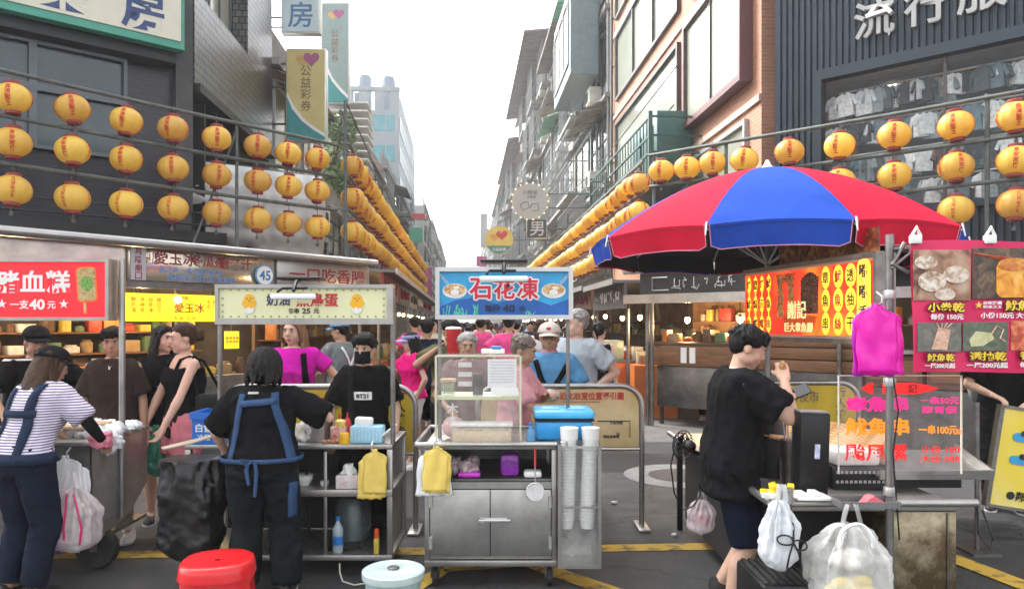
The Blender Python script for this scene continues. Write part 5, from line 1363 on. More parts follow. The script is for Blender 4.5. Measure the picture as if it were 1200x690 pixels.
# ---- grilled squid cart on the right
DX, DY = 1.75, 3.5
t = thing("food_cart", "grilled squid cart under the striped parasol, with clear acrylic price sheet and pipe rail", "cart", (DX, DY, 0))
MB().box2(-.46, .40, .08, 2.4, .70, .735, b=.004).build("counter", STEEL, t)
mb = MB(); mb.cyl((-.52, .03, .752), (.46, .03, .752), .02, n=12); mb.cyl((-.52, .03, .752), (-.52, 2.3, .752), .02, n=10); mb.build("rail", STEEL, t)
for (x, y) in ((-.44, .10), (-.44, 2.3), (.38, 2.3)): MB().box((x, y, .35), (.04, .04, .70), b=.003).build("leg", BLACKP, t)
MB().box2(.06, .40, .09, .6, .02, .695, b=.006).build("steel_cabinet", steel_mat("stained_brass_steel", (.42, .36, .25), .36, (.12, .085, .045), amt=(.42, .62)), t)
MB().box2(.352, .358, .085, .0885, .03, .69).build("seam", STEEL_D, t, 0)
MB().box2(-.42, .04, .5, 2.2, .12, .69).build("inner_cabinet", DARKIN, t, 0)
MB().box2(-.42, .04, .12, .5, .14, .16).build("lower_shelf", STEEL_D, t, 0)
MB().cyl((.02, -.02, 0), (.02, -.02, 2.02), .019, n=14).build("main_pole", PIPE, t)
mb = MB(); mb.cyl((.02, -.02, 1.95), (1.5, -.04, 1.985), .014, n=8); mb.tube([(.08, -.04, 1.98), (.02, -.05, 1.88), (.09, -.06, 1.84)], .01, 6); mb.tube([(.02, -.04, 1.86), (.1, -.05, 1.93), (.12, -.05, 2.03)], .008, 6); mb.build("banner_bar", PIPE, t)
for z in (1.31, .80, 1.72): MB().lathe([(.026, 0), (.028, .01), (.028, .03), (.026, .04)], (.02, -.02, z), 12).build("clamp", ALU, t)
mb = MB(); mb.tube([(.025, -.045, 1.35), (.04, -.06, 1.2), (.02, -.05, 1.0), (.03, -.06, .8), (.05, -.05, .6)], .004, 5); mb.build("cable", BLACKP, t)
# acrylic sheet with painted prices
ac = MB().box2(-.165, .43, .10, .104, .876, 1.352).build("price_sheet", sheet_mat("clear_acrylic_sheet", (.75, .7, .68), .05, .06, None, .02), t, 0)
ed = MB(); ed.box2(-.168, -.163, .097, .107, .876, 1.352); ed.box2(.428, .433, .097, .107, .876, 1.352); ed.box2(-.163, .428, .097, .107, 1.349, 1.354); ed.build("sheet_edge", pbr("acrylic_edge", (.6, .58, .5), .2), ac, 0)
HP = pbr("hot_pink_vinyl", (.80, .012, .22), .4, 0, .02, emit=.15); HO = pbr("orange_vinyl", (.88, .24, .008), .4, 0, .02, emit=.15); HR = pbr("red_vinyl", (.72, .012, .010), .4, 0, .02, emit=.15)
mb = MB(); write(mb, "章魚串", .02, 1.215, .075, .098, .03, fit=.30); write(mb, "一串50元", .322, 1.232, .036, .098, .014, fit=.19); write(mb, "膠胃價", .322, 1.187, .034, .098, .016, fit=.17); mb.build("lettering", HP, ac, 0)
mb = MB(); write(mb, "魷魚串", .02, 1.105, .085, .098, .03, fit=.31); write(mb, "一串100元", .315, 1.09, .045, .098, .018, fit=.185); write(mb, "起", .415, 1.08, .024, .098, .014); mb.build("lettering", HO, ac, 0)
mb = MB(); write(mb, "颱風螺", .015, .98, .085, .098, .016, fit=.30); write(mb, "小份 100", .325, .995, .034, .098, .008, fit=.185); write(mb, "大份 200", .325, .95, .034, .098, .008, fit=.185); mb.build("lettering", HR, ac, 0)
mb = MB(); mb.prism([(-.06, 1.29), (-.02, 1.315), (.0, 1.316), (.0, 1.264), (-.02, 1.265)], .095, .098); mb.prism([(.045, 1.264), (.045, 1.316), (.2, 1.318), (.27, 1.305), (.32, 1.29), (.27, 1.275), (.2, 1.262)], .095, .098); mb.build("red_oval", HR, ac, 0)
mb = MB(); write(mb, "記", .19, 1.29, .042, .0935, .006); mb.build("lettering", pbr("dark_red_lettering", (.12, .005, .005), .5), ac, 0)
# red light box sign running into depth
a = Vector((1.92, 6.13, 0)); b = Vector((2.21, 4.53, 0)); ang = atan2(b.y - a.y, b.x - a.x); L = (b - a).length
s = thing("light_box_sign", "red lit sign box with yellow oval characters, squid and dark skewers, under the parasol", "sign", (a.x, a.y, 1.505), ang)
H = .51
RSF = food_mat("red_orange_sign_print", [(.52, .008, .004), (.66, .02, .008), (.80, .12, .01)], 1.6, .35)
RSF.node_tree.nodes["Principled BSDF"].inputs["Emission Strength"].default_value = .45
RSF.node_tree.links.new(RSF.node_tree.nodes["Color Ramp"].outputs[0], RSF.node_tree.nodes["Principled BSDF"].inputs["Emission Color"])
MB().box2(0, L, .012, .12, 0, H).build("box", ALU, s, 0); MB().box2(.02, L - .02, -.004, .010, .02, H - .02).build("face", RSF, s, 0)
fr = MB(); fr.box2(-.005, L + .005, -.01, .125, H + .001, H + .03); fr.box2(-.005, L + .005, -.01, .125, -.03, -.001); fr.box2(L + .001, L + .03, -.01, .125, -.03, H + .03); fr.build("frame", PIPE, s, 0)
YO = pbr("yellow_oval_print", (.85, .50, .03), .4, 0, .1, 5, emit=.45)
mo = MB(); mk = MB(); mr_ = MB()
def col(fr_, chars, red=False, w=.07, one=False):
    x = fr_ * L
    if one: mo.prism(rr(x, .30, w * 1.5, .40, .05), -.009, -.005)
    for i, ch in enumerate(chars):
        z = .41 - i * .155
        if one: z = .43 - i * .13
        else: mo.disc((x, z), w * (.62 if fr_ > .5 else .5), .075 if fr_ > .5 else .06, -.009, -.005, 18)
        write(mr_ if red else mk, ch, x, z, (.085 if fr_ > .5 else .075) if not one else .09, -.010, .016, wide=.85 if not one else 1)
    if not one: mo.box2(x - .004, x + .004, -.007, -.0045, .03, .48)
col(.055, "烤魷魚", w=.06); col(.118, "鹽焗蝦", w=.06); col(.18, "烤酒螺", True, w=.06); col(.243, "魷魚串", w=.06); col(.70, "章魚串"); col(.785, "魷魚絲", True, .08); col(.865, "透抽干", False, .085); col(.945, "嘟嘟香", False, .085, True)
mo.build("oval_print", YO, s, 0); mk.build("lettering", TEXT_BLK, s, 0); mr_.build("lettering", TEXT_RED, s, 0)
mb = MB(); r9 = random.Random(4)
for cxq in (.355, .43):
    for k in range(5):
        mb.disc((cxq * L + r9.uniform(-.02, .02), .18 + k * .06), .05 - .004 * k, .04, -.009 - .0004 * k, -.005, 12)
    for k in range(5): mb.tube([(cxq * L - .04 + .02 * k, -.008, .40), (cxq * L - .06 + .03 * k, -.008, .47)], .008, 4)
mb.build("squid_print", food_mat("roast_squid_print", [(.20, .05, .02), (.55, .24, .06), (.75, .5, .2)], 30), s, 0)
mb = MB()
for k in range(7):
    x = (.53 + k * .018) * L; mb.tube([(x, -.008, .17), (x, -.008, .30), (x + .006, -.008, .40 + .03 * sin(k * .55)), (x + .012, -.008, .43 + .03 * sin(k * .55))], [.013, .013, .013, .009], 6)
    for j in range(8): mb.disc((x + .004, .19 + j * .03), .0145, .008, -.0215, -.0095, 6)
mb.build("skewer_print", food_mat("dark_skewer_print", [(.02, .008, .006), (.09, .03, .02), (.30, .14, .06)], 40), s, 0)
mb = MB(); mb.prism([(.37 * L, .15), (.50 * L, .17), (.64 * L, .15), (.61 * L, .04), (.40 * L, .04)], -.012, -.009); mb.build("pot_print", pbr("orange_pot_print", (.70, .10, .01), .5, 0, .2, 6), s, 0)
mb = MB(); write(mb, "謝記", .50 * L, .20, .13, -.0245, .012, fit=.24); write(mb, "巨大章魚腳", .505 * L, .075, .07, -.0165, .012, fit=.36); mb.build("lettering", pbr("pale_gold_lettering", (.85, .66, .30), .4, emit=.2), s, 0)
# rolled food pictures above the sign box
s = thing("food_banner", "dark narrow food picture strip lying above the red light box sign", "banner", (a.x + .1, a.y, 2.05), ang)
mb = MB(); mb.box2(.3, L - .15, .03, .04, 0, .17); mb.build("sheet", food_mat("grilled_food_print", [(.04, .01, .006), (.22, .05, .02), (.42, .20, .07)], 12), s, 0)
# pink banner with food pictures
Yb = 3.4
s = thing("food_banner", "pink banner with four squid pictures and yellow prices, hanging at the right edge", "banner", (Xat(1067, Yb), Yb, 0))
def bx(px): return Xat(px, Yb) - Xat(1067, Yb)
zt_, zb_ = Zat(282, Yb), Zat(436, Yb)
PK = pbr("magenta_banner_print", (.66, .008, .10), .45, 0, .06, 2)
rows = []
for i in range(12):
    z = zt_ + (zb_ - zt_) * i / 11
    rows.append([(x + .04 * (i / 11) * (1 - min(1, x / .1)) * .3, .006 * sin(x * 14 + i * .6), z + .004 * sin(x * 9)) for x in [1.1 * j / 24 for j in range(25)]])
MB().grid(rows).build("sheet", PK, s, 60)
def pic(x0, x1, y0, y1, m, y=-.010, name="food_picture"): return MB().box2(bx(x0), bx(x1), y, y + .003, Zat(y1, Yb), Zat(y0, Yb)).build(name, m, s, 0)
f1 = pic(1069, 1136, 293, 352, food_mat("squid_dish_print", [(.10, .05, .03), (.38, .20, .12), (.50, .36, .27)], 9))
mb = MB(); r9 = random.Random(8)
for (x, y, rx, rz) in ((1090, 330, 16, 12), (1118, 322, 15, 10), (1083, 308, 13, 8), (1105, 345, 12, 7)): mb.disc((bx(x), Zat(y, Yb)), rx / F * Yb, rz / F * Yb, -.0135 - .0003 * rx, -.0105, 18)
mb.build("squid_print", food_mat("pale_squid_print", [(.30, .17, .10), (.62, .50, .40), (.75, .70, .62)], 26), f1, 0)
f2 = pic(1138, 1230, 291, 350, food_mat("dark_grill_print", [(.02, .014, .012), (.09, .055, .035), (.20, .12, .07)], 18))
mb = MB(); mb.prism(rr(bx(1186), Zat(328, Yb), .16, .16, .03), -.0135, -.0105); mb.build("squid_print", food_mat("orange_squid_print", [(.50, .12, .01), (.78, .32, .02), (.85, .50, .12)], 14), f2, 0)
mb = MB(); mb.disc((bx(1186), Zat(310, Yb)), .075, .03, -.0165, -.014, 22); mb.build("squid_rim_print", food_mat("roast_rim_print", [(.45, .08, .01), (.80, .40, .06)], 30), f2, 0)
mb = MB(); 
for k in range(6): mb.tube([(bx(1140 + k * 7), -.0125, Zat(297 + k, Yb)), (bx(1170 + k * 4), -.0125, Zat(304, Yb))], .004, 4)
mb.build("tentacle_print", food_mat("red_tentacle_print", [(.35, .04, .02), (.6, .15, .06)], 30), f2, 0)
f3 = pic(1074, 1125, 378, 412, food_mat("grey_mat_print", [(.10, .10, .09), (.20, .19, .16)], 20))
mb = MB(); mb.prism([(bx(1090), Zat(409, Yb)), (bx(1108), Zat(410, Yb)), (bx(1112), Zat(386, Yb)), (bx(1098), Zat(383, Yb))], -.0135, -.0105)
for k in range(4): mb.tube([(bx(1099 + 3 * k), -.012, Zat(384, Yb)), (bx(1096 + 6 * k), -.012, Zat(378.5, Yb))], .003, 4)
mb.build("squid_print", food_mat("dried_squid_print", [(.50, .25, .16), (.72, .50, .38)], 30), f3, 0)
f4 = pic(1127, 1180, 377, 411, food_mat("green_mat_print", [(.06, .09, .06), (.16, .17, .12)], 20))
mb = MB(); mb.prism([(bx(1134), Zat(398, Yb)), (bx(1142), Zat(388, Yb)), (bx(1160), Zat(390, Yb)), (bx(1163), Zat(397, Yb)), (bx(1150), Zat(405, Yb)), (bx(1136), Zat(406, Yb))], -.0135, -.0105); mb.build("squid_print", food_mat("green_white_squid_print", [(.45, .42, .20), (.62, .60, .36)], 20), f4, 0)
mb = MB(); mb.tube([(bx(1160), -.0125, Zat(391, Yb)), (bx(1166), -.0125, Zat(382, Yb)), (bx(1174), -.0125, Zat(386, Yb)), (bx(1170), -.0125, Zat(396, Yb)), (bx(1176), -.0125, Zat(400, Yb))], .004, 4); mb.build("tentacle_print", food_mat("dried_squid_print", [], 1), f4, 0)
f5 = pic(1183, 1240, 376, 410, food_mat("red_snack_print", [(.30, .03, .02), (.60, .12, .05), (.7, .3, .15)], 26))
YL = pbr("banner_yellow_lettering", (.85, .62, .04), .45); 
mo = MB(); ml = MB(); mw = MB()
def bt(mbx, txt, px, py, hpx, out=True, wpx=None):
    k = dict(bold=.022)
    if wpx: k["fit"] = wpx / F * Yb
    if out: outline(mo, txt, bx(px), Zat(py, Yb), hpx / F * Yb, .005, -.0155, **k)
    write(mbx, txt, bx(px), Zat(py, Yb), hpx / F * Yb, -.019, **k)
bt(ml, "小卷乾", 1106, 360, 11, True, 43); bt(mw, "毎份 150元", 1107, 371, 7, False, 38)
bt(ml, "魷魚酥", 1196, 358, 12, True, 42); bt(mw, "小份150元 大份250元", 1186, 369.5, 7, False, 80)
bt(ml, "魷魚乾", 1100, 418.5, 9, True, 32); bt(mw, "一尾200元起", 1099, 428, 6, False, 35)
bt(ml, "透抽乾", 1155, 417, 10.5, True, 43); bt(mw, "一尾200元起", 1154, 427.5, 6.5, False, 48)
bt(ml, "香魚片", 1212, 416, 10.5, True, 40); bt(mw, "毎份150元", 1212, 427, 6.5, False, 40)
bt(ml, "★", 1144, 357, 8, False); bt(mw, "必吃推薦", 1160, 355, 4, False, 22); bt(mw, "魷魚之王", 1160, 359.5, 3.5, False, 22)
mo.build("letter_outline", pbr("dark_maroon_print", (.10, .005, .02), .5), s, 0); ml.build("lettering", YL, s, 0); mw.build("lettering", WHT, s, 0)
mb = MB()
for x in (.02, .36): mb.box((x, -.005, zt_ + .005), (.05, .03, .04), b=.006); mb.tube([(x - .02, -.01, zt_ + .02), (x, -.015, zt_ + .06), (x + .02, -.01, zt_ + .02)], .008, 6)
mb.build("clip", WHITEP, s)

# ---------------------------------------------------------------- plastic bags
def bag_mesh(w, h, d, seed, handles=True, nu=72, nv=46, sag=.15, crump=.022, neck=.25):
    """a filled carrier bag hanging from its handles; origin at the handles, hangs to -h"""
    r0 = random.Random(seed); off = Vector((r0.uniform(0, 50), r0.uniform(0, 50), 0)); mb = MB(); rows = []
    body = h * .8
    for i in range(nv + 1):
        q = i / nv; z = -(h - body) - body * q
        s_ = (neck + (1 - neck) * min(1, (q / .35)) ** .7) if q < .35 else 1
        s_ *= (1 - max(0, (q - .72) / .28) ** 2.2 * .92) ; s_ = max(s_, .02)
        row = []
        for j in range(nu):
            a = 2 * pi * j / nu; ca, sa = cos(a), sin(a)
            e = 2.6; rx = w / 2 * abs(ca) ** (2 / e) * (1 if ca > 0 else -1); ry = d / 2 * abs(sa) ** (2 / e) * (1 if sa > 0 else -1)
            p = Vector((rx * s_ * (1 + sag * (q - .5)), ry * s_ * (1 + 2 * sag * (q - .3)), z))
            n = noise.noise(Vector((p.x * 9, p.y * 9, p.z * 5)) + off) + .5 * noise.noise(Vector((p.x * 28, p.y * 28, p.z * 12)) + off)
            fold = .5 * sin(a * 9 + q * 3 + seed) + .35 * sin(a * 17 + q * 5 + seed * 2)
            k = crump * (n + .35 * noise.noise(Vector((p.x * 60, p.y * 60, p.z * 26)) + off)) + (.16 * w * fold * (1 - q) ** 1.5 * min(1, .3 + q * 3) * (1 if neck < .6 else .35))
            row.append(p + Vector((ca, sa, 0)) * k)
        rows.append(row)
    mb.loft(rows)
    if handles:
        for s_ in (-1, 1):
            x = w * neck * .5 * s_
            hb = []
            for i in range(9):
                q = i / 8; hb.append([(x * (1 - q * .6) - .012, -d * .15, -(h - body) * (1 - q) + .012 * sin(q * 3)), (x * (1 - q * .6), -d * .2, -(h - body) * (1 - q)), (x * (1 - q * .6) + .014, -d * .12, -(h - body) * (1 - q))])
            mb.grid(hb)
    return mb
def bag(name, label, loc, w, h, d, seed, m, rz=0, cat="bag", content=None, group=None, **k):
    t = thing(name, label, cat, loc, rz, group)
    bag_mesh(w, h, d, seed, **k).build("bag", m, t, 80)
    if content:
        for (c, r_, cm) in content:
            mb = MB()
            for i in range(14):
                q = Vector((rs.uniform(-1, 1), rs.uniform(-1, 1), rs.uniform(-1, 1))) * .6
                mb.ell((c[0] + q.x * r_[0], c[1] + q.y * r_[1], c[2] + q.z * r_[2]), (r_[0] * .4, r_[1] * .4, r_[2] * .4), RZ(0), 8, 6)
            mb.build("contents", cm, t)
    return t
def bag_stack(name, label, loc, w, h, n, m, rz=0, seed=1, hole=.35):
    """flat pad of new carrier bags hanging from a hook by the punched tab"""
    t = thing(name, label, "bags", loc, rz)
    r_ = random.Random(seed)
    for k in range(n):
        dx, dz, a = r_.uniform(-.03, .03), r_.uniform(-.03, .0) - k * .012, r_.uniform(-.07, .07)
        rows = []
        nn = 16
        for i in range(nn + 1):
            q = i / nn; z = -h * q
            if q < .08: hw = w * .10
            elif q < .17: hw = w * (.10 + .38 * ((q - .08) / .09) ** .5)
            else: hw = w * (.48 + .02 * sin(q * 12 + k))
            rows.append([(dx + (j / 10 - .5) * 2 * hw + a * z, .012 * k + .004 * sin(j * .9 + q * 5 + k) + .007 * noise.noise(Vector((j * .4, q * 4, k * 3.1 + seed))), z + dz + (0.004 * sin(j * 1.7 + k) if i == nn else 0)) for j in range(11)])
        mb = MB().grid(rows); o = mb.build("bag", m if not isinstance(m, list) else m[k % len(m)], t, 80)
        md = o.modifiers.new("thick", 'SOLIDIFY'); md.thickness = .006
    mb = MB(); mb.tube([(0, .01, -.02), (0, -.02, -.01), (0, -.02, .02), (0, .03, .04)], .004, 6); mb.build("hook", ALU, t)
    return t
MAG = pbr("magenta_plastic_film", (.78, .008, .40), .3, 0, .08, 6, .15, 12, sub=.0); YBAG = pbr("pale_yellow_plastic_film", (.78, .58, .13), .38, 0, .08, 6, .2, 14)
WFILM = pbr("white_plastic_film", (.74, .75, .76), .32, 0, .06, 6, .2, 12); PUR = pbr("violet_plastic_film", (.50, .01, .42), .3, 0, .08, 6, .15, 12)
MILKY = sheet_mat("milky_plastic_film", (.72, .75, .78), .72, .3); CLEARF = sheet_mat("clear_crinkled_film", (.78, .78, .76), .42, .25); BLKF = pbr("black_plastic_film", (.006, .006, .007), .42, 0, .3, 6, .25, 14)
GRNF = sheet_mat("green_plastic_film", (.06, .30, .20), .75, .3, (.5, .9, .7))
bag_stack("carrier_bags", "pad of bright magenta carrier bags hanging on the squid cart pole", P(1031, 352, 3.42), .195, .32, 3, [MAG, MAG, PUR], 0, 3)
bag_stack("carrier_bags", "pale yellow carrier bags over white ones, hanging on the left of the central cart", P(510, 521, 4.44), .155, .27, 4, [YBAG, YBAG, WFILM, WFILM], 0, 5)
bag_stack("carrier_bags", "pale yellow carrier bags hanging from the egg cart's right corner", P(436, 525, 4.66), .155, .28, 3, [YBAG, YBAG, YBAG], 0, 6)
bag_stack("carrier_bags", "white carrier bags with a green print hanging on the left cart", P(80, 533, 4.60), .19, .30, 4, [WFILM] * 4, .1, 8)
bag("shopping_bag", "clear bag with pink stripes full of wrapped food, hanging under the white bags", P(86, 552, 4.55), .30, .50, .2, 4, sheet_mat("clear_pinkish_film", (.75, .66, .68), .5, .25), content=[((0, 0, -.30), (.09, .06, .08), pbr("green_filling", (.16, .28, .08), .5, 0, .4, 14)), ((.03, .0, -.22), (.08, .06, .06), pbr("pale_wrapping", (.6, .58, .5), .5, 0, .2, 14))])
o = [x for x in COL.objects if x.name.startswith("shopping_bag")][-1]
mb = MB()
for (x0_, x1_) in ((-.08, -.11), (.02, .01), (.09, .12)): mb.tube([(x0_ * .6, -.09, -.12), (x0_, -.112, -.2), (x1_, -.118, -.32), (x1_ * .8, -.10, -.42)], .007, 5)
mb.build("stripe", pbr("rose_stripe_print", (.55, .02, .14), .4), o)
bag("trash_bag", "big black rubbish bag hanging open from the left end of the egg cart", (Xat(233, 4.6), 4.52, .95), .37, .82, .30, 9, BLKF, 0, handles=False, crump=.032, neck=.95, sag=.02)
bag("shopping_bag", "white carrier bag with a bottle, hanging at the squid cart beside the man's leg", P(914, 566, 3.42), .165, .40, .13, 12, MILKY, .1, content=[((0.0, 0, -.2), (.035, .03, .1), pbr("bottle_in_bag", (.5, .55, .6), .4))])
bag("shopping_bag", "large clear bag of yellow peel hanging in front of the squid cart", P(994, 588, 3.36), .34, .50, .24, 14, CLEARF, 0, content=[((0, 0, -.40), (.13, .09, .08), pbr("yellow_peel", (.80, .62, .08), .5, 0, .15, 14)), ((.0, 0, -.27), (.1, .07, .06), pbr("pale_wrapping", (.6, .58, .5), .5))])
mb = MB()
o = [x for x in COL.objects if x.name.startswith("shopping_bag")][-1]
mb.tube([(-.032 + .075 * cos(pi * i / 14) * (1.0 if i else 1), -.145 - .006 * sin(i), -.16 + .10 * sin(pi * i / 14)) for i in range(15)], .009, 6); mb.build("handle", WFILM, o)
bag("shopping_bag", "small pinkish clear bag hanging behind the man with the phone", P(822, 575, 4.4), .15, .26, .10, 15, sheet_mat("clear_pinkish_film", (), 0), content=[((0, 0, -.16), (.05, .03, .04), pbr("pink_wrapper", (.65, .2, .28), .5))])
bag("shopping_bag", "thin green carrier bag held by the woman with long black hair", P(184, 497, 5.72), .18, .40, .12, 17, GRNF)
# ---------------------------------------------------------------- barriers
def barrier(label, Y, pxl, pxr, ztop, zbot, board, rz=0, leg_l=True, leg_r=True, corner=.16, board_r=True):
    xc_ = Xat((pxl + pxr) / 2, Y); W = Xat(pxr, Y) - Xat(pxl, Y)
    t = thing("barrier_sign", label, "barrier", (xc_, Y, 0), rz)
    x0, x1 = -W / 2, W / 2; pts = []
    pts.append((x0, 0, 0)); pts.append((x0, 0, ztop - corner))
    for i in range(1, 7): a_ = pi - pi / 2 * i / 6; pts.append((x0 + corner + corner * cos(a_), 0, ztop - corner + corner * sin(a_)))
    for i in range(0, 7): a_ = pi / 2 - pi / 2 * i / 6; pts.append((x1 - corner + corner * cos(a_), 0, ztop - corner + corner * sin(a_)))
    pts.append((x1, 0, 0))
    mb = MB().tube(pts, .022, 12); mb.cyl((x0, 0, zbot), (x1, 0, zbot), .016, n=8)
    for x in (x0, x1): mb.box((x, 0, .012), (.09, .3, .022), b=.004)
    mb.build("tube_frame", STEEL, t)
    g = .025
    poly = [(x0 + g, zbot + .018), (x1 - g, zbot + .018), (x1 - g, ztop - corner)]
    for i in range(1, 7): a_ = pi / 2 * i / 6; poly.append((x1 - corner + (corner - g) * cos(a_), ztop - corner + (corner - g) * sin(a_)))
    for i in range(0, 7): a_ = pi / 2 + pi / 2 * i / 6; poly.append((x0 + corner + (corner - g) * cos(a_), ztop - corner + (corner - g) * sin(a_)))
    MB().prism(poly, -.008, .008).build("board", board, t, 0)
    return t, x0, x1
YB = pbr("dirty_yellow_board", (.50, .36, .015), .45, 0, .3, 2.5, .1, 8)
CB = pbr("aged_cream_board", (.44, .32, .13), .5, 0, .3, 3, .1, 8, col2=(.62, .50, .28), ramp=(.35, .6))
t, x0, x1 = barrier("cream barrier board about rest rooms with red characters, behind the blue cooler", 5.85, 560, 752, 1.115, .62, CB)
mb = MB()
def px2(px, Y, xc_): return Xat(px, Y) - xc_
xcb = Xat(656, 5.85)
write(mb, "鄰近化妝室位置導引圖", px2(689, 5.85, xcb), Zat(463.5, 5.85), .062, -.011, .02, fit=.56)
mb.build("lettering", pbr("brick_red_lettering", (.42, .03, .02), .5), t, 0)
mb = MB(); write(mb, "Nearby Dressing Room Location Guidance", px2(680, 5.85, xcb), Zat(470.5, 5.85), .016, -.011, .0); mb.build("lettering", MC["brick_red_lettering"], t, 0)
mb = MB(); x_ = px2(627, 5.85, xcb); z_ = Zat(463, 5.85)
mb.tube([(x_ - .028, -.011, z_ - .028), (x_ + .028, -.011, z_ - .028), (x_ + .028, -.011, z_ + .022), (x_ - .028, -.011, z_ + .022), (x_ - .028, -.011, z_ - .028)], .004, 4)
mb.build("map_mark", pbr("maroon_print", (.25, .05, .04), .5), t, 0)
mb = MB()
for (px, py, s_) in ((722, 495, "仁愛市場"), (716, 511, "博愛停車場"), (724, 508, "35")): write(mb, s_, px2(px, 5.85, xcb), Zat(py, 5.85), .024, -.011, .006)
mb.tube([(px2(700, 5.85, xcb), -.01, Zat(493, 5.85)), (px2(738, 5.85, xcb), -.01, Zat(493, 5.85)), (px2(738, 5.85, xcb), -.01, Zat(512, 5.85))], .004, 4)
mb.build("lettering", TEXT_BLK, t, 0)
t, x0, x1 = barrier("yellow barrier board for the pedestrian zone, behind the egg cart", 5.75, 262, 487, 1.12, .60, YB)
xcb = Xat(374.5, 5.75)
mb = MB(); write(mb, "行人徒步區", px2(469, 5.75, xcb), .87, .085, -.011, .02, vertical=True); mb.build("lettering", TEXT_BLK, t, 0)
mb = MB(); write(mb, "廟口夜市", px2(330, 5.75, xcb), 1.0, .11, -.011, .02, fit=.75); mb.build("lettering", TEXT_RED, t, 0)
mb = MB(); write(mb, "夜市入口", px2(400, 5.75, xcb), .98, .07, -.011, .01); mb.build("lettering", BROWNT, t, 0)
t, x0, x1 = barrier("yellow barrier board seen behind the squid cart and the acrylic sheet", 6.5, 862, 1006, 1.09, .55, YB)
xcb = Xat(934, 6.5)
mb = MB(); write(mb, "廟口夜市", px2(935, 6.5, xcb), .97, .10, -.011, .01, fit=.36); write(mb, "行人徒步區", px2(985, 6.5, xcb), .82, .085, -.011, .02, vertical=True); mb.build("lettering", BROWNT, t, 0)
# information board at the far right
t = thing("information_board", "tilted yellow and blue rest room guide board on a thin post at the right edge", "sign", (Xat(1148, 5.2), 5.2, 0))
MB().cyl((0, .03, 0), (0, .03, 1.05), .016, n=8).build("post", PIPE, t); MB().box((0, .03, .01), (.2, .25, .02)).build("foot", STEEL_D, t)
R = T(.04, 0, .33) @ RY(radians(9)); Wb, Hb = 1.1, .72
MB().box2(.03, Wb, .01, .03, .02, Hb - .02, R).build("board", food_mat("yellow_white_board", [(.78, .60, .02), (.80, .66, .12), (.72, .70, .50)], 1.3, .4), t, 0)
fr = MB(); fr.box2(0, .03, 0, .05, 0, Hb, R); fr.box2(.03, Wb, 0, .05, Hb - .02, Hb, R); fr.box2(.03, Wb, 0, .05, 0, .02, R); fr.build("frame", PIPE, t, 0)
mb = MB()
for z in (.40, .56): mb.prism(rr(.62, z, 1.0, .06, .028), .003, .009, R @ T(0, 0, -.05))
mb.build("blue_bar", pbr("sky_blue_print", (.04, .33, .62), .4), t, 0)
mb = MB(); write(mb, "基隆廟口夜市", .52, .635, .09, .006, .016, M=R); mb.build("lettering", TEXT_RED, t, 0)
mb = MB(); write(mb, "●仁愛市場化妝室", .38, .565, .052, .0, .012, M=R @ T(0, 0, -.025)); write(mb, "●博愛停車場化妝室", .42, .40, .052, .0, .012, M=R @ T(0, 0, -.02)); write(mb, "●鄰近化妝室位置", .42, .10, .07, .006, .016, M=R); mb.build("lettering", TEXT_BLK, t, 0)
mb = MB(); write(mb, "Keelung Night Market", .5, .58, .022, .006, .002, M=R); write(mb, "Nearby Dressing Room Location Guidance", .5, .045, .02, .006, .002, M=R); mb.build("lettering", MC["brick_red_lettering"], t, 0)
MB().tube([(.03, .02, .3), (.06, -.05, .12), (.02, -.08, .05), (-.04, -.05, .15), (0, .03, .4)], .006, 6).build("cable", BLACKP, t)

# ---------------------------------------------------------------- things on and around the carts
REDP = pbr("red_stool_plastic", (.62, .010, .015), .28, 0, .06, 4, .05, 60)
t = thing("plastic_stool", "red plastic stool in front of the black rubbish bag", "stool", (Xat(255, 3.62), 3.62, 0), .2)
mb = MB(); zs = .46
rows = []
for i, (r_, z) in enumerate(((.0, zs - .006), (.02, zs - .006), (.11, zs), (.145, zs), (.155, zs - .008), (.16, zs - .03), (.165, zs - .07))):
    rows.append([(max(r_, .012) * 1.0 * (abs(cos(2 * pi * j / 36)) ** .8 * (1 if cos(2 * pi * j / 36) > 0 else -1)) * 1.08, max(r_, .012) * 1.0 * (abs(sin(2 * pi * j / 36)) ** .8 * (1 if sin(2 * pi * j / 36) > 0 else -1)) * 1.08, z) for j in range(36)])
mb.loft(rows, caps=False); mb.build("seat", REDP, t, 50)
for k in range(4):
    a_ = pi / 4 + k * pi / 2; ca, sa = cos(a_), sin(a_); mb = MB(); rings = []
    for (q, z) in ((0, zs - .05), (.25, zs - .16), (.6, .2), (1, 0)):
        r_ = .158 + .055 * q; wd = .062 - .02 * q; c = Vector((ca * r_, sa * r_, z)); tg = Vector((-sa, ca, 0)); rd = Vector((ca, sa, 0))
        rings.append([c + tg * wd, c + rd * .012 + tg * wd * .4, c + rd * .012 - tg * wd * .4, c - tg * wd, c - rd * .008 - tg * wd * .4, c - rd * .008 + tg * wd * .4])
    mb.loft(rings); o = mb.build("leg", REDP, t, 40)
mb = MB()
for k in range(4):
    a_ = k * pi / 2; rows = []
    for i in range(7):
        b_ = a_ - .62 + 1.24 * i / 6; q = abs(i - 3) / 3; rows.append([(cos(b_) * .167, sin(b_) * .167, zs - .05), (cos(b_) * .172, sin(b_) * .172, zs - .085 - .05 * q ** 2)])
    mb.grid(rows)
mb.build("apron_rim", REDP, t, 50)
t = thing("bucket", "round translucent bucket with a pale lid on the ground before the two carts", "bucket", (Xat(461, 4.05), 4.05, 0))
MB().lathe([(.135, .0), (.155, .24)], (0, 0, .001), 32).build("body", sheet_mat("milky_aqua_plastic", (.40, .55, .55), .85, .3), t)
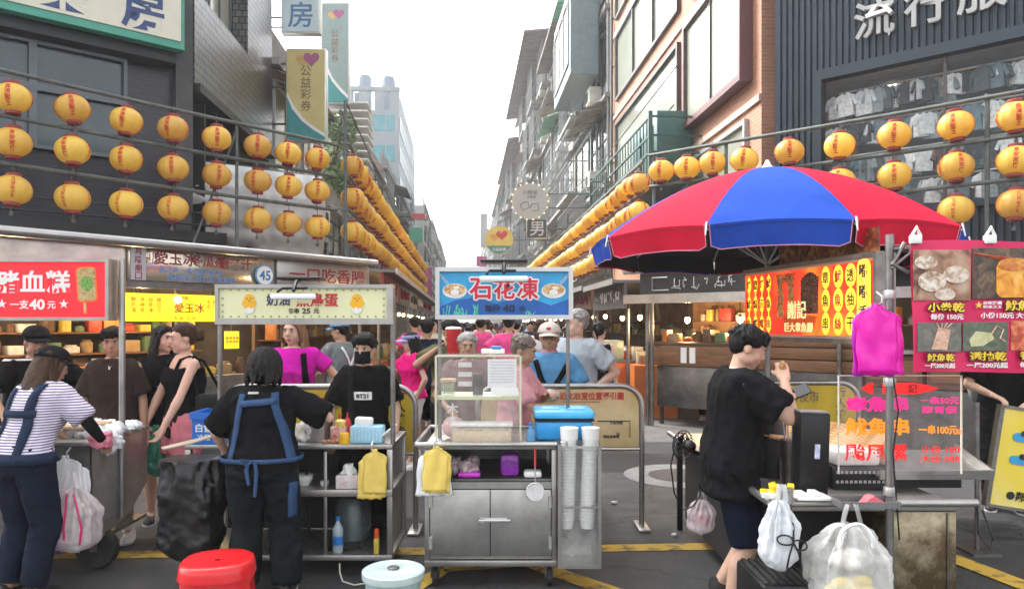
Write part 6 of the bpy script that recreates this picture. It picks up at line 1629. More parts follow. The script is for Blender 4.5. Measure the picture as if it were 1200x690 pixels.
mb = MB(); mb.lathe([(.168, .225), (.17, .24), (.17, .262), (.16, .268), (.13, .26), (.05, .266), (.028, .27), (.01, .268)], (0, 0, 0), 40, rib=.004, ribs=20); mb.build("lid", pbr("pale_aqua_lid", (.50, .62, .60), .3, 0, .12, 10, .1, 20), t)
MB().lathe([(.03, 0), (.034, .006), (.026, .012)], (0, 0, .2695), 16).build("knob", STEEL_D, t)
# --- on the centre cart
def tw(name, label, cat, X, Y, Z, rz=0, group=None): return thing(name, label, cat, (X, Y, Z), rz, group)
ZC = .873
X = lambda px, Y: Xat(px, Y)
ACR = sheet_mat("clear_display_acrylic", (.80, .78, .72), .09, .08, None, .03)
t = tw("display_case", "two tier clear acrylic case with yellowed edges on the central cart", "display case", X(562, 4.85), 4.82, ZC)
W, Dp, H = .53, .34, .53
mb = MB()
mb.box2(-W / 2, W / 2, -Dp / 2, -Dp / 2 + .005, 0, H); mb.box2(-W / 2, -W / 2 + .005, -Dp / 2 + .005, Dp / 2, 0, H); mb.box2(W / 2 - .005, W / 2, -Dp / 2 + .005, Dp / 2, 0, H); mb.box2(-W / 2, W / 2, -Dp / 2, Dp / 2, H + .0005, H + .006)
mb.build("panels", ACR, t, 0)
ed = MB()
EDG = pbr("yellowed_acrylic_edge", (.62, .60, .45), .2, 0, .1)
for x in (-W / 2, W / 2): ed.box2(x - .006, x + .006, -Dp / 2 - .006, -Dp / 2 + .006, 0, H)
ed.box2(-W / 2 + .006, W / 2 - .006, -Dp / 2 - .006, -Dp / 2 + .006, H - .006, H + .008)
ed.build("edge", EDG, t, 0)
MB().box2(-W / 2 + .006, W / 2 - .006, -Dp / 2 + .006, Dp / 2, .255, .275).build("shelf", pbr("greenish_shelf_plastic", (.55, .60, .36), .3, 0, .1), t, 0)
mb = MB(); write(mb, "木", -.16, .20, .07, -Dp / 2 - .002, .02); write(mb, "木", -.16, .13, .07, -Dp / 2 - .002, .02)
for i in range(3): mb.box2(-.125, -.04, -Dp / 2 - .003, -Dp / 2 - .001, .46 - i * .06, .49 - i * .06)
mb.build("white_sticker", sheet_mat("faded_white_sticker", (.7, .7, .68), .6, .4), t, 0)
MB().box2(.06, .24, -Dp / 2 - .004, -Dp / 2 - .001, .33, .51).build("notice", pbr("printed_notice_paper", (.68, .68, .68), .5, 0, .06, 30), t, 0)
MB().box2(.08, .25, -Dp / 2 - .007, -Dp / 2 - .0045, .285, .33).build("notice", WHITEP, t, 0)
mb = MB()
for i in range(8): mb.box2(.075, .225, -Dp / 2 - .0055, -Dp / 2 - .0042, .49 - i * .018, .493 - i * .018)
mb.build("print_lines", pbr("grey_print", (.35, .35, .38), .5), t, 0)
t = tw("jar", "glass jar with a wooden lid on the upper shelf of the acrylic case", "jar", X(525, 4.72), 4.72, ZC + .277)
MB().box2(-.045, .045, -.035, .035, .001, .085, b=.01).build("glass", sheet_mat("clear_jar_glass", (.6, .62, .55), .25, .08), t); MB().box2(-.05, .05, -.04, .04, .086, .106, b=.005).build("lid", pbr("pale_wood_lid", (.55, .38, .16), .5, 0, .15, 10), t)
mb = MB()
for i in range(6): mb.cyl((-.03 + i * .012, 0, .01), (-.025 + i * .011, 0, .075), .004, n=5)
mb.build("straws", pbr("green_straw", (.3, .42, .2), .5), t)
t = tw("phone", "black phone standing upright on the shelf of the acrylic case", "phone", X(560, 4.72), 4.73, ZC + .277)
MB().box2(-.032, .032, -.006, .006, .0, .135, b=.005).build("body", BLACKP, t); MB().box2(-.028, .028, -.0075, -.0062, .008, .127).build("screen", pbr("phone_glass", (.01, .01, .012), .06, spec=1), t, 0)
t = tw("food_container", "clear lidded tub of cream coloured jelly at the front of the central cart", "tub", X(565, 4.62), 4.60, ZC)
MB().box2(-.185, .185, -.07, .07, .001, .10, b=.012).build("tub", sheet_mat("clear_tub_plastic", (.75, .70, .6), .35, .2), t); MB().box2(-.178, .178, -.064, .064, .006, .075, b=.01).build("jelly", pbr("cream_jelly", (.62, .47, .30), .35, 0, .12, 6), t); MB().box2(-.192, .192, -.077, .077, .101, .12, b=.006).build("lid", sheet_mat("frosted_lid", (.78, .78, .76), .6, .3), t)
t = tw("food_container", "white box with a blue lid on top of the acrylic case", "box", X(577, 4.85), 4.82, ZC + .538)
MB().box2(-.07, .08, -.06, .06, 0, .03, b=.006).build("tub", WHITEP, t); MB().box2(-.005, .06, -.064, -.02, .0305, .05, b=.006).build("lid", pbr("bright_blue_lid", (.03, .25, .62), .35), t)
bagp = tw("wrapped_food", "pink bundle wrapped in film in the lower tier of the acrylic case", "package", X(532, 4.78), 4.76, ZC)
MB().ell((0, 0, .07), (.075, .06, .07)).build("bundle", pbr("pale_pink_film", (.70, .42, .42), .35, 0, .1, 10, .3, 14), bagp)
t = tw("cooler_box", "bright blue cooler box with a rounded lid on the right of the central cart", "cooler", X(658, 4.8), 4.82, ZC)
CBL = pbr("cyan_blue_cooler", (.02, .28, .62), .35, 0, .06, 4)
MB().box2(-.17, .19, -.17, .17, .001, .12, b=.02).build("body", CBL, t); MB().box2(-.18, .20, -.18, .18, .132, .185, b=.022).build("lid", pbr("light_blue_lid", (.06, .40, .72), .32, 0, .06, 4), t)
MB().box2(-.176, .196, -.176, .176, .121, .131).build("seal", BLACKP, t, 0)
for x in (-.07, .09): MB().box2(x - .055, x + .055, -.1, .08, .186, .192, b=.01).build("lid_panel", pbr("paler_blue_lid", (.20, .52, .78), .3), t)
t = tw("bottle", "small blue water bottle between the acrylic case and the cooler", "bottle", X(622, 4.62), 4.62, ZC)
MB().lathe([(.025, 0), (.028, .01), (.028, .06), (.012, .085), (.012, .1)], (0, 0, .001), 14).build("bottle", sheet_mat("blue_bottle_plastic", (.1, .35, .6), .7, .2), t); MB().lathe([(.014, .1), (.014, .115)], (0, 0, .001), 12).build("cap", pbr("blue_cap", (.02, .15, .5), .4), t)
t = tw("strainer", "white round strainer with a red grip hanging on the central cart", "strainer", X(627, 4.46), 4.455, .80)
mb = MB(); mb.cyl((0, -.01, .06), (0, -.01, -.05), .007, n=8); mb.build("handle", pbr("red_grip", (.5, .03, .03), .4), t); MB().cyl((0, -.01, -.05), (0, -.01, -.15), .004, n=6).build("shaft", ALU, t)
mb = MB(); mb.tube([(.052 * cos(2 * pi * i / 24), -.012, -.20 + .052 * sin(2 * pi * i / 24)) for i in range(25)], .004, 6); mb.build("ring", WHITEP, t); mb = MB(); mb.lathe([(.001, .0), (.03, -.004), (.05, -.018)][::-1], (0, 0, 0), 20, T(0, -.02, -.20) @ RX(-pi / 2)); mb.build("mesh_bowl", sheet_mat("white_net", (.75, .75, .75), .75, .5), t)
t = tw("glove_package", "violet plastic wrapped package in the open shelf of the central cart", "package", X(590, 4.65), 4.62, .661)
mb = MB(); mb.box2(-.02, .1, -.05, .06, .001, .14, b=.03); mb.build("pack", pbr("violet_wrap", (.20, .02, .30), .25, 0, .5, 16, .4, 20), t)
t = tw("plastic_pile", "crumpled clear and pink plastic in the open shelf of the central cart", "plastic", X(545, 4.65), 4.62, .661)
mb = MB()
for i in range(16): mb.ell((rs.uniform(-.12, .08), rs.uniform(-.05, .08), .03 + rs.uniform(0, .06)), (rs.uniform(.02, .05), .03, rs.uniform(.015, .035)), None, 8, 6)
crumpled("film", mb, pbr("crumpled_pink_film", (.40, .30, .32), .3, 0, .5, 14, .4, 20), t, .010, .014, 30)
mb = MB(); mb.box2(-.04, .10, -.07, .02, .001, .03, b=.012); mb.build("pink_wrap", pbr("fuchsia_wrap", (.55, .03, .55), .3, 0, .2, 10), t)
t = tw("foam_tray", "white foam tray in the open shelf of the central cart", "tray", X(625, 4.62), 4.58, .661)
MB().box2(-.06, .05, -.04, .06, .001, .04, b=.014).build("tray", WHITEP, t)
# --- on the egg cart
ZB = .836
t = tw("storage_crate", "blue plastic crate with white lettering at the left end of the egg cart", "crate", X(246, 4.8), 4.86, ZB)
CRB = pbr("royal_blue_plastic", (.015, .13, .52), .35, 0, .06, 4)
mb = MB(); w_, d_, h_ = .17, .13, .20
mb.box2(-w_ / 2, w_ / 2, -d_, d_, .001, .012)
for (a0, a1, b0, b1) in ((-w_ / 2, w_ / 2, -d_, -d_ + .008), (-w_ / 2, w_ / 2, d_ - .008, d_), (-w_ / 2, -w_ / 2 + .008, -d_ + .008, d_ - .008), (w_ / 2 - .008, w_ / 2, -d_ + .008, d_ - .008)): mb.box2(a0, a1, b0, b1, .012, h_)
mb.box2(-w_ / 2 - .012, w_ / 2 + .012, -d_ - .012, -d_ - .001, h_ - .04, h_ + .004); mb.box2(-w_ / 2 - .012, -w_ / 2 - .001, -d_, d_, h_ - .04, h_ + .004); mb.box2(w_ / 2 + .001, w_ / 2 + .012, -d_, d_, h_ - .04, h_ + .004); mb.build("crate", CRB, t, 0)
mb = MB(); write(mb, "白雪", -.01, .105, .055, -d_ - .002, .02); write(mb, "冷藏", -.01, .045, .04, -d_ - .002, .01); mb.build("lettering", WHT, t, 0)
t = tw("chopping_tongs", "pair of pale tongs lying over the rim of the black rubbish bag", "tongs", X(222, 4.55), 4.52, .86)
mb = MB(); mb.tube([(-.12, -.08, 0), (.02, 0, .03), (.12, .06, .05)], .008, 6); mb.tube([(-.10, -.1, .0), (.04, -.02, .025), (.13, .05, .05)], .008, 6); mb.build("tongs", pbr("pale_wood", (.55, .47, .36), .5), t)
t = tw("tissue_crate", "pale blue plastic basket full of paper tissues on the egg cart", "basket", X(432, 4.85), 4.82, ZB)
mb = MB(); mb.box2(-.105, .105, -.06, .06, .001, .11, b=.01); mb.build("basket", pbr("baby_blue_plastic", (.30, .56, .72), .35, 0, .05, 4), t); 
mb = MB(); mb.box((-.03, 0, .13), (.11, .08, .06), RY(.05), b=.012); mb.box((.04, -.01, .135), (.012, .09, .13), T(0, 0, .02) @ RY(.9), b=.003); mb.build("tissues", pbr("white_tissue", (.78, .78, .77), .8, 0, .05, 8, .3, 20), t)
mb = MB()
for i in range(9): mb.box2(-.09 + i * .0225 - .004, -.09 + i * .0225 + .004, -.0625, -.0605, .02, .095)
mb.build("slot", pbr("pale_slot_shade", (.45, .66, .78), .4), t, 0)
for k, (px, c, nm, l) in enumerate(((398, (.60, .03, .03), "red", "red topped sauce bottle left of the yellow one"), (405, (.62, .02, .03), "red", "red sauce bottle close to the masked man's arm"))):
    t = tw("sauce_bottle", l, "bottle", X(px, 5.0), 5.0 + .05 * k, ZB, 0, "red sauce bottles on the egg cart")
    MB().lathe([(.028, 0), (.03, .01), (.03, .09), (.022, .115), (.008, .13), (.005, .165)], (0, 0, .001), 14).build("bottle", pbr("sauce_" + nm, c, .3), t)
t = tw("mustard_jar", "small yellow mustard jar beside the blue tissue basket", "jar", X(404, 4.76), 4.75, ZB)
MB().lathe([(.03, 0), (.032, .01), (.032, .06), (.028, .07)], (0, 0, .001), 16).build("jar", pbr("mustard_yellow", (.75, .42, .01), .35), t)
t = tw("spice_can", "red and white can with a yellow lid behind the mustard jar", "can", X(396, 4.82), 4.85, ZB)
MB().box2(-.05, .05, -.03, .03, .001, .10, b=.006).build("can", food_mat("red_white_label", [(.55, .03, .03), (.7, .6, .55)], 30), t); MB().lathe([(.03, 0), (.034, .01), (.034, .035), (.02, .042)], (.01, 0, .101), 16).build("lid", pbr("cream_yellow_lid", (.72, .55, .15), .4), t)
t = tw("steel_box", "tall grey steel food box on the egg cart beside the apron woman's arm", "box", X(366, 4.95), 4.95, ZB)
MB().box2(-.02, .11, -.12, .12, .001, .20, b=.004).build("box", STEEL, t); MB().box2(-.03, .12, -.13, .13, .201, .212).build("lid", STEEL_D, t, 0)
for i in range(4):
    o = MB().ell((0, 0, .013), (.017, .014, .013), None, 10, 8).build("egg", pbr("brown_egg", (.42, .20, .10), .4)); o.location = (X(379 + i * 5, 4.74), 4.765 + .012 * (i % 2), ZB)
    tag(o, "brown egg at the front edge of the egg cart, %s from the left" % ordn(i), "egg", "brown eggs on the egg cart")
t = tw("skewer_tray", "clear plastic bag of skewers lying on the egg cart left of the steel box", "bag", X(352, 4.9), 4.85, ZB)
mb = MB()
for i in range(12): mb.ell((rs.uniform(-.07, .05), rs.uniform(-.06, .06), .03 + rs.uniform(0, .07)), (.05, .045, .03), None, 9, 6)
crumpled("film", mb, CLEARF, t, .012, .018, 24)
def tissue_box(label, px, Y, z, w=.15):
    t = tw("tissue_box", label, "tissue box", X(px, Y), Y, z)
    MB().box2(-w / 2, w / 2, -.05, .05, .001, .085, b=.005).build("box", food_mat("pink_flower_carton", [(.62, .28, .34), (.66, .60, .60), (.72, .70, .70)], 26), t)
    mb = MB(); rows = []
    for i in range(8):
        q = i / 7; rows.append([(w * .32 * (1 - .5 * q) * cos(2 * pi * j / 16) + .01 * sin(j * 3 + q * 4), .03 * (1 - .6 * q) * sin(2 * pi * j / 16) + .006 * cos(j * 2), .086 + .06 * q + .012 * sin(j * 1.9)) for j in range(16)])
    mb.loft(rows); mb.build("tissue", MC["white_tissue"], t, 60)
tissue_box("flowered tissue box on the middle shelf of the egg cart", 409, 4.78, .551)
t = tw("bottle", "clear water bottle with a blue label on the low shelf of the egg cart", "bottle", X(396, 4.78), 4.78, .136)
MB().lathe([(.03, 0), (.034, .012), (.034, .05), (.031, .07), (.034, .09), (.034, .15), (.012, .195), (.012, .205)], (0, 0, .001), 18).build("bottle", sheet_mat("water_bottle", (.55, .66, .72), .5, .08), t); MB().lathe([(.0345, 0), (.0345, .055)], (0, 0, .05), 18).build("wrap_label", pbr("blue_label", (.02, .16, .48), .4, 0, .3, 40), t); MB().lathe([(.015, 0), (.015, .022)], (0, 0, .207), 12).build("cap", pbr("blue_cap", (), .4), t)
t = tw("gas_cylinder", "dull grey green gas cylinder standing in the dark under the egg cart", "gas cylinder", X(412, 5.0), 5.06, .136)
MB().lathe([(.10, 0), (.12, .02), (.12, .24), (.09, .29), (.03, .31), (.03, .34)], (0, 0, .001), 24).build("cylinder", pbr("grey_green_enamel", (.10, .13, .13), .4, .2, .3, 6), t)
mb = MB(); mb.tube([(0, -.02, .33), (.08, -.12, .30), (.15, -.18, .15), (.10, -.24, .02), (-.10, -.25, .0), (-.24, -.22, .1), (-.27, -.2, .4), (-.25, -.22, .68), (-.33, -.22, .72)], .011, 8); mb.build("hose", BLACKP, t)
t = tw("spray_can", "small red and yellow spray can beside the egg cart's right leg", "can", X(441, 4.74), 4.75, .136)
MB().box2(-.016, .016, -.016, .016, .001, .10, b=.003).build("can", pbr("yellow_can", (.5, .38, .05), .4), t); MB().lathe([(.016, .1), (.016, .15), (.008, .16)], (0, 0, .001), 12).build("cap", pbr("orange_red_cap", (.6, .07, .01), .4), t)
for i in range(3):
    o = MB().lathe([(.03, 0), (.055, .04), (.058, .044)], (0, 0, .001), 18).build("bowl", WHITEP); o.location = (X(354, 4.8), 4.85, .551 + .012 * i)
    tag(o, "white bowl on the egg cart's middle shelf, %s of its stack" % ("bottom", "middle", "top")[i], "bowl", "white bowls on the egg cart")
o = MB().lathe([(.025, 0), (.03, .03)], (0, 0, .001), 14).build("cup", WHITEP); o.location = (X(378, 4.8), 4.85, .551); tag(o, "small white cup right of the stacked bowls on the egg cart", "cup")
t = tw("power_cable", "pale cable drooping from the egg cart to the ground", "cable", X(398, 4.66), 4.66, 0)
MB().tube([(0, 0, .10), (.01, -.04, .06), (.04, -.09, .02), (.12, -.13, .012), (.20, -.10, .014), (.26, -.02, .014)], .005, 6).build("cable", pbr("cream_cable", (.5, .48, .42), .5), t)
# --- on the left cart
ZA = .863
t = tw("film_pile", "crumpled white and clear plastic bags piled on the left cart", "plastic", X(118, 4.95), 4.90, ZA)
mb = MB()
for i in range(30): mb.ell((rs.uniform(-.30, .10), rs.uniform(-.04, .30), .015 + rs.uniform(0, .03)), (rs.uniform(.05, .1), rs.uniform(.04, .07), rs.uniform(.012, .03)), RZ(rs.uniform(-.2, .2)), 10, 6)
for i in range(5): mb.ell((rs.uniform(.06, .20), rs.uniform(-.10, -.06), -.05 + rs.uniform(-.04, .05)), (.05, .025, .06), None, 10, 6)
crumpled("film", mb, WFILM, t, .012, .022, 20)
MB().box2(-.24, .0, -.1, .2, .06, .075).build("paper", pbr("tan_paper", (.55, .38, .22), .6), t, 0)
t = tw("pink_package", "small pink wrapped package under the film on the left cart's edge", "package", X(122, 4.7), 4.70, ZA)
crumpled("pack", MB().box2(-.06, .05, -.06, .0, -.03, .05), pbr("pink_wrapper", (), .5), t, .010, .016, 24)
t = tw("rolled_umbrella", "striped purple umbrella lying on the low shelf of the left cart", "umbrella", X(45, 4.6), 4.55, .19)
MB().tube([(-.4, 0, .03), (-.1, 0, .035), (.15, .03, .03), (.2, .03, .02)], [.03, .045, .04, .01], 10).build("canopy", food_mat("purple_striped_cloth", [(.10, .03, .12), (.35, .22, .38)], 40), t); MB().tube([(.2, .03, .02), (.26, .035, .02)], .018, 8).build("handle", WHITEP, t)
# --- on and beside the squid cart
ZD = .736
t = tw("thermal_flask", "tall black rectangular canister with a small blue label on the squid cart", "canister", X(948, 3.68), 3.68, ZD)
M_ = RY(radians(2))
MB().box2(-.075, .07, -.06, .06, .03, .43, M_, b=.01).build("body", BLACKP, t); MB().box2(-.055, .055, -.05, .05, .001, .04, b=.01).build("base", BLACKP, t); MB().box2(-.005, .02, -.064, -.0612, .21, .28, M_).build("label_plate", pbr("blue_white_label", (.15, .22, .5), .4, 0, .5, 60, col2=(.7, .7, .75)), t, 0); MB().box2(-.07, .065, -.055, .055, .431, .438, M_).build("lid", pbr("grey_lid", (.2, .2, .2), .3), t)
t = tw("drink_barrel", "matt black drum behind the phone man's elbow on the squid cart", "drum", X(908, 4.15), 4.25, ZD)
MB().lathe([(.09, 0), (.095, .02), (.095, .38), (.07, .42), (.03, .45)], (0, 0, .001), 24).build("drum", pbr("matt_black_enamel", (.012, .012, .012), .5), t)
t = tw("tongs_pot", "grey pot of tongs beside the black canister", "pot", X(926, 4.0), 4.0, ZD)
MB().lathe([(.04, 0), (.05, .02), (.05, .24), (.046, .245)], (0, 0, .001), 18).build("pot", STEEL_D, t); mb = MB()
for i in range(4): mb.cyl((-.02 + .012 * i, 0, .2), (-.04 + .03 * i, .01, .36), .005, n=6)
mb.build("tongs", ALU, t)
t = tw("pineapple_cup", "clear cup of yellow pickles beside the steel cup on the squid cart", "cup", X(916, 3.55), 3.6, ZD)
mb = MB()
for i in range(16): mb.box((rs.uniform(-.07, .05), rs.uniform(-.03, .03), .05 + rs.uniform(0, .04)), (.03, .025, .018), RZ(rs.uniform(0, 3)) @ RX(rs.uniform(-.5, .5)), b=.004)
mb.build("pickle", pbr("bright_yellow_pickle", (.85, .60, .01), .4, 0, .12, 10), t); MB().lathe([(.06, 0), (.075, .05)], (-.01, 0, .001), 18).build("bowl", WHITEP, t)
t = tw("steel_cup", "dented steel cup next to the white hanging bag", "cup", X(920, 3.5), 3.49, ZD + .0)
MB().lathe([(.028, .0), (.03, .0), (.03, .065), (.027, .067)], (0, -.01, .03), 18).build("cup", STEEL, t); MB().lathe([(.024, 0), (.024, .03)], (0, -.01, 0.0005), 14).build("foot", STEEL_D, t)
t = tw("foam_tray", "white crumpled foil tray on the near corner of the squid cart", "tray", X(950, 3.5), 3.52, ZD + .038)
mb = MB(); mb.box2(-.07, .09, -.05, .06, .001, .018, b=.006); mb.box2(-.06, -.02, -.04, .04, .0185, .035, b=.005); mb.box2(.0, .04, -.045, .03, .0185, .04, b=.005); mb.build("tray", WHITEP, t)
t = tw("plastic_crate", "black slotted crate with a white tub on top behind the acrylic sheet", "crate", X(995, 3.95), 4.0, ZD)
MB().box2(-.12, .20, -.12, .16, .001, .12, b=.01).build("crate", BLACKP, t)
mb = MB()
for r_ in range(2):
    for i in range(12): mb.box2(-.10 + i * .024, -.086 + i * .024, -.123, -.121, .085 - r_ * .05, .10 - r_ * .05)
mb.build("slot", pbr("pale_slot_grey", (.3, .3, .3), .5), t, 0)
MB().box2(-.10, .14, -.11, .12, .121, .20, b=.02).build("tub", sheet_mat("milky_white_tub", (.74, .74, .72), .88, .3), t)
t = tw("small_tray", "grey plastic tray with a pink cloth by the pole of the squid cart", "tray", X(1022, 3.42), 3.42, .765)
MB().box2(-.16, .10, -.05, .07, .001, .010).build("tray", STEEL_D, t, 0); mb = MB(); mb.box2(-.16, .10, -.056, -.05, .001, .03); mb.box2(-.16, .10, .07, .076, .001, .03); mb.box2(.1, .106, -.056, .076, .001, .03); mb.box2(-.166, -.16, -.056, .076, .001, .03); mb.build("tray_rim", pbr("grey_tray_plastic", (.14, .14, .14), .4), t, 0)
mb = MB(); mb.prism([(-.05, .011), (.05, .011), (.035, .03), (.0, .05), (-.02, .045)], -.03, .03); mb.build("cloth", pbr("salmon_cloth", (.70, .13, .16), .7, 0, .15, 10), t)
t = tw("steel_tray", "sloping steel tray with tubes at the back of the squid cart behind the price sheet", "tray", X(1080, 3.95), 3.98, ZD)
M_ = T(0, 0, .10) @ RX(.25)
MB().box2(-.28, .30, -.14, .2, 0, .012, M_).build("tray", STEEL, t, 0); mb = MB(); mb.box2(-.28, .30, -.15, -.14, -.0, .05, M_); mb.box2(.30, .31, -.15, .2, 0, .05, M_); mb.build("tray_rim", STEEL, t, 0); MB().box2(-.2, .2, -.05, .1, .0, .09).build("tray_base", BLACKP, t, 0)
squid = food_mat("grilled_squid", [(.45, .20, .06), (.70, .42, .18), (.82, .62, .40)], 18, .3)
for k in range(9):
    t = tw("squid_skewer", "long grilled squid skewer, %s of the row lying behind the price sheet" % ordn(k), "skewer", 1.62 + .055 * k, 4.15 + .09 * k, ZD + .16, 0, "squid skewers on the squid cart")
    mb = MB(); mb.tube([(-.18, .0, .08), (-.02, -.02, .055), (.16, -.03, .02), (.34, -.05, -.02), (.42, -.06, -.03)], [.012, .024, .028, .022, .01], 8); mb.build("squid", squid, t)
    MB().tube([(-.30, .01, .10), (-.18, 0, .08)], .004, 5).build("stick", pbr("stick_tan_print", (), .5), t)
t = tw("skewer_rack", "steel rack holding the row of squid skewers", "rack", 1.8, 4.5, ZD)
mb = MB()
for y in (-.35, .45):
    mb.cyl((-.3, y, .12), (.35, y, .12), .008, n=6)
    for x in (-.3, .35): mb.cyl((x, y, .001), (x, y, .12), .008, n=6)
mb.build("rack", STEEL, t)
t = tw("cloth_bundle", "knotted black cord hanging beside the white bag on the squid cart", "cord", X(925, 3.4), 3.38, .62)
mb = MB(); mb.tube([(.02, .06, .12), (.01, 0, .06), (.0, -.03, 0)], .006, 6)
for (dx, dz) in ((-.075, .012), (.06, -.02)): mb.tube([(dx * (.5 - .5 * cos(2 * pi * i / 16)), -.033, dz * i / 16 * 2 * (1 - i / 16) * 2 + .022 * sin(2 * pi * i / 16)) for i in range(17)], .004, 6)
for dx in (-.03, .035): mb.tube([(0, -.033, 0), (dx * .6, -.036, -.05), (dx, -.034, -.11), (dx * .9, -.03, -.15)], .004, 6)
mb.build("cord", BLACKP, t)
t = tw("pedal_bin", "flat black ribbed lid of a box on the ground under the white bag", "box", X(925, 3.45), 3.45, 0)
MB().box2(-.16, .12, -.1, .3, .001, .42, b=.02).build("box", BLACKP, t); mb = MB()
for i in range(7): mb.box2(-.14 + i * .036, -.12 + i * .036, -.08, .28, .421, .428)
mb.build("lid_rib", RUBBER, t, 0)
# clip fan behind the man
t = tw("clip_fan", "small black clip fan with a hanging cable, behind the man's back", "fan", X(800, 4.35), 4.35, Zat(521, 4.35))
mb = MB()
for r_ in (.02, .045, .07, .085):
    mb.tube([(-.0 - .03 * (1 - (r_ / .085) ** 2), r_ * cos(2 * pi * i / 20), r_ * sin(2 * pi * i / 20)) for i in range(21)], .003, 5, RZ(radians(-55)))
for i in range(16): a_ = 2 * pi * i / 16; mb.tube([(-.03, 0, 0), (-.02, .045 * cos(a_), .045 * sin(a_)), (.0, .085 * cos(a_), .085 * sin(a_)), (.035, .07 * cos(a_), .07 * sin(a_))], .0022, 4, RZ(radians(-55)))
mb.build("cage", BLACKP, t)
mb = MB(); M_ = RZ(radians(-55))
for k in range(4): mb.add([(.0, 0, 0), (.012, .07 * cos(k * pi / 2), .07 * sin(k * pi / 2)), (-.005, .06 * cos(k * pi / 2 + .8), .06 * sin(k * pi / 2 + .8))], [(0, 1, 2)], M_)
mb.build("blade", BLACKP, t); MB().ell((.05, 0, 0), (.045, .035, .035), M_, 12, 8).build("motor", BLACKP, t)
mb = MB(); mb.tube([(.03, -.03, -.02), (.09, -.0, -.05), (.20, .05, -.08), (.40, .05, -.1)], .014, 8); mb.build("arm", BLACKP, t)
mb = MB(); mb.tube([(-.05, .0, -.03), (-.07, .0, -.12), (-.05, .0, -.28), (-.0, 0, -.38), (.06, .0, -.36), (.10, .0, -.30), (.11, .02, -.22), (.2, .05, -.12)], .005, 6); mb.build("cable", BLACKP, t)
# ================================================================ PEOPLE
def rc_(mb, p0, p1, r0, r1, n=14):
    p0, p1 = Vector(p0), Vector(p1)
    mb.cyl(p0, p1, r0, r1, n); mb.ell(p0, (r0, r0, r0), None, n, 8); mb.ell(p1, (r1, r1, r1), None, n, 8)
def ring(z, a, b, yc=0.0, n=26, e=2.3, xc=0.0):
    out_ = []
    for i in range(n):
        t_ = 2 * pi * i / n; c, s = cos(t_), sin(t_)
        out_.append(Vector((xc + a * abs(c) ** (2 / e) * (1 if c > 0 else -1), yc + b * abs(s) ** (2 / e) * (1 if s > 0 else -1), z)))
    return out_
SK = {"light": pbr("skin_light", (.56, .35, .25), .5, 0, .10, 9, .06, 90, sub=.12), "fair": pbr("skin_fair", (.62, .38, .29), .5, 0, .10, 9, .06, 90, sub=.12), "tan": pbr("skin_tan", (.42, .24, .155), .5, 0, .12, 9, .06, 90, sub=.1), "dark": pbr("skin_dark_tan", (.30, .165, .10), .5, 0, .12, 9, .06, 90, sub=.1)}
HAIRM = {"black": pbr("black_hair", (.008, .007, .007), .6, 0, .5, 50, .5, 60, stretch=(1, 1, .15), spec=.2), "brown": pbr("dark_brown_hair", (.050, .026, .014), .6, 0, .5, 50, .5, 60, stretch=(1, 1, .15), spec=.2), "fairbrown": pbr("light_brown_hair", (.20, .10, .045), .45, 0, .5, 45, .5, 60, stretch=(1, 1, .15)), "grey": pbr("grey_hair", (.30, .29, .27), .5, 0, .4, 50, .5, 60, stretch=(1, 1, .15)), "thin": pbr("thin_brown_grey_hair", (.14, .10, .08), .5, 0, .5, 50, .5, 60, stretch=(1, 1, .15))}
def cloth(name, c, rough=.85, var=.12, **k): return pbr(name, c, rough, 0, var, 7, .25, 30, .08, **k)
EYEW = pbr("eye_white", (.70, .67, .64), .3); EYED = pbr("eye_dark", (.015, .01, .008), .2); LIP = pbr("lip_rose", (.40, .14, .12), .45); BROW = pbr("brow_black", (.02, .015, .012), .7); SHOEW = pbr("white_trainer", (.70, .70, .68), .6, 0, .08, 12, .1, 30); SHOEB = pbr("black_shoe", (.015, .015, .016), .6); SOLE = pbr("white_sole", (.65, .64, .62), .6)

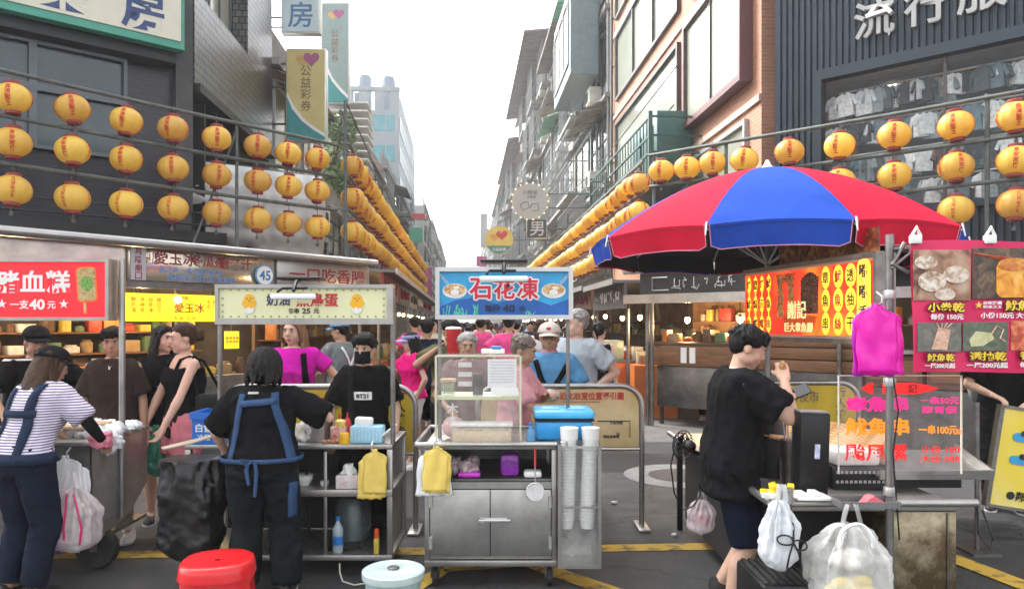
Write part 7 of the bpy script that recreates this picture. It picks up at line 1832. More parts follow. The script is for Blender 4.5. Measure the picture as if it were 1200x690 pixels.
class Fig:
    """a posed figure; local frame faces -y, feet on z = 0, units of a 1.70 m person times k"""
    def __init__(s, label, X_, Y_, rz, h=1.65, bw=1.0, lean=0.0, skin="light", head=(0, 0, 0), arms=None, legs=None, vox=.009, group=None, z0=0.0, name="person", female=False, belly=0.0, hands=True, face=True):
        s.k = h / 1.7; s.bw = bw; s.lean = lean; s.vox = vox; s.skin = SK[skin]; s.fem = female; s.belly = belly
        s.t = thing(name, label, "person", (X_, Y_, z0), rz, group); s.seed = random.random() * 50
        s.head_r = head
        piv = s.bend(Vector((0, .0, 1.46)))
        s.HM = Matrix.Translation(piv) @ RX(lean * .6) @ RZ(head[0]) @ RX(head[1]) @ RY(head[2]) @ T(0, 0, -1.46)
        A = arms or {}
        s.arm = {}
        for sd in (-1, 1):
            w_, pole = A.get(sd, (None, None))
            sh = s.bend(Vector((sd * .178 * bw, .0, 1.385)))
            if w_ is None: w_ = s.bend(Vector((sd * .235 * bw, -.03, .86)), .9); pole = Vector((sd * .5, 1, 0))
            s.arm[sd] = s.ik(sh, Vector(w_), .285, .25, Vector(pole or (sd * .4, .6, -1)))
        Lg = legs or {}
        s.leg = {}
        for sd in (-1, 1):
            a_, pole = Lg.get(sd, ((sd * .105, .02, .08), (sd * .12, -1, 0)))
            s.leg[sd] = s.ik(Vector((sd * .09 * bw, 0, .90)), Vector(a_), .425, .415, Vector(pole))
        s.body(hands, face)
    def bend(s, p, top=1.25):
        if not s.lean or p.z < .93: return p.copy()
        q = min(1, (p.z - .93) / .22); a = s.lean * (.35 + .65 * q)
        d = p - Vector((0, 0, .93)); return Vector((0, 0, .93)) + RX(a) @ d if False else Vector((0, 0, .93)) + Matrix.Rotation(a, 3, 'X') @ d
    def ik(s, a, c, l1, l2, pole):
        d = c - a; L = d.length
        if L > (l1 + l2) * .998: c = a + d.normalized() * (l1 + l2) * .998; d = c - a; L = d.length
        x = (l1 * l1 - l2 * l2 + L * L) / (2 * L); hgt = sqrt(max(0, l1 * l1 - x * x)); u = d.normalized()
        p = pole - u * pole.dot(u); p = p.normalized() if p.length > 1e-5 else u.orthogonal().normalized()
        return (a, a + u * x + p * hgt, c)
    def torso_rings(s, off=0.0, z0=.84, z1=1.455, slim=1.0):
        B = s.bw; f = s.fem
        prof = [(.84, .158 * B, .105), (.90, .172 * B, .118), (.97, (.168 if f else .162) * B, .115), (1.06, (.140 if f else .152) * B, .104), (1.15, (.142 if f else .158) * B, .104), (1.25, .160 * B, .114 if not f else .120), (1.33, .172 * B, .110), (1.385, .165 * B, .090), (1.425, .115 * B, .070), (1.455, .066, .060)]
        out_ = []
        def at_(z):
            for (a, b) in zip(prof, prof[1:]):
                if a[0] <= z <= b[0]:
                    q = (z - a[0]) / (b[0] - a[0]); return [a[i] + (b[i] - a[i]) * q for i in (1, 2)]
            return prof[0][1:] if z < .84 else prof[-1][1:]
        zs = [z0] + [p[0] for p in prof if z0 + .015 < p[0] < z1 - .01] + [z1]
        for z in zs:
            a, b = at_(z); bl = s.belly * math.exp(-((z - 1.03) / .13) ** 2); by = s.belly * .6 * math.exp(-((z - 1.03) / .13) ** 2)
            fb = 0.0
            if f: fb = .022 * math.exp(-((z - 1.25) / .05) ** 2)
            r = ring(z, (a + off + bl * .5) * slim, b + off + bl * .5 + fb * .5, .005 - by * .5 - fb * .5)
            out_.append([s.bend(p) for p in r])
        return out_
    def body(s, hands, face):
        mb = MB(); mb.loft(s.torso_rings())
        H = s.HM
        rc_(mb, s.bend(Vector((0, .015, 1.40))), H @ Vector((0, .012, 1.53)), .056 if not s.fem else .048, .052 if not s.fem else .045)
        e = lambda c, r, M=None: mb.ell((0, 0, 0), r, H @ T(*c) @ (M or Matrix.Identity(4)), 20, 14)
        e((0, .012, 1.612), (.074, .093, .093)); e((0, -.024, 1.585), (.064, .066, .07)); e((0, -.030, 1.535), (.052, .055, .062)); e((0, -.058, 1.490), (.026, .024, .018)); 
        for sd in (-1, 1):
            e((sd * .038, -.045, 1.548), (.026, .032, .03)); e((sd * .077, .018, 1.575), (.010, .020, .031), RZ(sd * .3)); e((sd * .05, .0, 1.52), (.02, .045, .03))
        rc_(mb, H @ Vector((0, -.086, 1.598)), H @ Vector((0, -.103, 1.563)), .008, .0125); e((0, -.092, 1.556), (.018, .012, .010)); e((0, -.076, 1.617), (.05, .018, .014)); e((0, -.080, 1.525), (.024, .014, .016))
        for sd in (-1, 1):
            a, b, c = s.arm[sd]; q = s.bw ** .5
            rc_(mb, a, b, .050 * q if not s.fem else .043 * q, .038 * q if not s.fem else .034 * q); m = b.lerp(c, .3); rc_(mb, b, m, .037 * q, .038 * q); rc_(mb, m, c, .038 * q if not s.fem else .034 * q, .026)
            if hands: s.hand(mb, sd)
            else: rc_(mb, c, c + (c - b).normalized() * .09, .028, .02, 10)
            a, b, c = s.leg[sd]
            rc_(mb, a, b, .082 * q, .056 * q); m = b.lerp(c, .32); m.y += .012; rc_(mb, b, m, .053 * q, .056 * q); rc_(mb, m, c, .056 * q, .036)
            rc_(mb, c, Vector((c.x * 1.05, c.y - .10, .035)), .034, .026, 10)
        for i in range(len(mb.v)): mb.v[i] = tuple(Vector(mb.v[i]) * s.k)
        me = voxel(mb, s.vox, 3); s.bm = me
        link("body", me, s.skin, s.t)
        if face: s.face()
    hand_pose = {}
    def hand(s, mb, sd):
        a, b, c = s.arm[sd]; d = (c - b).normalized()
        ref = Vector((0, 0, -1)) if abs(d.z) < .8 else Vector((0, -1, 0))
        side = d.cross(ref); side = side.normalized(); nrm = side.cross(d).normalized()
        # palm faces nrm (down or forwards); thumb on the inner side
        inner = side if side.dot(Vector((-sd, 0, 0))) > 0 else -side
        p = c + d * .012
        for w_ in (-.022, 0, .022): rc_(mb, p + inner * w_, p + d * .075 + inner * w_ * 1.15, .017, .014, 8)
        for i, (w_, L) in enumerate(((.029, .068), (.010, .076), (-.010, .070), (-.028, .056))):
            q = p + d * .08 + inner * w_; d1 = (d * .9 + nrm * .35).normalized(); d2 = (d * .45 + nrm * .9).normalized()
            m = q + d1 * L * .5; rc_(mb, q, m, .0092, .0085, 8); rc_(mb, m, m + d2 * L * .5, .0085, .007, 8)
        q = p + d * .022 + inner * .028; m = q + (d * .6 + inner * .7 + nrm * .3).normalized() * .035; rc_(mb, q, m, .012, .010, 8); rc_(mb, m, m + (d * .9 + nrm * .5).normalized() * .03, .010, .008, 8)
    def part(s, name, mb, m, M=None, smooth=50, raw=False):
        for i in range(len(mb.v)):
            v = Vector(mb.v[i]); v = M @ v if M is not None else v; mb.v[i] = tuple(v * s.k)
        return mb.build(name, m, s.t, smooth)
    def face(s):
        H = s.HM
        for sd in (-1, 1):
            mb = MB(); mb.ell((sd * .030, -.0815, 1.594), (.0135, .0075, .0062), None, 12, 8); o = s.part("eye", mb, EYEW, H)
            mb = MB(); mb.ell((sd * .030, -.0875, 1.594), (.0062, .0028, .0058), None, 10, 8); q = s.part("iris", mb, EYED, H); q.parent = o
            mb = MB(); mb.tube([(sd * .016, -.0925, 1.609), (sd * .030, -.0930, 1.6135), (sd * .046, -.0845, 1.609)], [.0028, .0034, .002], 6); s.part("eyebrow", mb, BROW, H)
            mb = MB(); mb.tube([(sd * .017, -.0885, 1.598), (sd * .030, -.0905, 1.6025), (sd * .044, -.081, 1.597)], [.0012, .0018, .0012], 5); s.part("eyelid", mb, BROW, H)
        mb = MB(); mb.tube([(-.022, -.0865, 1.5245), (-.009, -.0945, 1.5275), (0, -.0952, 1.526), (.009, -.0945, 1.5275), (.022, -.0865, 1.5245)], [.0015, .0038, .0036, .0038, .0015], 8); mb.tube([(-.019, -.0865, 1.522), (0, -.0938, 1.5175), (.019, -.0865, 1.522)], [.0015, .0048, .0015], 8)
        s.part("mouth", mb, LIP, H)
    def shirt(s, m, hem=.86, top=1.452, sleeve=.62, loose=.016, srad=(.062, .066), name="shirt", wr=.009, slim=1.0, flare=0.0, voxs=None):
        mb = MB(); rings = s.torso_rings(loose, hem, top, slim)
        if flare:
            c = sum(rings[0], Vector()) / len(rings[0]); rings[0] = [c + (p - c) * (1 + flare) for p in rings[0]]
        mb.loft(rings)
        if sleeve > 0:
            for sd in (-1, 1):
                a, b, c = s.arm[sd]
                if sleeve <= 1: e = a.lerp(b, sleeve)
                else: e = b.lerp(c, sleeve - 1)
                a0 = a + Vector((-sd * .035, 0, .0)); r0, r1 = srad[0] * s.bw ** .5, srad[1] * s.bw ** .5
                mb.ell(a0, (r0, r0 * .95, r0 * .9), None, 14, 10)
                if sleeve <= 1: mb.cyl(a0, e, r0, r1, 16)
                else: mb.cyl(a0, b, r0, r0 * .85, 16); mb.ell(b, (r0 * .85,) * 3, None, 14, 10); mb.cyl(b, e, r0 * .85, r1 * .8, 16)
        for i in range(len(mb.v)): mb.v[i] = tuple(Vector(mb.v[i]) * s.k)
        me = voxel(mb, voxs or max(.011, s.vox), 3); wrinkle(me, wr, (9, 9, 6), s.seed, .75)
        s.sh = me; return link(name, me, m, s.t)
    def legs_(s, m, to=.98, loose=.016, waist=1.0, name="trousers", wr=.009, flare=1.0, hip=.0):
        """to: 0 hip .. 1 knee .. 2 ankle"""
        mb = MB(); mb.loft(s.torso_rings(loose * .6 + hip, .84, waist)); q = s.bw ** .5
        for sd in (-1, 1):
            a, b, c = s.leg[sd]; r0, r1, r2 = .088 * q + loose, (.060 * q + loose) , (.045 + loose)
            a0 = a + Vector((0, 0, .0)); mb.ell(a0, (r0, r0 * 1.05, r0), None, 16, 10)
            if to <= 1: e = a.lerp(b, to); mb.cyl(a0, e, r0, (r0 + (r1 - r0) * to) * flare, 18)
            else:
                mb.cyl(a0, b, r0, r1, 18); mb.ell(b, (r1, r1, r1), None, 14, 10); e = b.lerp(c, to - 1); mb.cyl(b, e, r1, (r1 + (r2 - r1) * (to - 1)) * flare, 18)
        for i in range(len(mb.v)): mb.v[i] = tuple(Vector(mb.v[i]) * s.k)
        me = voxel(mb, max(.012, s.vox), 3); wrinkle(me, wr, (8, 8, 6), s.seed + 9, .75); s.tr = me
        return link(name, me, m, s.t)
    def shoes(s, m=None, socks=False):
        for sd in (-1, 1):
            a, b, c = s.leg[sd]; mb = MB(); rings = []
            f0 = c.z - .08; dx = .03 * sd
            for (y, w_, hh) in ((.075, .022, .05), (.06, .038, .085), (.0, .042, .085), (-.06, .045, .065), (-.12, .047, .05), (-.165, .036, .038), (-.185, .012, .02)):
                rings.append([(c.x + dx * (.1 - y) * 2 + w_ * x_, c.y + y, f0 + (.012 if z_ < 0 else .012 + hh * z_)) for x_, z_ in ((-1, -1), (-.95, .5), (-.6, .92), (0, 1), (.6, .92), (.95, .5), (1, -1))])
            mb.loft(rings); o = s.part("shoe", mb, m or SHOEW)
            mb = MB(); rings = [[(p[0] + (p[0] - (r[0][0] + r[6][0]) / 2) * .06, p[1] * 1.0, z) for p in (r[0], r[6])] for z in (0,) for r in rings]
            vs = [(r[0][0], r[0][1], f0 + .001) for r in rings] + [(r[1][0], r[1][1], f0 + .001) for r in rings[::-1]]
            n = len(vs); vs2 = [(x, y, z + .016) for x, y, z in vs]
            mb.add(vs + vs2, [tuple(range(n))[::-1], tuple(range(n, 2 * n))] + [(i, (i + 1) % n, n + (i + 1) % n, n + i) for i in range(n)]); q = s.part("sole", mb, SOLE); q.parent = o
            if socks: mb = MB(); mb.cyl((c.x, c.y, c.z - .01), c.lerp(b, .16), .046, .048, 14); s.part("sock", mb, SOLE)
    def hair(s, style="short", col="black", seed=1, vol=1.0):
        mb = MB(); r_ = random.Random(seed); v = vol
        e = lambda c, r: mb.ell(c, tuple(q * v for q in r), None, 18, 12)
        if style != "none":
            e((0, .018, 1.652), (.080, .092, .064)); e((0, .05, 1.612), (.076, .066, .088)); 
            for sd in (-1, 1): e((sd * .060, .022, 1.628), (.024, .052, .050))
        if style in ("short", "fringe", "long", "pony", "mid"):
            n = 150
            for i in range(n):
                a = r_.uniform(0, 2 * pi); q = r_.uniform(0, 1)
                p = Vector((.078 * cos(a) * sin(q * 1.6), .022 + .09 * sin(a) * sin(q * 1.6), 1.648 + .062 * cos(q * 1.6)))
                if p.y < -.055 and style != "fringe": continue
                d = Vector((cos(a) * .6, sin(a) * .6 - .1, -.75 - .3 * q)) + Vector((r_.uniform(-.4, .4), r_.uniform(-.4, .4), r_.uniform(-.1, .5)))
                rc_(mb, p, p + d.normalized() * .035, .012, .005, 6)
        if style == "fringe":
            e((0, -.034, 1.672), (.070, .054, .034))
            for i in range(13):
                x = -.066 + .011 * i; mb.tube([(x * .8, -.045, 1.698), (x, -.083 + x * x * 4, 1.676), (x * 1.08 + r_.uniform(-.008, .008), -.090 + x * x * 6, 1.655), (x * 1.1 + r_.uniform(-.01, .01), -.091 + x * x * 6, 1.632 + r_.uniform(-.008, .012))], [.016, .014, .011, .005], 7)
            for sd in (-1, 1): e((sd * .07, -.02, 1.63), (.016, .03, .035))
        if style in ("long", "mid"):
            zb = 1.28 if style == "long" else 1.42
            for i in range(26):
                a = -.35 + (pi + .7) * i / 25; x, y = .082 * cos(a), .035 + .075 * sin(a)
                fwd = 1 if y < .04 else 0
                mb.tube([(x * .85, y * .9, 1.65), (x * 1.04, y, 1.57), (x * 1.12, y + .01 - .03 * fwd, 1.48), (x * 1.15 + r_.uniform(-.015, .015), y + .015 - .05 * fwd, 1.38), (x * 1.05 + r_.uniform(-.02, .02), y + .01 - .06 * fwd, zb + r_.uniform(-.03, .05))], [.016, .018, .018, .015, .004], 7)
            for sd in (-1, 1): mb.tube([(sd * .02, -.055, 1.69), (sd * .06, -.055, 1.655), (sd * .078, -.03, 1.59), (sd * .084, -.025, 1.5)], [.016, .018, .017, .012], 7)
        if style == "pony":
            mb.tube([(0, .10, 1.63), (0, .15, 1.61), (0, .16, 1.55), (0, .14, 1.47)], [.022, .03, .026, .006], 10)
        if style == "bun": 
            e((0, .125, 1.60), (.045, .04, .042))
            for i in range(20): a = r_.uniform(0, 6.3); mb.ell((.03 * cos(a), .13 + .02 * sin(a), 1.60 + .03 * sin(a * 2)), (.014, .02, .02), None, 8, 6)
        if style == "bob":
            e((0, .025, 1.63), (.105, .115, .098)); e((0, .045, 1.555), (.105, .088, .085))
            for sd in (-1, 1): e((sd * .078, .0, 1.565), (.034, .055, .07))
            for i in range(150):
                a = r_.uniform(-.3, pi + .3); z = r_.uniform(1.50, 1.70); q = 1 - max(0, (z - 1.62) / .11) ** 2
                p = Vector((.105 * cos(a) * q, .03 + .105 * sin(a) * q, z)); rc_(mb, p, p + Vector((r_.uniform(-.012, .012), r_.uniform(-.004, .02), -.05)), .012, .006, 6)
        if style == "bob": mb.v = [((x) * 1.08, .01 + (y - .01) * 1.06, 1.6 + (z - 1.6) * 1.06) for x, y, z in mb.v]
        for i in range(len(mb.v)): mb.v[i] = tuple((s.HM @ Vector(mb.v[i])) * s.k)
        me = voxel(mb, max(.0065, s.vox * .8), 1); wrinkle(me, .0034, (44, 44, 11), seed)
        return link("hair", me, HAIRM[col], s.t)
    def cap(s, m, visor=True, dome=True, name="cap", vlen=.075, yaw=0.0, lift=0.0, vm=None):
        mb = MB(); M = s.HM @ T(0, 0.012, 1.632 + lift) @ RZ(yaw) @ RX(-.08); rows = []
        if dome:
            for i in range(9):
                q = pi / 2 * i / 8; rows.append([(.096 * cos(q) ** .8 * cos(2 * pi * j / 28), .114 * cos(q) ** .8 * sin(2 * pi * j / 28), .088 * sin(q)) for j in range(29)])
        else:
            for z in (0, .045): rows.append([(.094 * cos(2 * pi * j / 28), .112 * sin(2 * pi * j / 28), z) for j in range(29)])
        mb.grid(rows); o = s.part(name, mb, m, M, 70); md = o.modifiers.new("t", 'SOLIDIFY'); md.thickness = .004; md.offset = 1
        if visor:
            mb = MB(); rows = []
            for i in range(5):
                q = i / 4; rows.append([((.094 + .006 * q) * cos(a) * (1 - .12 * q), -.112 * sin(a) * 1.0 - vlen * q * sin(a) ** .7 if sin(a) > 0 else 0, .004 - .022 * q - .02 * cos(a) ** 2) for a in [.25 + (pi - .5) * j / 16 for j in range(17)]])
            mb.grid(rows); v = s.part("visor", mb, vm or m, M, 70); md = v.modifiers.new("t", 'SOLIDIFY'); md.thickness = .004
            v.parent = o
        return o
    # things laid onto the clothes
    def bvh(s, me): return BVHTree.FromPolygons([v.co.copy() for v in me.vertices], [tuple(f.vertices) for f in me.polygons])
    def strap(s, name, pts, width, m, me=None, frm="back", off=.006, parent=None, th=.004):
        """ribbon through (x, z) points laid on the garment from the back or front"""
        b = s.bvh(me or s.sh); y0 = 1.0 if frm == "back" else -1.0; dr = Vector((0, -y0, 0)); P3 = []
        path = []
        for p, q in zip(pts, pts[1:]):
            n = max(2, int((Vector(q) - Vector(p)).length / .025))
            for i in range(n): path.append(Vector(p).lerp(Vector(q), i / n))
        path.append(Vector(pts[-1])); rows = []; last = None
        for i, p in enumerate(path):
            tg = (path[min(i + 1, len(path) - 1)] - path[max(i - 1, 0)]).normalized(); sd = Vector((-tg.y, tg.x)) * width / 2; row = []
            for f in (-1, 0, 1):
                q = p + sd * f; hit = b.ray_cast(Vector((q.x * s.k, y0 * 2, q.y * s.k)), dr)
                if hit[0] is None: row = None; break
                row.append(hit[0] + Vector((0, y0, 0)) * off)
            if row: rows.append(row)
        if len(rows) < 2: return None
        mb = MB().grid(rows); o = mb.build(name, m, parent or s.t, 70); md = o.modifiers.new("t", 'SOLIDIFY'); md.thickness = th; md.offset = 0
        return o
    def belt(s, name, z, width, m, me=None, a0=0, a1=2 * pi, off=.006):
        b = s.bvh(me or s.sh); rows = []
        for i in range(41):
            a = a0 + (a1 - a0) * i / 40; row = []
            for f in (-.5, .5):
                o_ = Vector((cos(a) * 1.2, sin(a) * 1.2, (z + f * width) * s.k)); hit = b.ray_cast(o_, -Vector((cos(a), sin(a), 0)))
                if hit[0] is None: row = None; break
                row.append(hit[0] + Vector((cos(a), sin(a), 0)) * off)
            if row: rows.append(row)
        mb = MB().grid(rows); o = mb.build(name, m, s.t, 70); md = o.modifiers.new("t", 'SOLIDIFY'); md.thickness = .004; md.offset = 0
        return o
    def decal(s, name, mb, m, frm="front", off=.006, me=None, parent=None):
        b = s.bvh(me or s.sh); y0 = -1.0 if frm == "front" else 1.0; keep = []
        for (x, y, z) in mb.v:
            hit = b.ray_cast(Vector((x * s.k, y0 * 2, z * s.k)), Vector((0, -y0, 0))); p = hit[0] or Vector((x * s.k, y0 * .12, z * s.k)); keep.append(tuple(p + Vector((0, y0 * off, 0))))
        mb.v = keep; return mb.build(name, m, parent or s.t, 0)
    def hp(s, sd):
        """world point of a hand (for things held)"""
        a, b, c = s.arm[sd]; p = c + (c - b).normalized() * .07
        return RZ(s.t.rotation_euler.z) @ (p * s.k) + Vector(s.t.location)

def stripes(name, c1, c2, f):
    m, N, Lk, b = node_mat(name); tc = N.new("ShaderNodeTexCoord"); w_ = N.new("ShaderNodeTexWave"); w_.wave_type = 'BANDS'; w_.bands_direction = 'Z'; w_.inputs["Scale"].default_value = f; w_.inputs["Distortion"].default_value = .6; w_.inputs["Detail Scale"].default_value = .4
    Lk.new(tc.outputs["Object"], w_.inputs["Vector"]); cr = N.new("ShaderNodeValToRGB"); e = cr.color_ramp.elements; e[0].position = .42; e[1].position = .58; e[0].color = (*c1, 1); e[1].color = (*c2, 1)
    Lk.new(w_.outputs["Fac"], cr.inputs[0]); Lk.new(cr.outputs[0], b.inputs["Base Color"]); b.inputs["Roughness"].default_value = .85
    return m
BLKC = cloth("black_cotton", (.007, .007, .008), var=.3); BLK2 = cloth("charcoal_cotton", (.012, .012, .013), var=.3); NAVY_C = cloth("navy_cotton", (.010, .014, .028), var=.2); DENIM = cloth("navy_denim", (.018, .028, .055), var=.25); APRB = cloth("blue_apron_tape", (.035, .07, .15), var=.15)
# 1 striped vendor, back to the camera
f = Fig("vendor in a black cap and purple striped white shirt with navy straps, from behind", X(27, 4.36), 4.36, pi - .30, 1.48, 1.05, .34, "tan", (-.35, .12, 0), {-1: ((-.22, -.44, 1.0), (-1, .6, -.2)), 1: ((.20, -.50, 1.0), (1, .4, -.4))}, female=True, vox=.008)
f.shirt(stripes("purple_white_stripes", (.70, .69, .72), (.16, .11, .26), 20), .92, 1.45, .75, .022, (.070, .075)); f.legs_(NAVY_C, 1.95, .024, 1.02); f.hair("mid", "brown", 3, .98)
f.cap(cloth("black_cap", (.012, .012, .014), var=.2)); f.shoes(SHOEB)
for sx in (-.105, .105): f.strap("overall_strap", [(sx * .9, 1.43), (sx, 1.2), (sx * 1.05, .94)], .055, DENIM, off=.010)
f.strap("overall_strap", [(-.14, 1.24), (.14, 1.24)], .05, DENIM, off=.012); f.belt("waistband", .95, .07, DENIM, f.tr, 0, 2 * pi, .02)
mb = MB(); a, b, c = f.arm[-1]; mb.cyl(a.lerp(b, .72), b, .044, .042, 14); mb.ell(b, (.042,) * 3); mb.cyl(b, b.lerp(c, .85), .042, .032, 14); f.part("arm_sleeve", mb, BLKC)
mb = MB(); mb.ell((.20, .12, .93), (.06, .03, .055)); pz = f.part("waist_pouch", mb, pbr("orange_pouch", (.70, .20, .01), .5, 0, .1))
mb = MB(); mb.tube([(.26, .0, .95), (.28, .02, .86), (.27, .03, .62)], .012, 6); f.part("apron_tie", mb, DENIM)
# 2 vendor in a black cap behind her
f = Fig("vendor in black cap and black shirt bending over behind the striped vendor", X(36, 5.75), 5.75, .9, 1.58, 1.1, .18, "tan", (0, .1, 0), {-1: ((-.30, -.38, 1.0), (-1, .3, -.3)), 1: ((.30, -.36, 1.05), (1, .3, -.3))})
f.shirt(BLKC, .88, 1.45, .7, .02, (.07, .074)); f.legs_(BLK2, 1.9, .02); f.hair("short", "black", 4); f.cap(cloth("black_white_cap", (.015, .015, .018))); f.shoes(SHOEB); f.belt("collar_stripe", 1.435, .012, WHT, f.sh)
# 3 boy in dark brown T-shirt
f = Fig("boy in a dark brown T-shirt and pendant standing behind the red sign cart", X(133, 5.6), 5.6, .25, 1.57, .92, 0, "tan", (.05, .10, 0), {-1: ((-.235, -.03, .86), (-.5, 1, 0)), 1: ((.235, -.03, .86), (.5, 1, 0))}, legs={-1: ((-.09, .03, .08), (-.1, -1, 0)), 1: ((.14, -.12, .08), (.1, -1, 0))})
f.shirt(cloth("dark_brown_cotton", (.035, .024, .020), var=.25), .84, 1.445, .78, .026, (.068, .078)); f.legs_(cloth("grey_shorts", (.05, .05, .055)), .9, .03, flare=1.15, name="shorts"); f.hair("fringe", "black", 5); f.shoes(SHOEW, True)
mb = MB(); mb.tube([(-.05, -.06, 1.44), (0, -.12, 1.385), (.05, -.06, 1.44)], .003, 5); mb.ell((0, -.125, 1.38), (.007, .005, .012)); f.part("pendant", mb, WHITEP)
# 4 long black hair
f = Fig("young woman with long black hair and a black printed T-shirt, holding the green bag", X(192, 6.05), 6.05, .45, 1.58, .9, 0, "fair", (.55, -.10, .12), {-1: ((-.15, -.20, .84), (-1, .3, 0)), 1: ((.2, -.08, .86), (1, .4, 0))}, female=True)
f.shirt(BLKC, .84, 1.445, .8, .024, (.066, .074)); f.legs_(cloth("black_shorts", (.02, .02, .022)), .72, .03, flare=1.1, name="shorts"); f.hair("long", "black", 6); f.shoes(SHOEB)
mb = MB(); write(mb, "TOKYO", .02, 1.18, .035, 0, .01); f.decal("lettering", mb, pbr("teal_tee_print", (.10, .35, .38), .6))
# 5 woman in black tank top
f = Fig("woman in a black tank top and pink shorts with her hair in a bun", X(217, 5.7), 5.7, -.75, 1.60, 1.0, .02, "fair", (-.25, .06, 0), {-1: ((-.20, -.24, .88), (-1, .5, 0)), 1: ((.17, -.26, .86), (1, .7, 0))}, female=True)
f.shirt(BLKC, .80, 1.34, 0, .022, slim=.96, name="tank_top", flare=.12); f.hair("bun", "brown", 7); f.legs_(cloth("pink_shorts", (.62, .20, .24)), .62, .03, .98, flare=1.1, name="shorts"); f.shoes(SHOEB)
for sx in (-.09, .09):
    mb = MB(); mb.tube([(sx * 1.05, -.125, 1.32), (sx * .95, -.075, 1.415), (sx, .0, 1.438), (sx, .07, 1.40), (sx * 1.1, .11, 1.30)], .014, 8); f.part("shoulder_strap", mb, BLKC)
mb = MB(); mb.box((.24, .10, 1.02), (.10, .24, .26), b=.04); q = f.part("shoulder_bag", mb, cloth("black_leather", (.02, .02, .02), .4)); mb = MB(); mb.tube([(.24, .0, 1.13), (.18, -.02, 1.38), (.15, .0, 1.445), (.17, .08, 1.40), (.24, .2, 1.13)], .012, 6); f.part("bag_strap", mb, BLKC)
# 6 apron woman, back
f = Fig("stout cook in a black shirt with blue apron tapes across her back", X(307, 4.38), 4.38, pi + .10, 1.44, 1.14, .14, "light", (-.05, .15, 0), {-1: ((-.36, -.30, 1.26), (-1, .6, -.6)), 1: ((.30, -.25, .94), (1, .9, -.1))}, female=True, vox=.008, belly=.05, legs={-1: ((-.16, .0, .08), (-.2, -1, 0)), 1: ((.12, .02, .08), (.1, -1, 0))})
f.shirt(BLKC, .86, 1.45, .92, .026, (.078, .086), wr=.010); f.legs_(cloth("black_green_trousers", (.009, .012, .013), var=.3), 1.97, .034, 1.0, wr=.011, flare=1.15); f.hair("bob", "black", 8, 1.0); f.shoes(SHOEB)
f.strap("apron_strap", [(.115, 1.41), (.13, 1.3), (.16, 1.12), (.185, .96)], .04, APRB, off=.010)
f.strap("apron_strap", [(-.10, 1.42), (-.11, 1.33), (-.17, 1.15), (-.225, .95)], .05, APRB, off=.010)
f.strap("apron_strap", [(.125, 1.345), (-.12, 1.365)], .042, APRB, off=.014)
f.belt("apron_waist_tie", .965, .03, APRB, f.tr, 0, 2 * pi, .028)
mb = MB(); f2 = [(.04, .205, .97), (.05, .225, .92), (.035, .225, .82)]; mb.tube(f2, [.012, .014, .012], 6); mb.tube([(.0, .205, .97), (-.015, .225, .9), (-.005, .225, .74)], [.012, .014, .012], 6); mb.tube([(.02, .20, .97), (.09, .23, .99), (.05, .23, .945), (.02, .2, .97)], .010, 6); f.part("apron_bow", mb, APRB)
f.strap("apron_side", [(-.235, .93), (-.22, .70), (-.215, .55)], .05, APRB, f.tr, off=.016)
mb = MB(); f.decal("shirt_label", mb.box((0.045, 0, 1.418), (.07, .002, .014)), WHITEP, "back", .006)
mb = MB(); a, b, c = f.arm[-1]; mb.cyl(b.lerp(c, .88), b.lerp(c, .97), .036, .034, 14); f.part("watch", mb, BLACKP)
# 7 woman in magenta
MAGC = cloth("magenta_jersey", (.56, .012, .36), var=.1)
f = Fig("woman with long light brown hair in a magenta T-shirt with a backpack", X(344, 6.05), 6.05, .02, 1.66, 1.0, 0, "fair", (-.18, .10, 0), {-1: ((-.28, -.02, 1.02), (-1, 1, 0)), 1: ((.20, .04, .99), (1, .5, .1))}, female=True)
f.shirt(MAGC, .86, 1.43, .5, .014, (.060, .064)); f.legs_(NAVY_C, 1.95, .014); f.hair("long", "fairbrown", 9); f.shoes()
for sx in (-.125, .125): f.strap("backpack_strap", [(sx * .85, 1.40), (sx * 1.0, 1.25), (sx * 1.05, 1.05)], .045, BLKC, frm="front", off=.008)
mb = MB(); mb.box((0, .19, 1.2), (.26, .12, .40), b=.05); f.part("backpack", mb, BLKC)
# 8 man with blue cap and white apron straps
f = Fig("stall cook in a pale blue cap and grey T-shirt with white apron straps, turned left", X(401, 8.3), 8.3, -2.1, 1.64, 1.05, .05, "tan", (.2, .1, 0), {-1: ((-.1, -.35, 1.1), (-1, .3, -.5)), 1: ((.15, -.35, 1.1), (1, .3, -.5))}, vox=.011)
f.shirt(cloth("grey_cotton", (.17, .19, .20)), .86, 1.44, .7, .018, (.064, .068)); f.legs_(NAVY_C, 1.9, .018); f.hair("short", "black", 10); f.cap(cloth("pale_blue_cap", (.17, .30, .50))); f.shoes(SHOEB)
f.strap("apron_strap", [(-.11, 1.40), (.0, 1.18), (.13, .98)], .03, WHITEP, off=.008); f.strap("apron_strap", [(.11, 1.40), (.0, 1.18), (-.13, .98)], .03, WHITEP, off=.011)
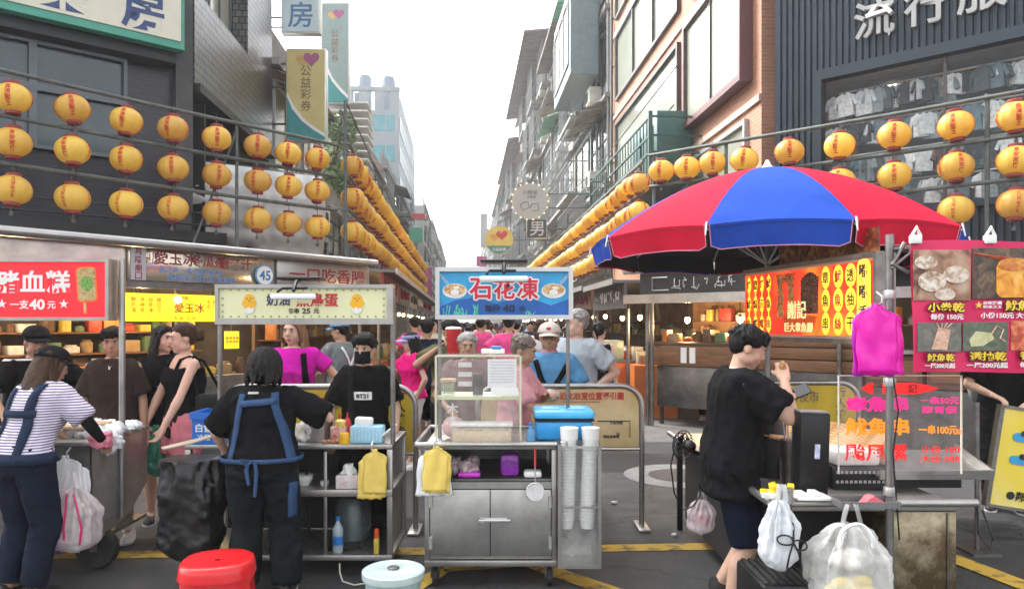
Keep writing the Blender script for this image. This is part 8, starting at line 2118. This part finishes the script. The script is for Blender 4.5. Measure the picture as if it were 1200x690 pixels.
# 9 masked boy
f = Fig("young man in a black mask and black printed T-shirt behind the egg cart", X(428, 5.35), 5.35, .06, 1.525, .94, 0, "light", (-.22, .10, 0), {-1: ((-.24, -.16, .90), (-1, .8, 0)), 1: ((.25, -.12, .88), (1, .8, 0))})
f.shirt(BLKC, .84, 1.445, .82, .03, (.072, .082)); f.legs_(BLK2, 1.9, .02); f.hair("fringe", "black", 11, 1.04); f.shoes(SHOEB)
mb = MB(); rows = []
for i in range(9):
    q = i / 8; z = 1.482 + .096 * q; rows.append([(.066 * sin(a) * (1 + .02 * sin(q * pi)), -.030 - .078 * cos(a) * (.80 + .28 * sin(q * pi * .8 + .35)), z) for a in [-1.25 + 2.5 * j / 14 for j in range(15)]])
mb.grid(rows); o = f.part("face_mask", mb, cloth("black_mask", (.012, .012, .013), .7), f.HM, 70); md = o.modifiers.new("t", 'SOLIDIFY'); md.thickness = .004; md.offset = 1
mb = MB()
for sd in (-1, 1): mb.tube([(sd * .064, -.05, 1.572), (sd * .08, .0, 1.598), (sd * .083, .03, 1.585), (sd * .078, .02, 1.54), (sd * .062, -.045, 1.50)], .0016, 5)
f.part("mask_loop", mb, BLKC, f.HM)
mb = MB(); mb.grid([[(.0 + x, 0, 1.225 + z) for x in [-.072 + .012 * i for i in range(13)]] for z in (-.032, -.016, 0, .016, .032)]); f.decal("chest_patch", mb, WHITEP, "front", .010)
mb = MB(); write(mb, "BT21", .0, 1.225, .034, 0, .045, wide=1.1); f.decal("lettering", mb, TEXT_BLK, "front", .016)
f.strap("bag_strap", [(-.10, 1.42), (-.09, 1.2), (-.10, .9)], .05, BLK2, frm="front", off=.010)
# 10 pink blouse visor woman
f = Fig("woman in a violet sun visor, hot pink blouse and white shorts, turned left", X(484, 8.3), 8.3, -1.1, 1.50, 1.05, .04, "fair", (-.1, .1, 0), {-1: ((-.15, -.28, 1.25), (-1, .3, -.8)), 1: ((.21, -.02, .92), (1, .6, 0))}, female=True, vox=.011)
f.shirt(cloth("hot_pink_blouse", (.78, .012, .20)), .90, 1.42, .55, .022, (.072, .082), flare=.15, name="blouse"); f.legs_(cloth("white_shorts", (.72, .72, .70)), .9, .02, name="shorts"); f.hair("mid", "black", 12); f.cap(cloth("violet_visor", (.33, .34, .55)), dome=False, name="sun_visor", vlen=.10, lift=.0); f.shoes()
# 11 navy shirt back
f = Fig("person in a navy shirt from behind, right of the pink blouse woman", X(500, 9.0), 9.0, pi + .2, 1.66, 1.08, 0, "tan", vox=.012, face=False)
f.shirt(NAVY_C, .84, 1.445, .7, .024, (.07, .075)); f.legs_(BLK2, 1.0, .03, name="shorts"); f.hair("short", "black", 13); f.shoes()
mb = MB(); write(mb, "nba", .05, 1.25, .06, 0, .02); f.decal("lettering", mb, WHT, "back", .006)
# 12 older woman behind the display case
f = Fig("older woman with grey hair and a mauve brown top, facing us behind the display case", X(548, 6.3), 6.3, .05, 1.52, 1.05, .03, "tan", (.05, .08, 0), {-1: ((-.16, -.24, 1.0), (-1, .6, -.2)), 1: ((.16, -.24, 1.0), (1, .6, -.2))}, female=True)
f.shirt(cloth("brown_mauve_top", (.20, .12, .12)), .84, 1.44, .8, .024, (.066, .072)); f.legs_(NAVY_C, 1.9, .02); f.hair("short", "grey", 14, 1.02); f.shoes(SHOEB)
# 13 man with a red cup
f = Fig("man holding a big red drink cup in front of his face, beyond the older woman", X(529, 7.2), 7.2, .2, 1.64, 1.05, 0, "tan", (0, .05, 0), {-1: ((-.17, -.22, 1.42), (-1, .2, -.8)), 1: ((.08, -.24, 1.36), (1, .2, -.8))}, vox=.011)
f.shirt(cloth("olive_cotton", (.12, .11, .06)), .84, 1.445, .7, .022, (.068, .072)); f.legs_(BLK2, 1.9, .02); f.hair("short", "black", 15); f.shoes()
p = f.hp(1); cu = thing("drink_cup", "big red paper cup held by the man beyond the older woman", "cup", p + Vector((-.03, -.03, -.06)))
MB().lathe([(.05, 0), (.075, .26)], (0, 0, .0), 22).build("cup", food_mat("red_cup_print", [(.42, .015, .02), (.50, .02, .03), (.52, .05, .05)], 6), cu); MB().lathe([(.078, 0), (.078, .012), (.06, .022)], (0, 0, .26), 22).build("lid", WHITEP, cu)
# 14 cart vendor with bowl
f = Fig("vendor with thinning hair and a pink blouse handing out a white bowl", X(603, 5.4), 5.4, 1.2, 1.52, .88, .08, "tan", (.18, .25, -.05), {-1: ((-.10, -.40, 1.02), (-.6, .4, -.8)), 1: ((.10, -.26, 1.22), (1, .4, -.6))}, female=True, vox=.0085)
f.shirt(cloth("pale_pink_blouse", (.56, .27, .30)), .82, 1.44, .9, .022, (.066, .076), name="blouse"); f.legs_(NAVY_C, 1.9, .02); f.hair("short", "thin", 16, 1.0); f.shoes(SHOEB)
p = f.hp(-1); bw_ = thing("bowl", "small white bowl in the hand of the central cart's vendor", "bowl", p + Vector((.05, -.01, -.03)))
MB().lathe([(.022, 0), (.045, .02), (.058, .045), (.055, .046), (.04, .022), (.001, .012)], (0, 0, 0), 22).build("bowl", WHITEP, bw_)
mb = MB(); a, b, c = f.arm[-1]; mb.cyl(b.lerp(c, .90), b.lerp(c, .97), .034, .033, 14); f.part("wristband", mb, TEXT_DRED)
# 15 man in cap, blue T
f = Fig("older man in cream cap, glasses and blue T-shirt with black straps, looking down", X(644, 6.0), 6.0, -.05, 1.60, 1.08, 0, "tan", (-.05, .10, 0), {-1: ((-.24, -.18, .92), (-1, .8, 0)), 1: ((.24, -.18, .92), (1, .8, 0))})
f.shirt(cloth("azure_cotton", (.09, .25, .45)), .84, 1.445, .75, .024, (.072, .08)); f.legs_(NAVY_C, 1.9, .02); f.hair("short", "grey", 17, .97); f.cap(cloth("cream_cap", (.56, .50, .45)), lift=-.004); f.shoes()
mb = MB(); mb.ell((0, -.118, 1.678), (.022, .006, .012)); f.part("cap_emblem", mb, TEXT_RED, f.HM)
mb = MB()
for sd in (-1, 1):
    mb.tube([(sd * .031 + .019 * cos(2 * pi * i / 16), -.098, 1.59 + .014 * sin(2 * pi * i / 16)) for i in range(17)], .0018, 5); mb.tube([(sd * .05, -.096, 1.595), (sd * .078, .0, 1.592)], .0016, 5)
mb.tube([(-.012, -.1, 1.594), (.012, -.1, 1.594)], .0018, 5); f.part("glasses", mb, BLACKP, f.HM)
mb = MB(); mb.lathe([(.062, 0), (.072, .01), (.068, .05), (.06, .06)], (0, -.005, 1.425), 20); f.part("neck_scarf", mb, cloth("dusty_pink_scarf", (.45, .22, .25)))
f.strap("harness_strap", [(-.12, 1.40), (-.07, 1.24), (.0, 1.12)], .045, BLKC, frm="front", off=.010); f.strap("harness_strap", [(.15, 1.36), (.08, 1.24), (.0, 1.12)], .045, BLKC, frm="front", off=.012)
mb = MB(); mb.ell((0, -.17, 1.11), (.085, .04, .055)); q = f.part("chest_pouch", mb, food_mat("black_white_print", [(.02, .02, .025), (.5, .5, .5), (.65, .64, .62)], 34))
# 16 grey-haired man
f = Fig("grey haired man in a pale blue grey shirt looking left, hand on hip", X(675, 6.6), 6.6, -.75, 1.72, 1.1, 0, "fair", (-.40, .0, 0), {-1: ((-.22, -.1, .95), (-1, .8, 0)), 1: ((.20, -.02, 1.02), (1, .8, .05))})
f.shirt(cloth("pale_blue_grey_shirt", (.38, .43, .47)), .84, 1.45, .72, .024, (.072, .08)); f.legs_(cloth("beige_trousers", (.32, .28, .22)), 1.9, .02); f.hair("short", "grey", 18, .97); f.shoes()
# 17 woman in a black tank top walking away
f = Fig("woman in a black sleeveless top and blue jeans standing by the orange counter", X(703, 9.6), 9.6, 2.6, 1.62, .95, 0, "fair", (.2, .0, 0), female=True, vox=.012, face=False)
f.shirt(BLKC, .84, 1.40, 0, .016, name="tank_top"); f.legs_(cloth("blue_jeans", (.05, .10, .20)), 1.9, .016); f.hair("pony", "black", 19); f.shoes()
# 18 man with phone
f = Fig("man in a black T-shirt and navy shorts eating and looking at his phone", X(856, 4.02), 4.02, 1.48, 1.59, 1.24, .10, "light", (.05, .32, 0), {-1: ((-.12, -.27, 1.40), (-.7, -.25, -1)), 1: ((.08, -.29, 1.27), (1, .2, -.7))}, vox=.0075, belly=.03, legs={-1: ((-.11, .03, .08), (-.05, -1, 0)), 1: ((.11, .03, .20), (.1, -1, 0))})
f.shirt(BLKC, .75, 1.45, .80, .034, (.074, .084), wr=.009, flare=.14); f.legs_(cloth("navy_shorts", (.007, .010, .022)), 1.0, .018, .96, wr=.006, flare=1.15, name="shorts"); f.hair("fringe", "black", 20, 1.0); f.shoes(SHOEB)
p = f.hp(1); ph = thing("phone", "black smartphone held by the man in the black T-shirt", "phone", p + Vector((.05, -.02, .015)), radians(-12))
M_ = RY(radians(-24)) @ RX(radians(48))
MB().box2(-.075, .075, -.037, .037, -.004, .005, M_, b=.003).build("body", BLACKP, ph); MB().box2(-.07, .07, -.033, .033, .0052, .0062, M_).build("screen", pbr("phone_glass", (), .06), ph, 0)
p = f.hp(-1); sn = thing("snack", "small brown snack the man holds to his mouth", "snack", p + Vector((.0, .0, .01)))
MB().ell((0, 0, 0), (.02, .018, .04), RX(.2)).build("bread", food_mat("brown_snack", [(.25, .12, .04), (.55, .35, .15)], 40), sn)
# 19 person at the far right
f = Fig("person in black with a grey bag behind the guide board", X(1178, 6.4), 6.4, -.5, 1.62, 1.15, .1, "light", (0, .1, 0), {-1: ((-.12, -.32, 1.06), (-1, .2, -.6)), 1: ((.14, -.3, 1.0), (1, .3, -.4))})
f.shirt(BLKC, .84, 1.445, .8, .024, (.072, .08)); f.legs_(BLK2, 1.9, .02); f.hair("short", "black", 21); f.shoes(SHOEB); mb = MB(); mb.ell((-.22, .06, 1.10), (.07, .10, .14)); f.part("shoulder_bag", mb, cloth("grey_bag_cloth", (.28, .30, .33)))
# 20 cook at the wooden stall
p = Vector((2.0, 12.0, 0)) + RZ(A_CR) @ Vector((.7, 1.15, 0))
f = Fig("cook in a black top and white apron behind the wooden stall counter", p.x, p.y, -.4, 1.58, 1.0, .15, "tan", (0, .15, 0), {-1: ((-.35, -.3, 1.2), (-1, .2, -.3)), 1: ((.2, -.3, 1.1), (1, .3, -.4))}, vox=.013)
f.shirt(BLKC, .84, 1.445, .9, .02, (.066, .072)); f.legs_(BLK2, 1.9, .02); f.hair("short", "brown", 22); f.strap("apron", [(0, 1.32), (0, .95)], .20, WHITEP, frm="front", off=.010); f.shoes()

# ---------------------------------------------------------------- the market crowd
CROWD = [("white", (.62, .62, .61)), ("black", (.015, .015, .017)), ("grey", (.24, .25, .26)), ("navy", (.025, .035, .07)), ("orange", (.75, .13, .02)), ("pale blue", (.25, .38, .50)), ("cream", (.52, .46, .36)), ("bright pink", (.70, .08, .25)), ("red", (.50, .02, .03))]
rcw = random.Random(31); protos = []
for i, (nm, c) in enumerate(CROWD):
    fem = i % 2 == 0
    f = Fig("tmp", 0, 0, 0, 1.65, rcw.uniform(.95, 1.1), 0, rcw.choice(("light", "tan", "fair")), (rcw.uniform(-.3, .3), rcw.uniform(0, .15), 0), {sd: ((sd * .2, -rcw.uniform(.05, .22), rcw.uniform(.85, 1.05)), (sd, .8, 0)) for sd in (-1, 1)}, vox=.017, female=fem, hands=False, face=False)
    f.shirt(cloth("crowd_shirt_" + nm.replace(" ", "_"), c), .84, 1.445, .72, .024, (.068, .074), voxs=.02); f.legs_(rcw.choice((NAVY_C, BLK2, cloth("crowd_khaki", (.2, .17, .12)))), rcw.choice((1.9, .95)), .02)
    f.hair(("mid" if fem else "short"), rcw.choice(("black", "black", "brown")), 50 + i)
    if i in (2, 5): f.cap(cloth("crowd_cap_%d" % i, ((.5, .5, .5), (.05, .06, .1))[i == 5]))
    remember(f.t); protos.append(f.t)
spots = []
for k in range(2500):
    if len(spots) >= 130: break
    v = 9.8 + 46 * rcw.random() ** 1.2; u = rcw.uniform(-1.0, 2.5)
    p = S(u, v)
    px = 600 + p.x / p.y * F
    if v < 11.5 and (px < 505 or px > 700): continue
    if any((p - q).length < .5 for q, _ in spots): continue
    spots.append((p, rcw.choice((0, 0, 0, 0, 1, 2, 2, 3, 4, 5, 5, 6, 6, 7, 8))))
spots.sort(key=lambda q: q[0].y)
cnt = {}; usedp = set()
for p, i in spots:
    o = protos[i]
    if i in usedp: o = copy_thing(o)
    usedp.add(i); n = cnt.get(i, 0); cnt[i] = n + 1
    o.location = (p.x, p.y, 0); o.rotation_euler = (0, 0, rcw.choice((0, pi, pi, rcw.uniform(0, 6.3))) + rcw.uniform(-.4, .4)); s_ = rcw.uniform(.92, 1.05); o.scale = (s_, s_, s_)
    tag(o, "%s nearest person in a %s top in the market crowd" % (ordn(n), CROWD[i][0]), "person", "people in the market crowd")
for i, o in enumerate(protos):
    if i not in usedp:
        for q in [c for x in CH[o] for c in CH[x]] + CH[o] + [o]: bpy.data.objects.remove(q)
# ================================================================ HAZE
hm = bpy.data.materials.new("street_haze"); hm.use_nodes = True
hn = hm.node_tree; 
for n in list(hn.nodes):
    if n.type != 'OUTPUT_MATERIAL': hn.nodes.remove(n)
pv_ = hn.nodes.new("ShaderNodeVolumePrincipled"); pv_.inputs["Color"].default_value = (.93, .95, .97, 1); pv_.inputs["Density"].default_value = .0014; pv_.inputs["Anisotropy"].default_value = .3
hn.links.new(pv_.outputs[0], hn.nodes["Material Output"].inputs["Volume"])
hz = MB().box2(-120, 120, -20, 420, -1.0, 30).build("haze", hm, None, 0); hz["kind"] = "stuff"
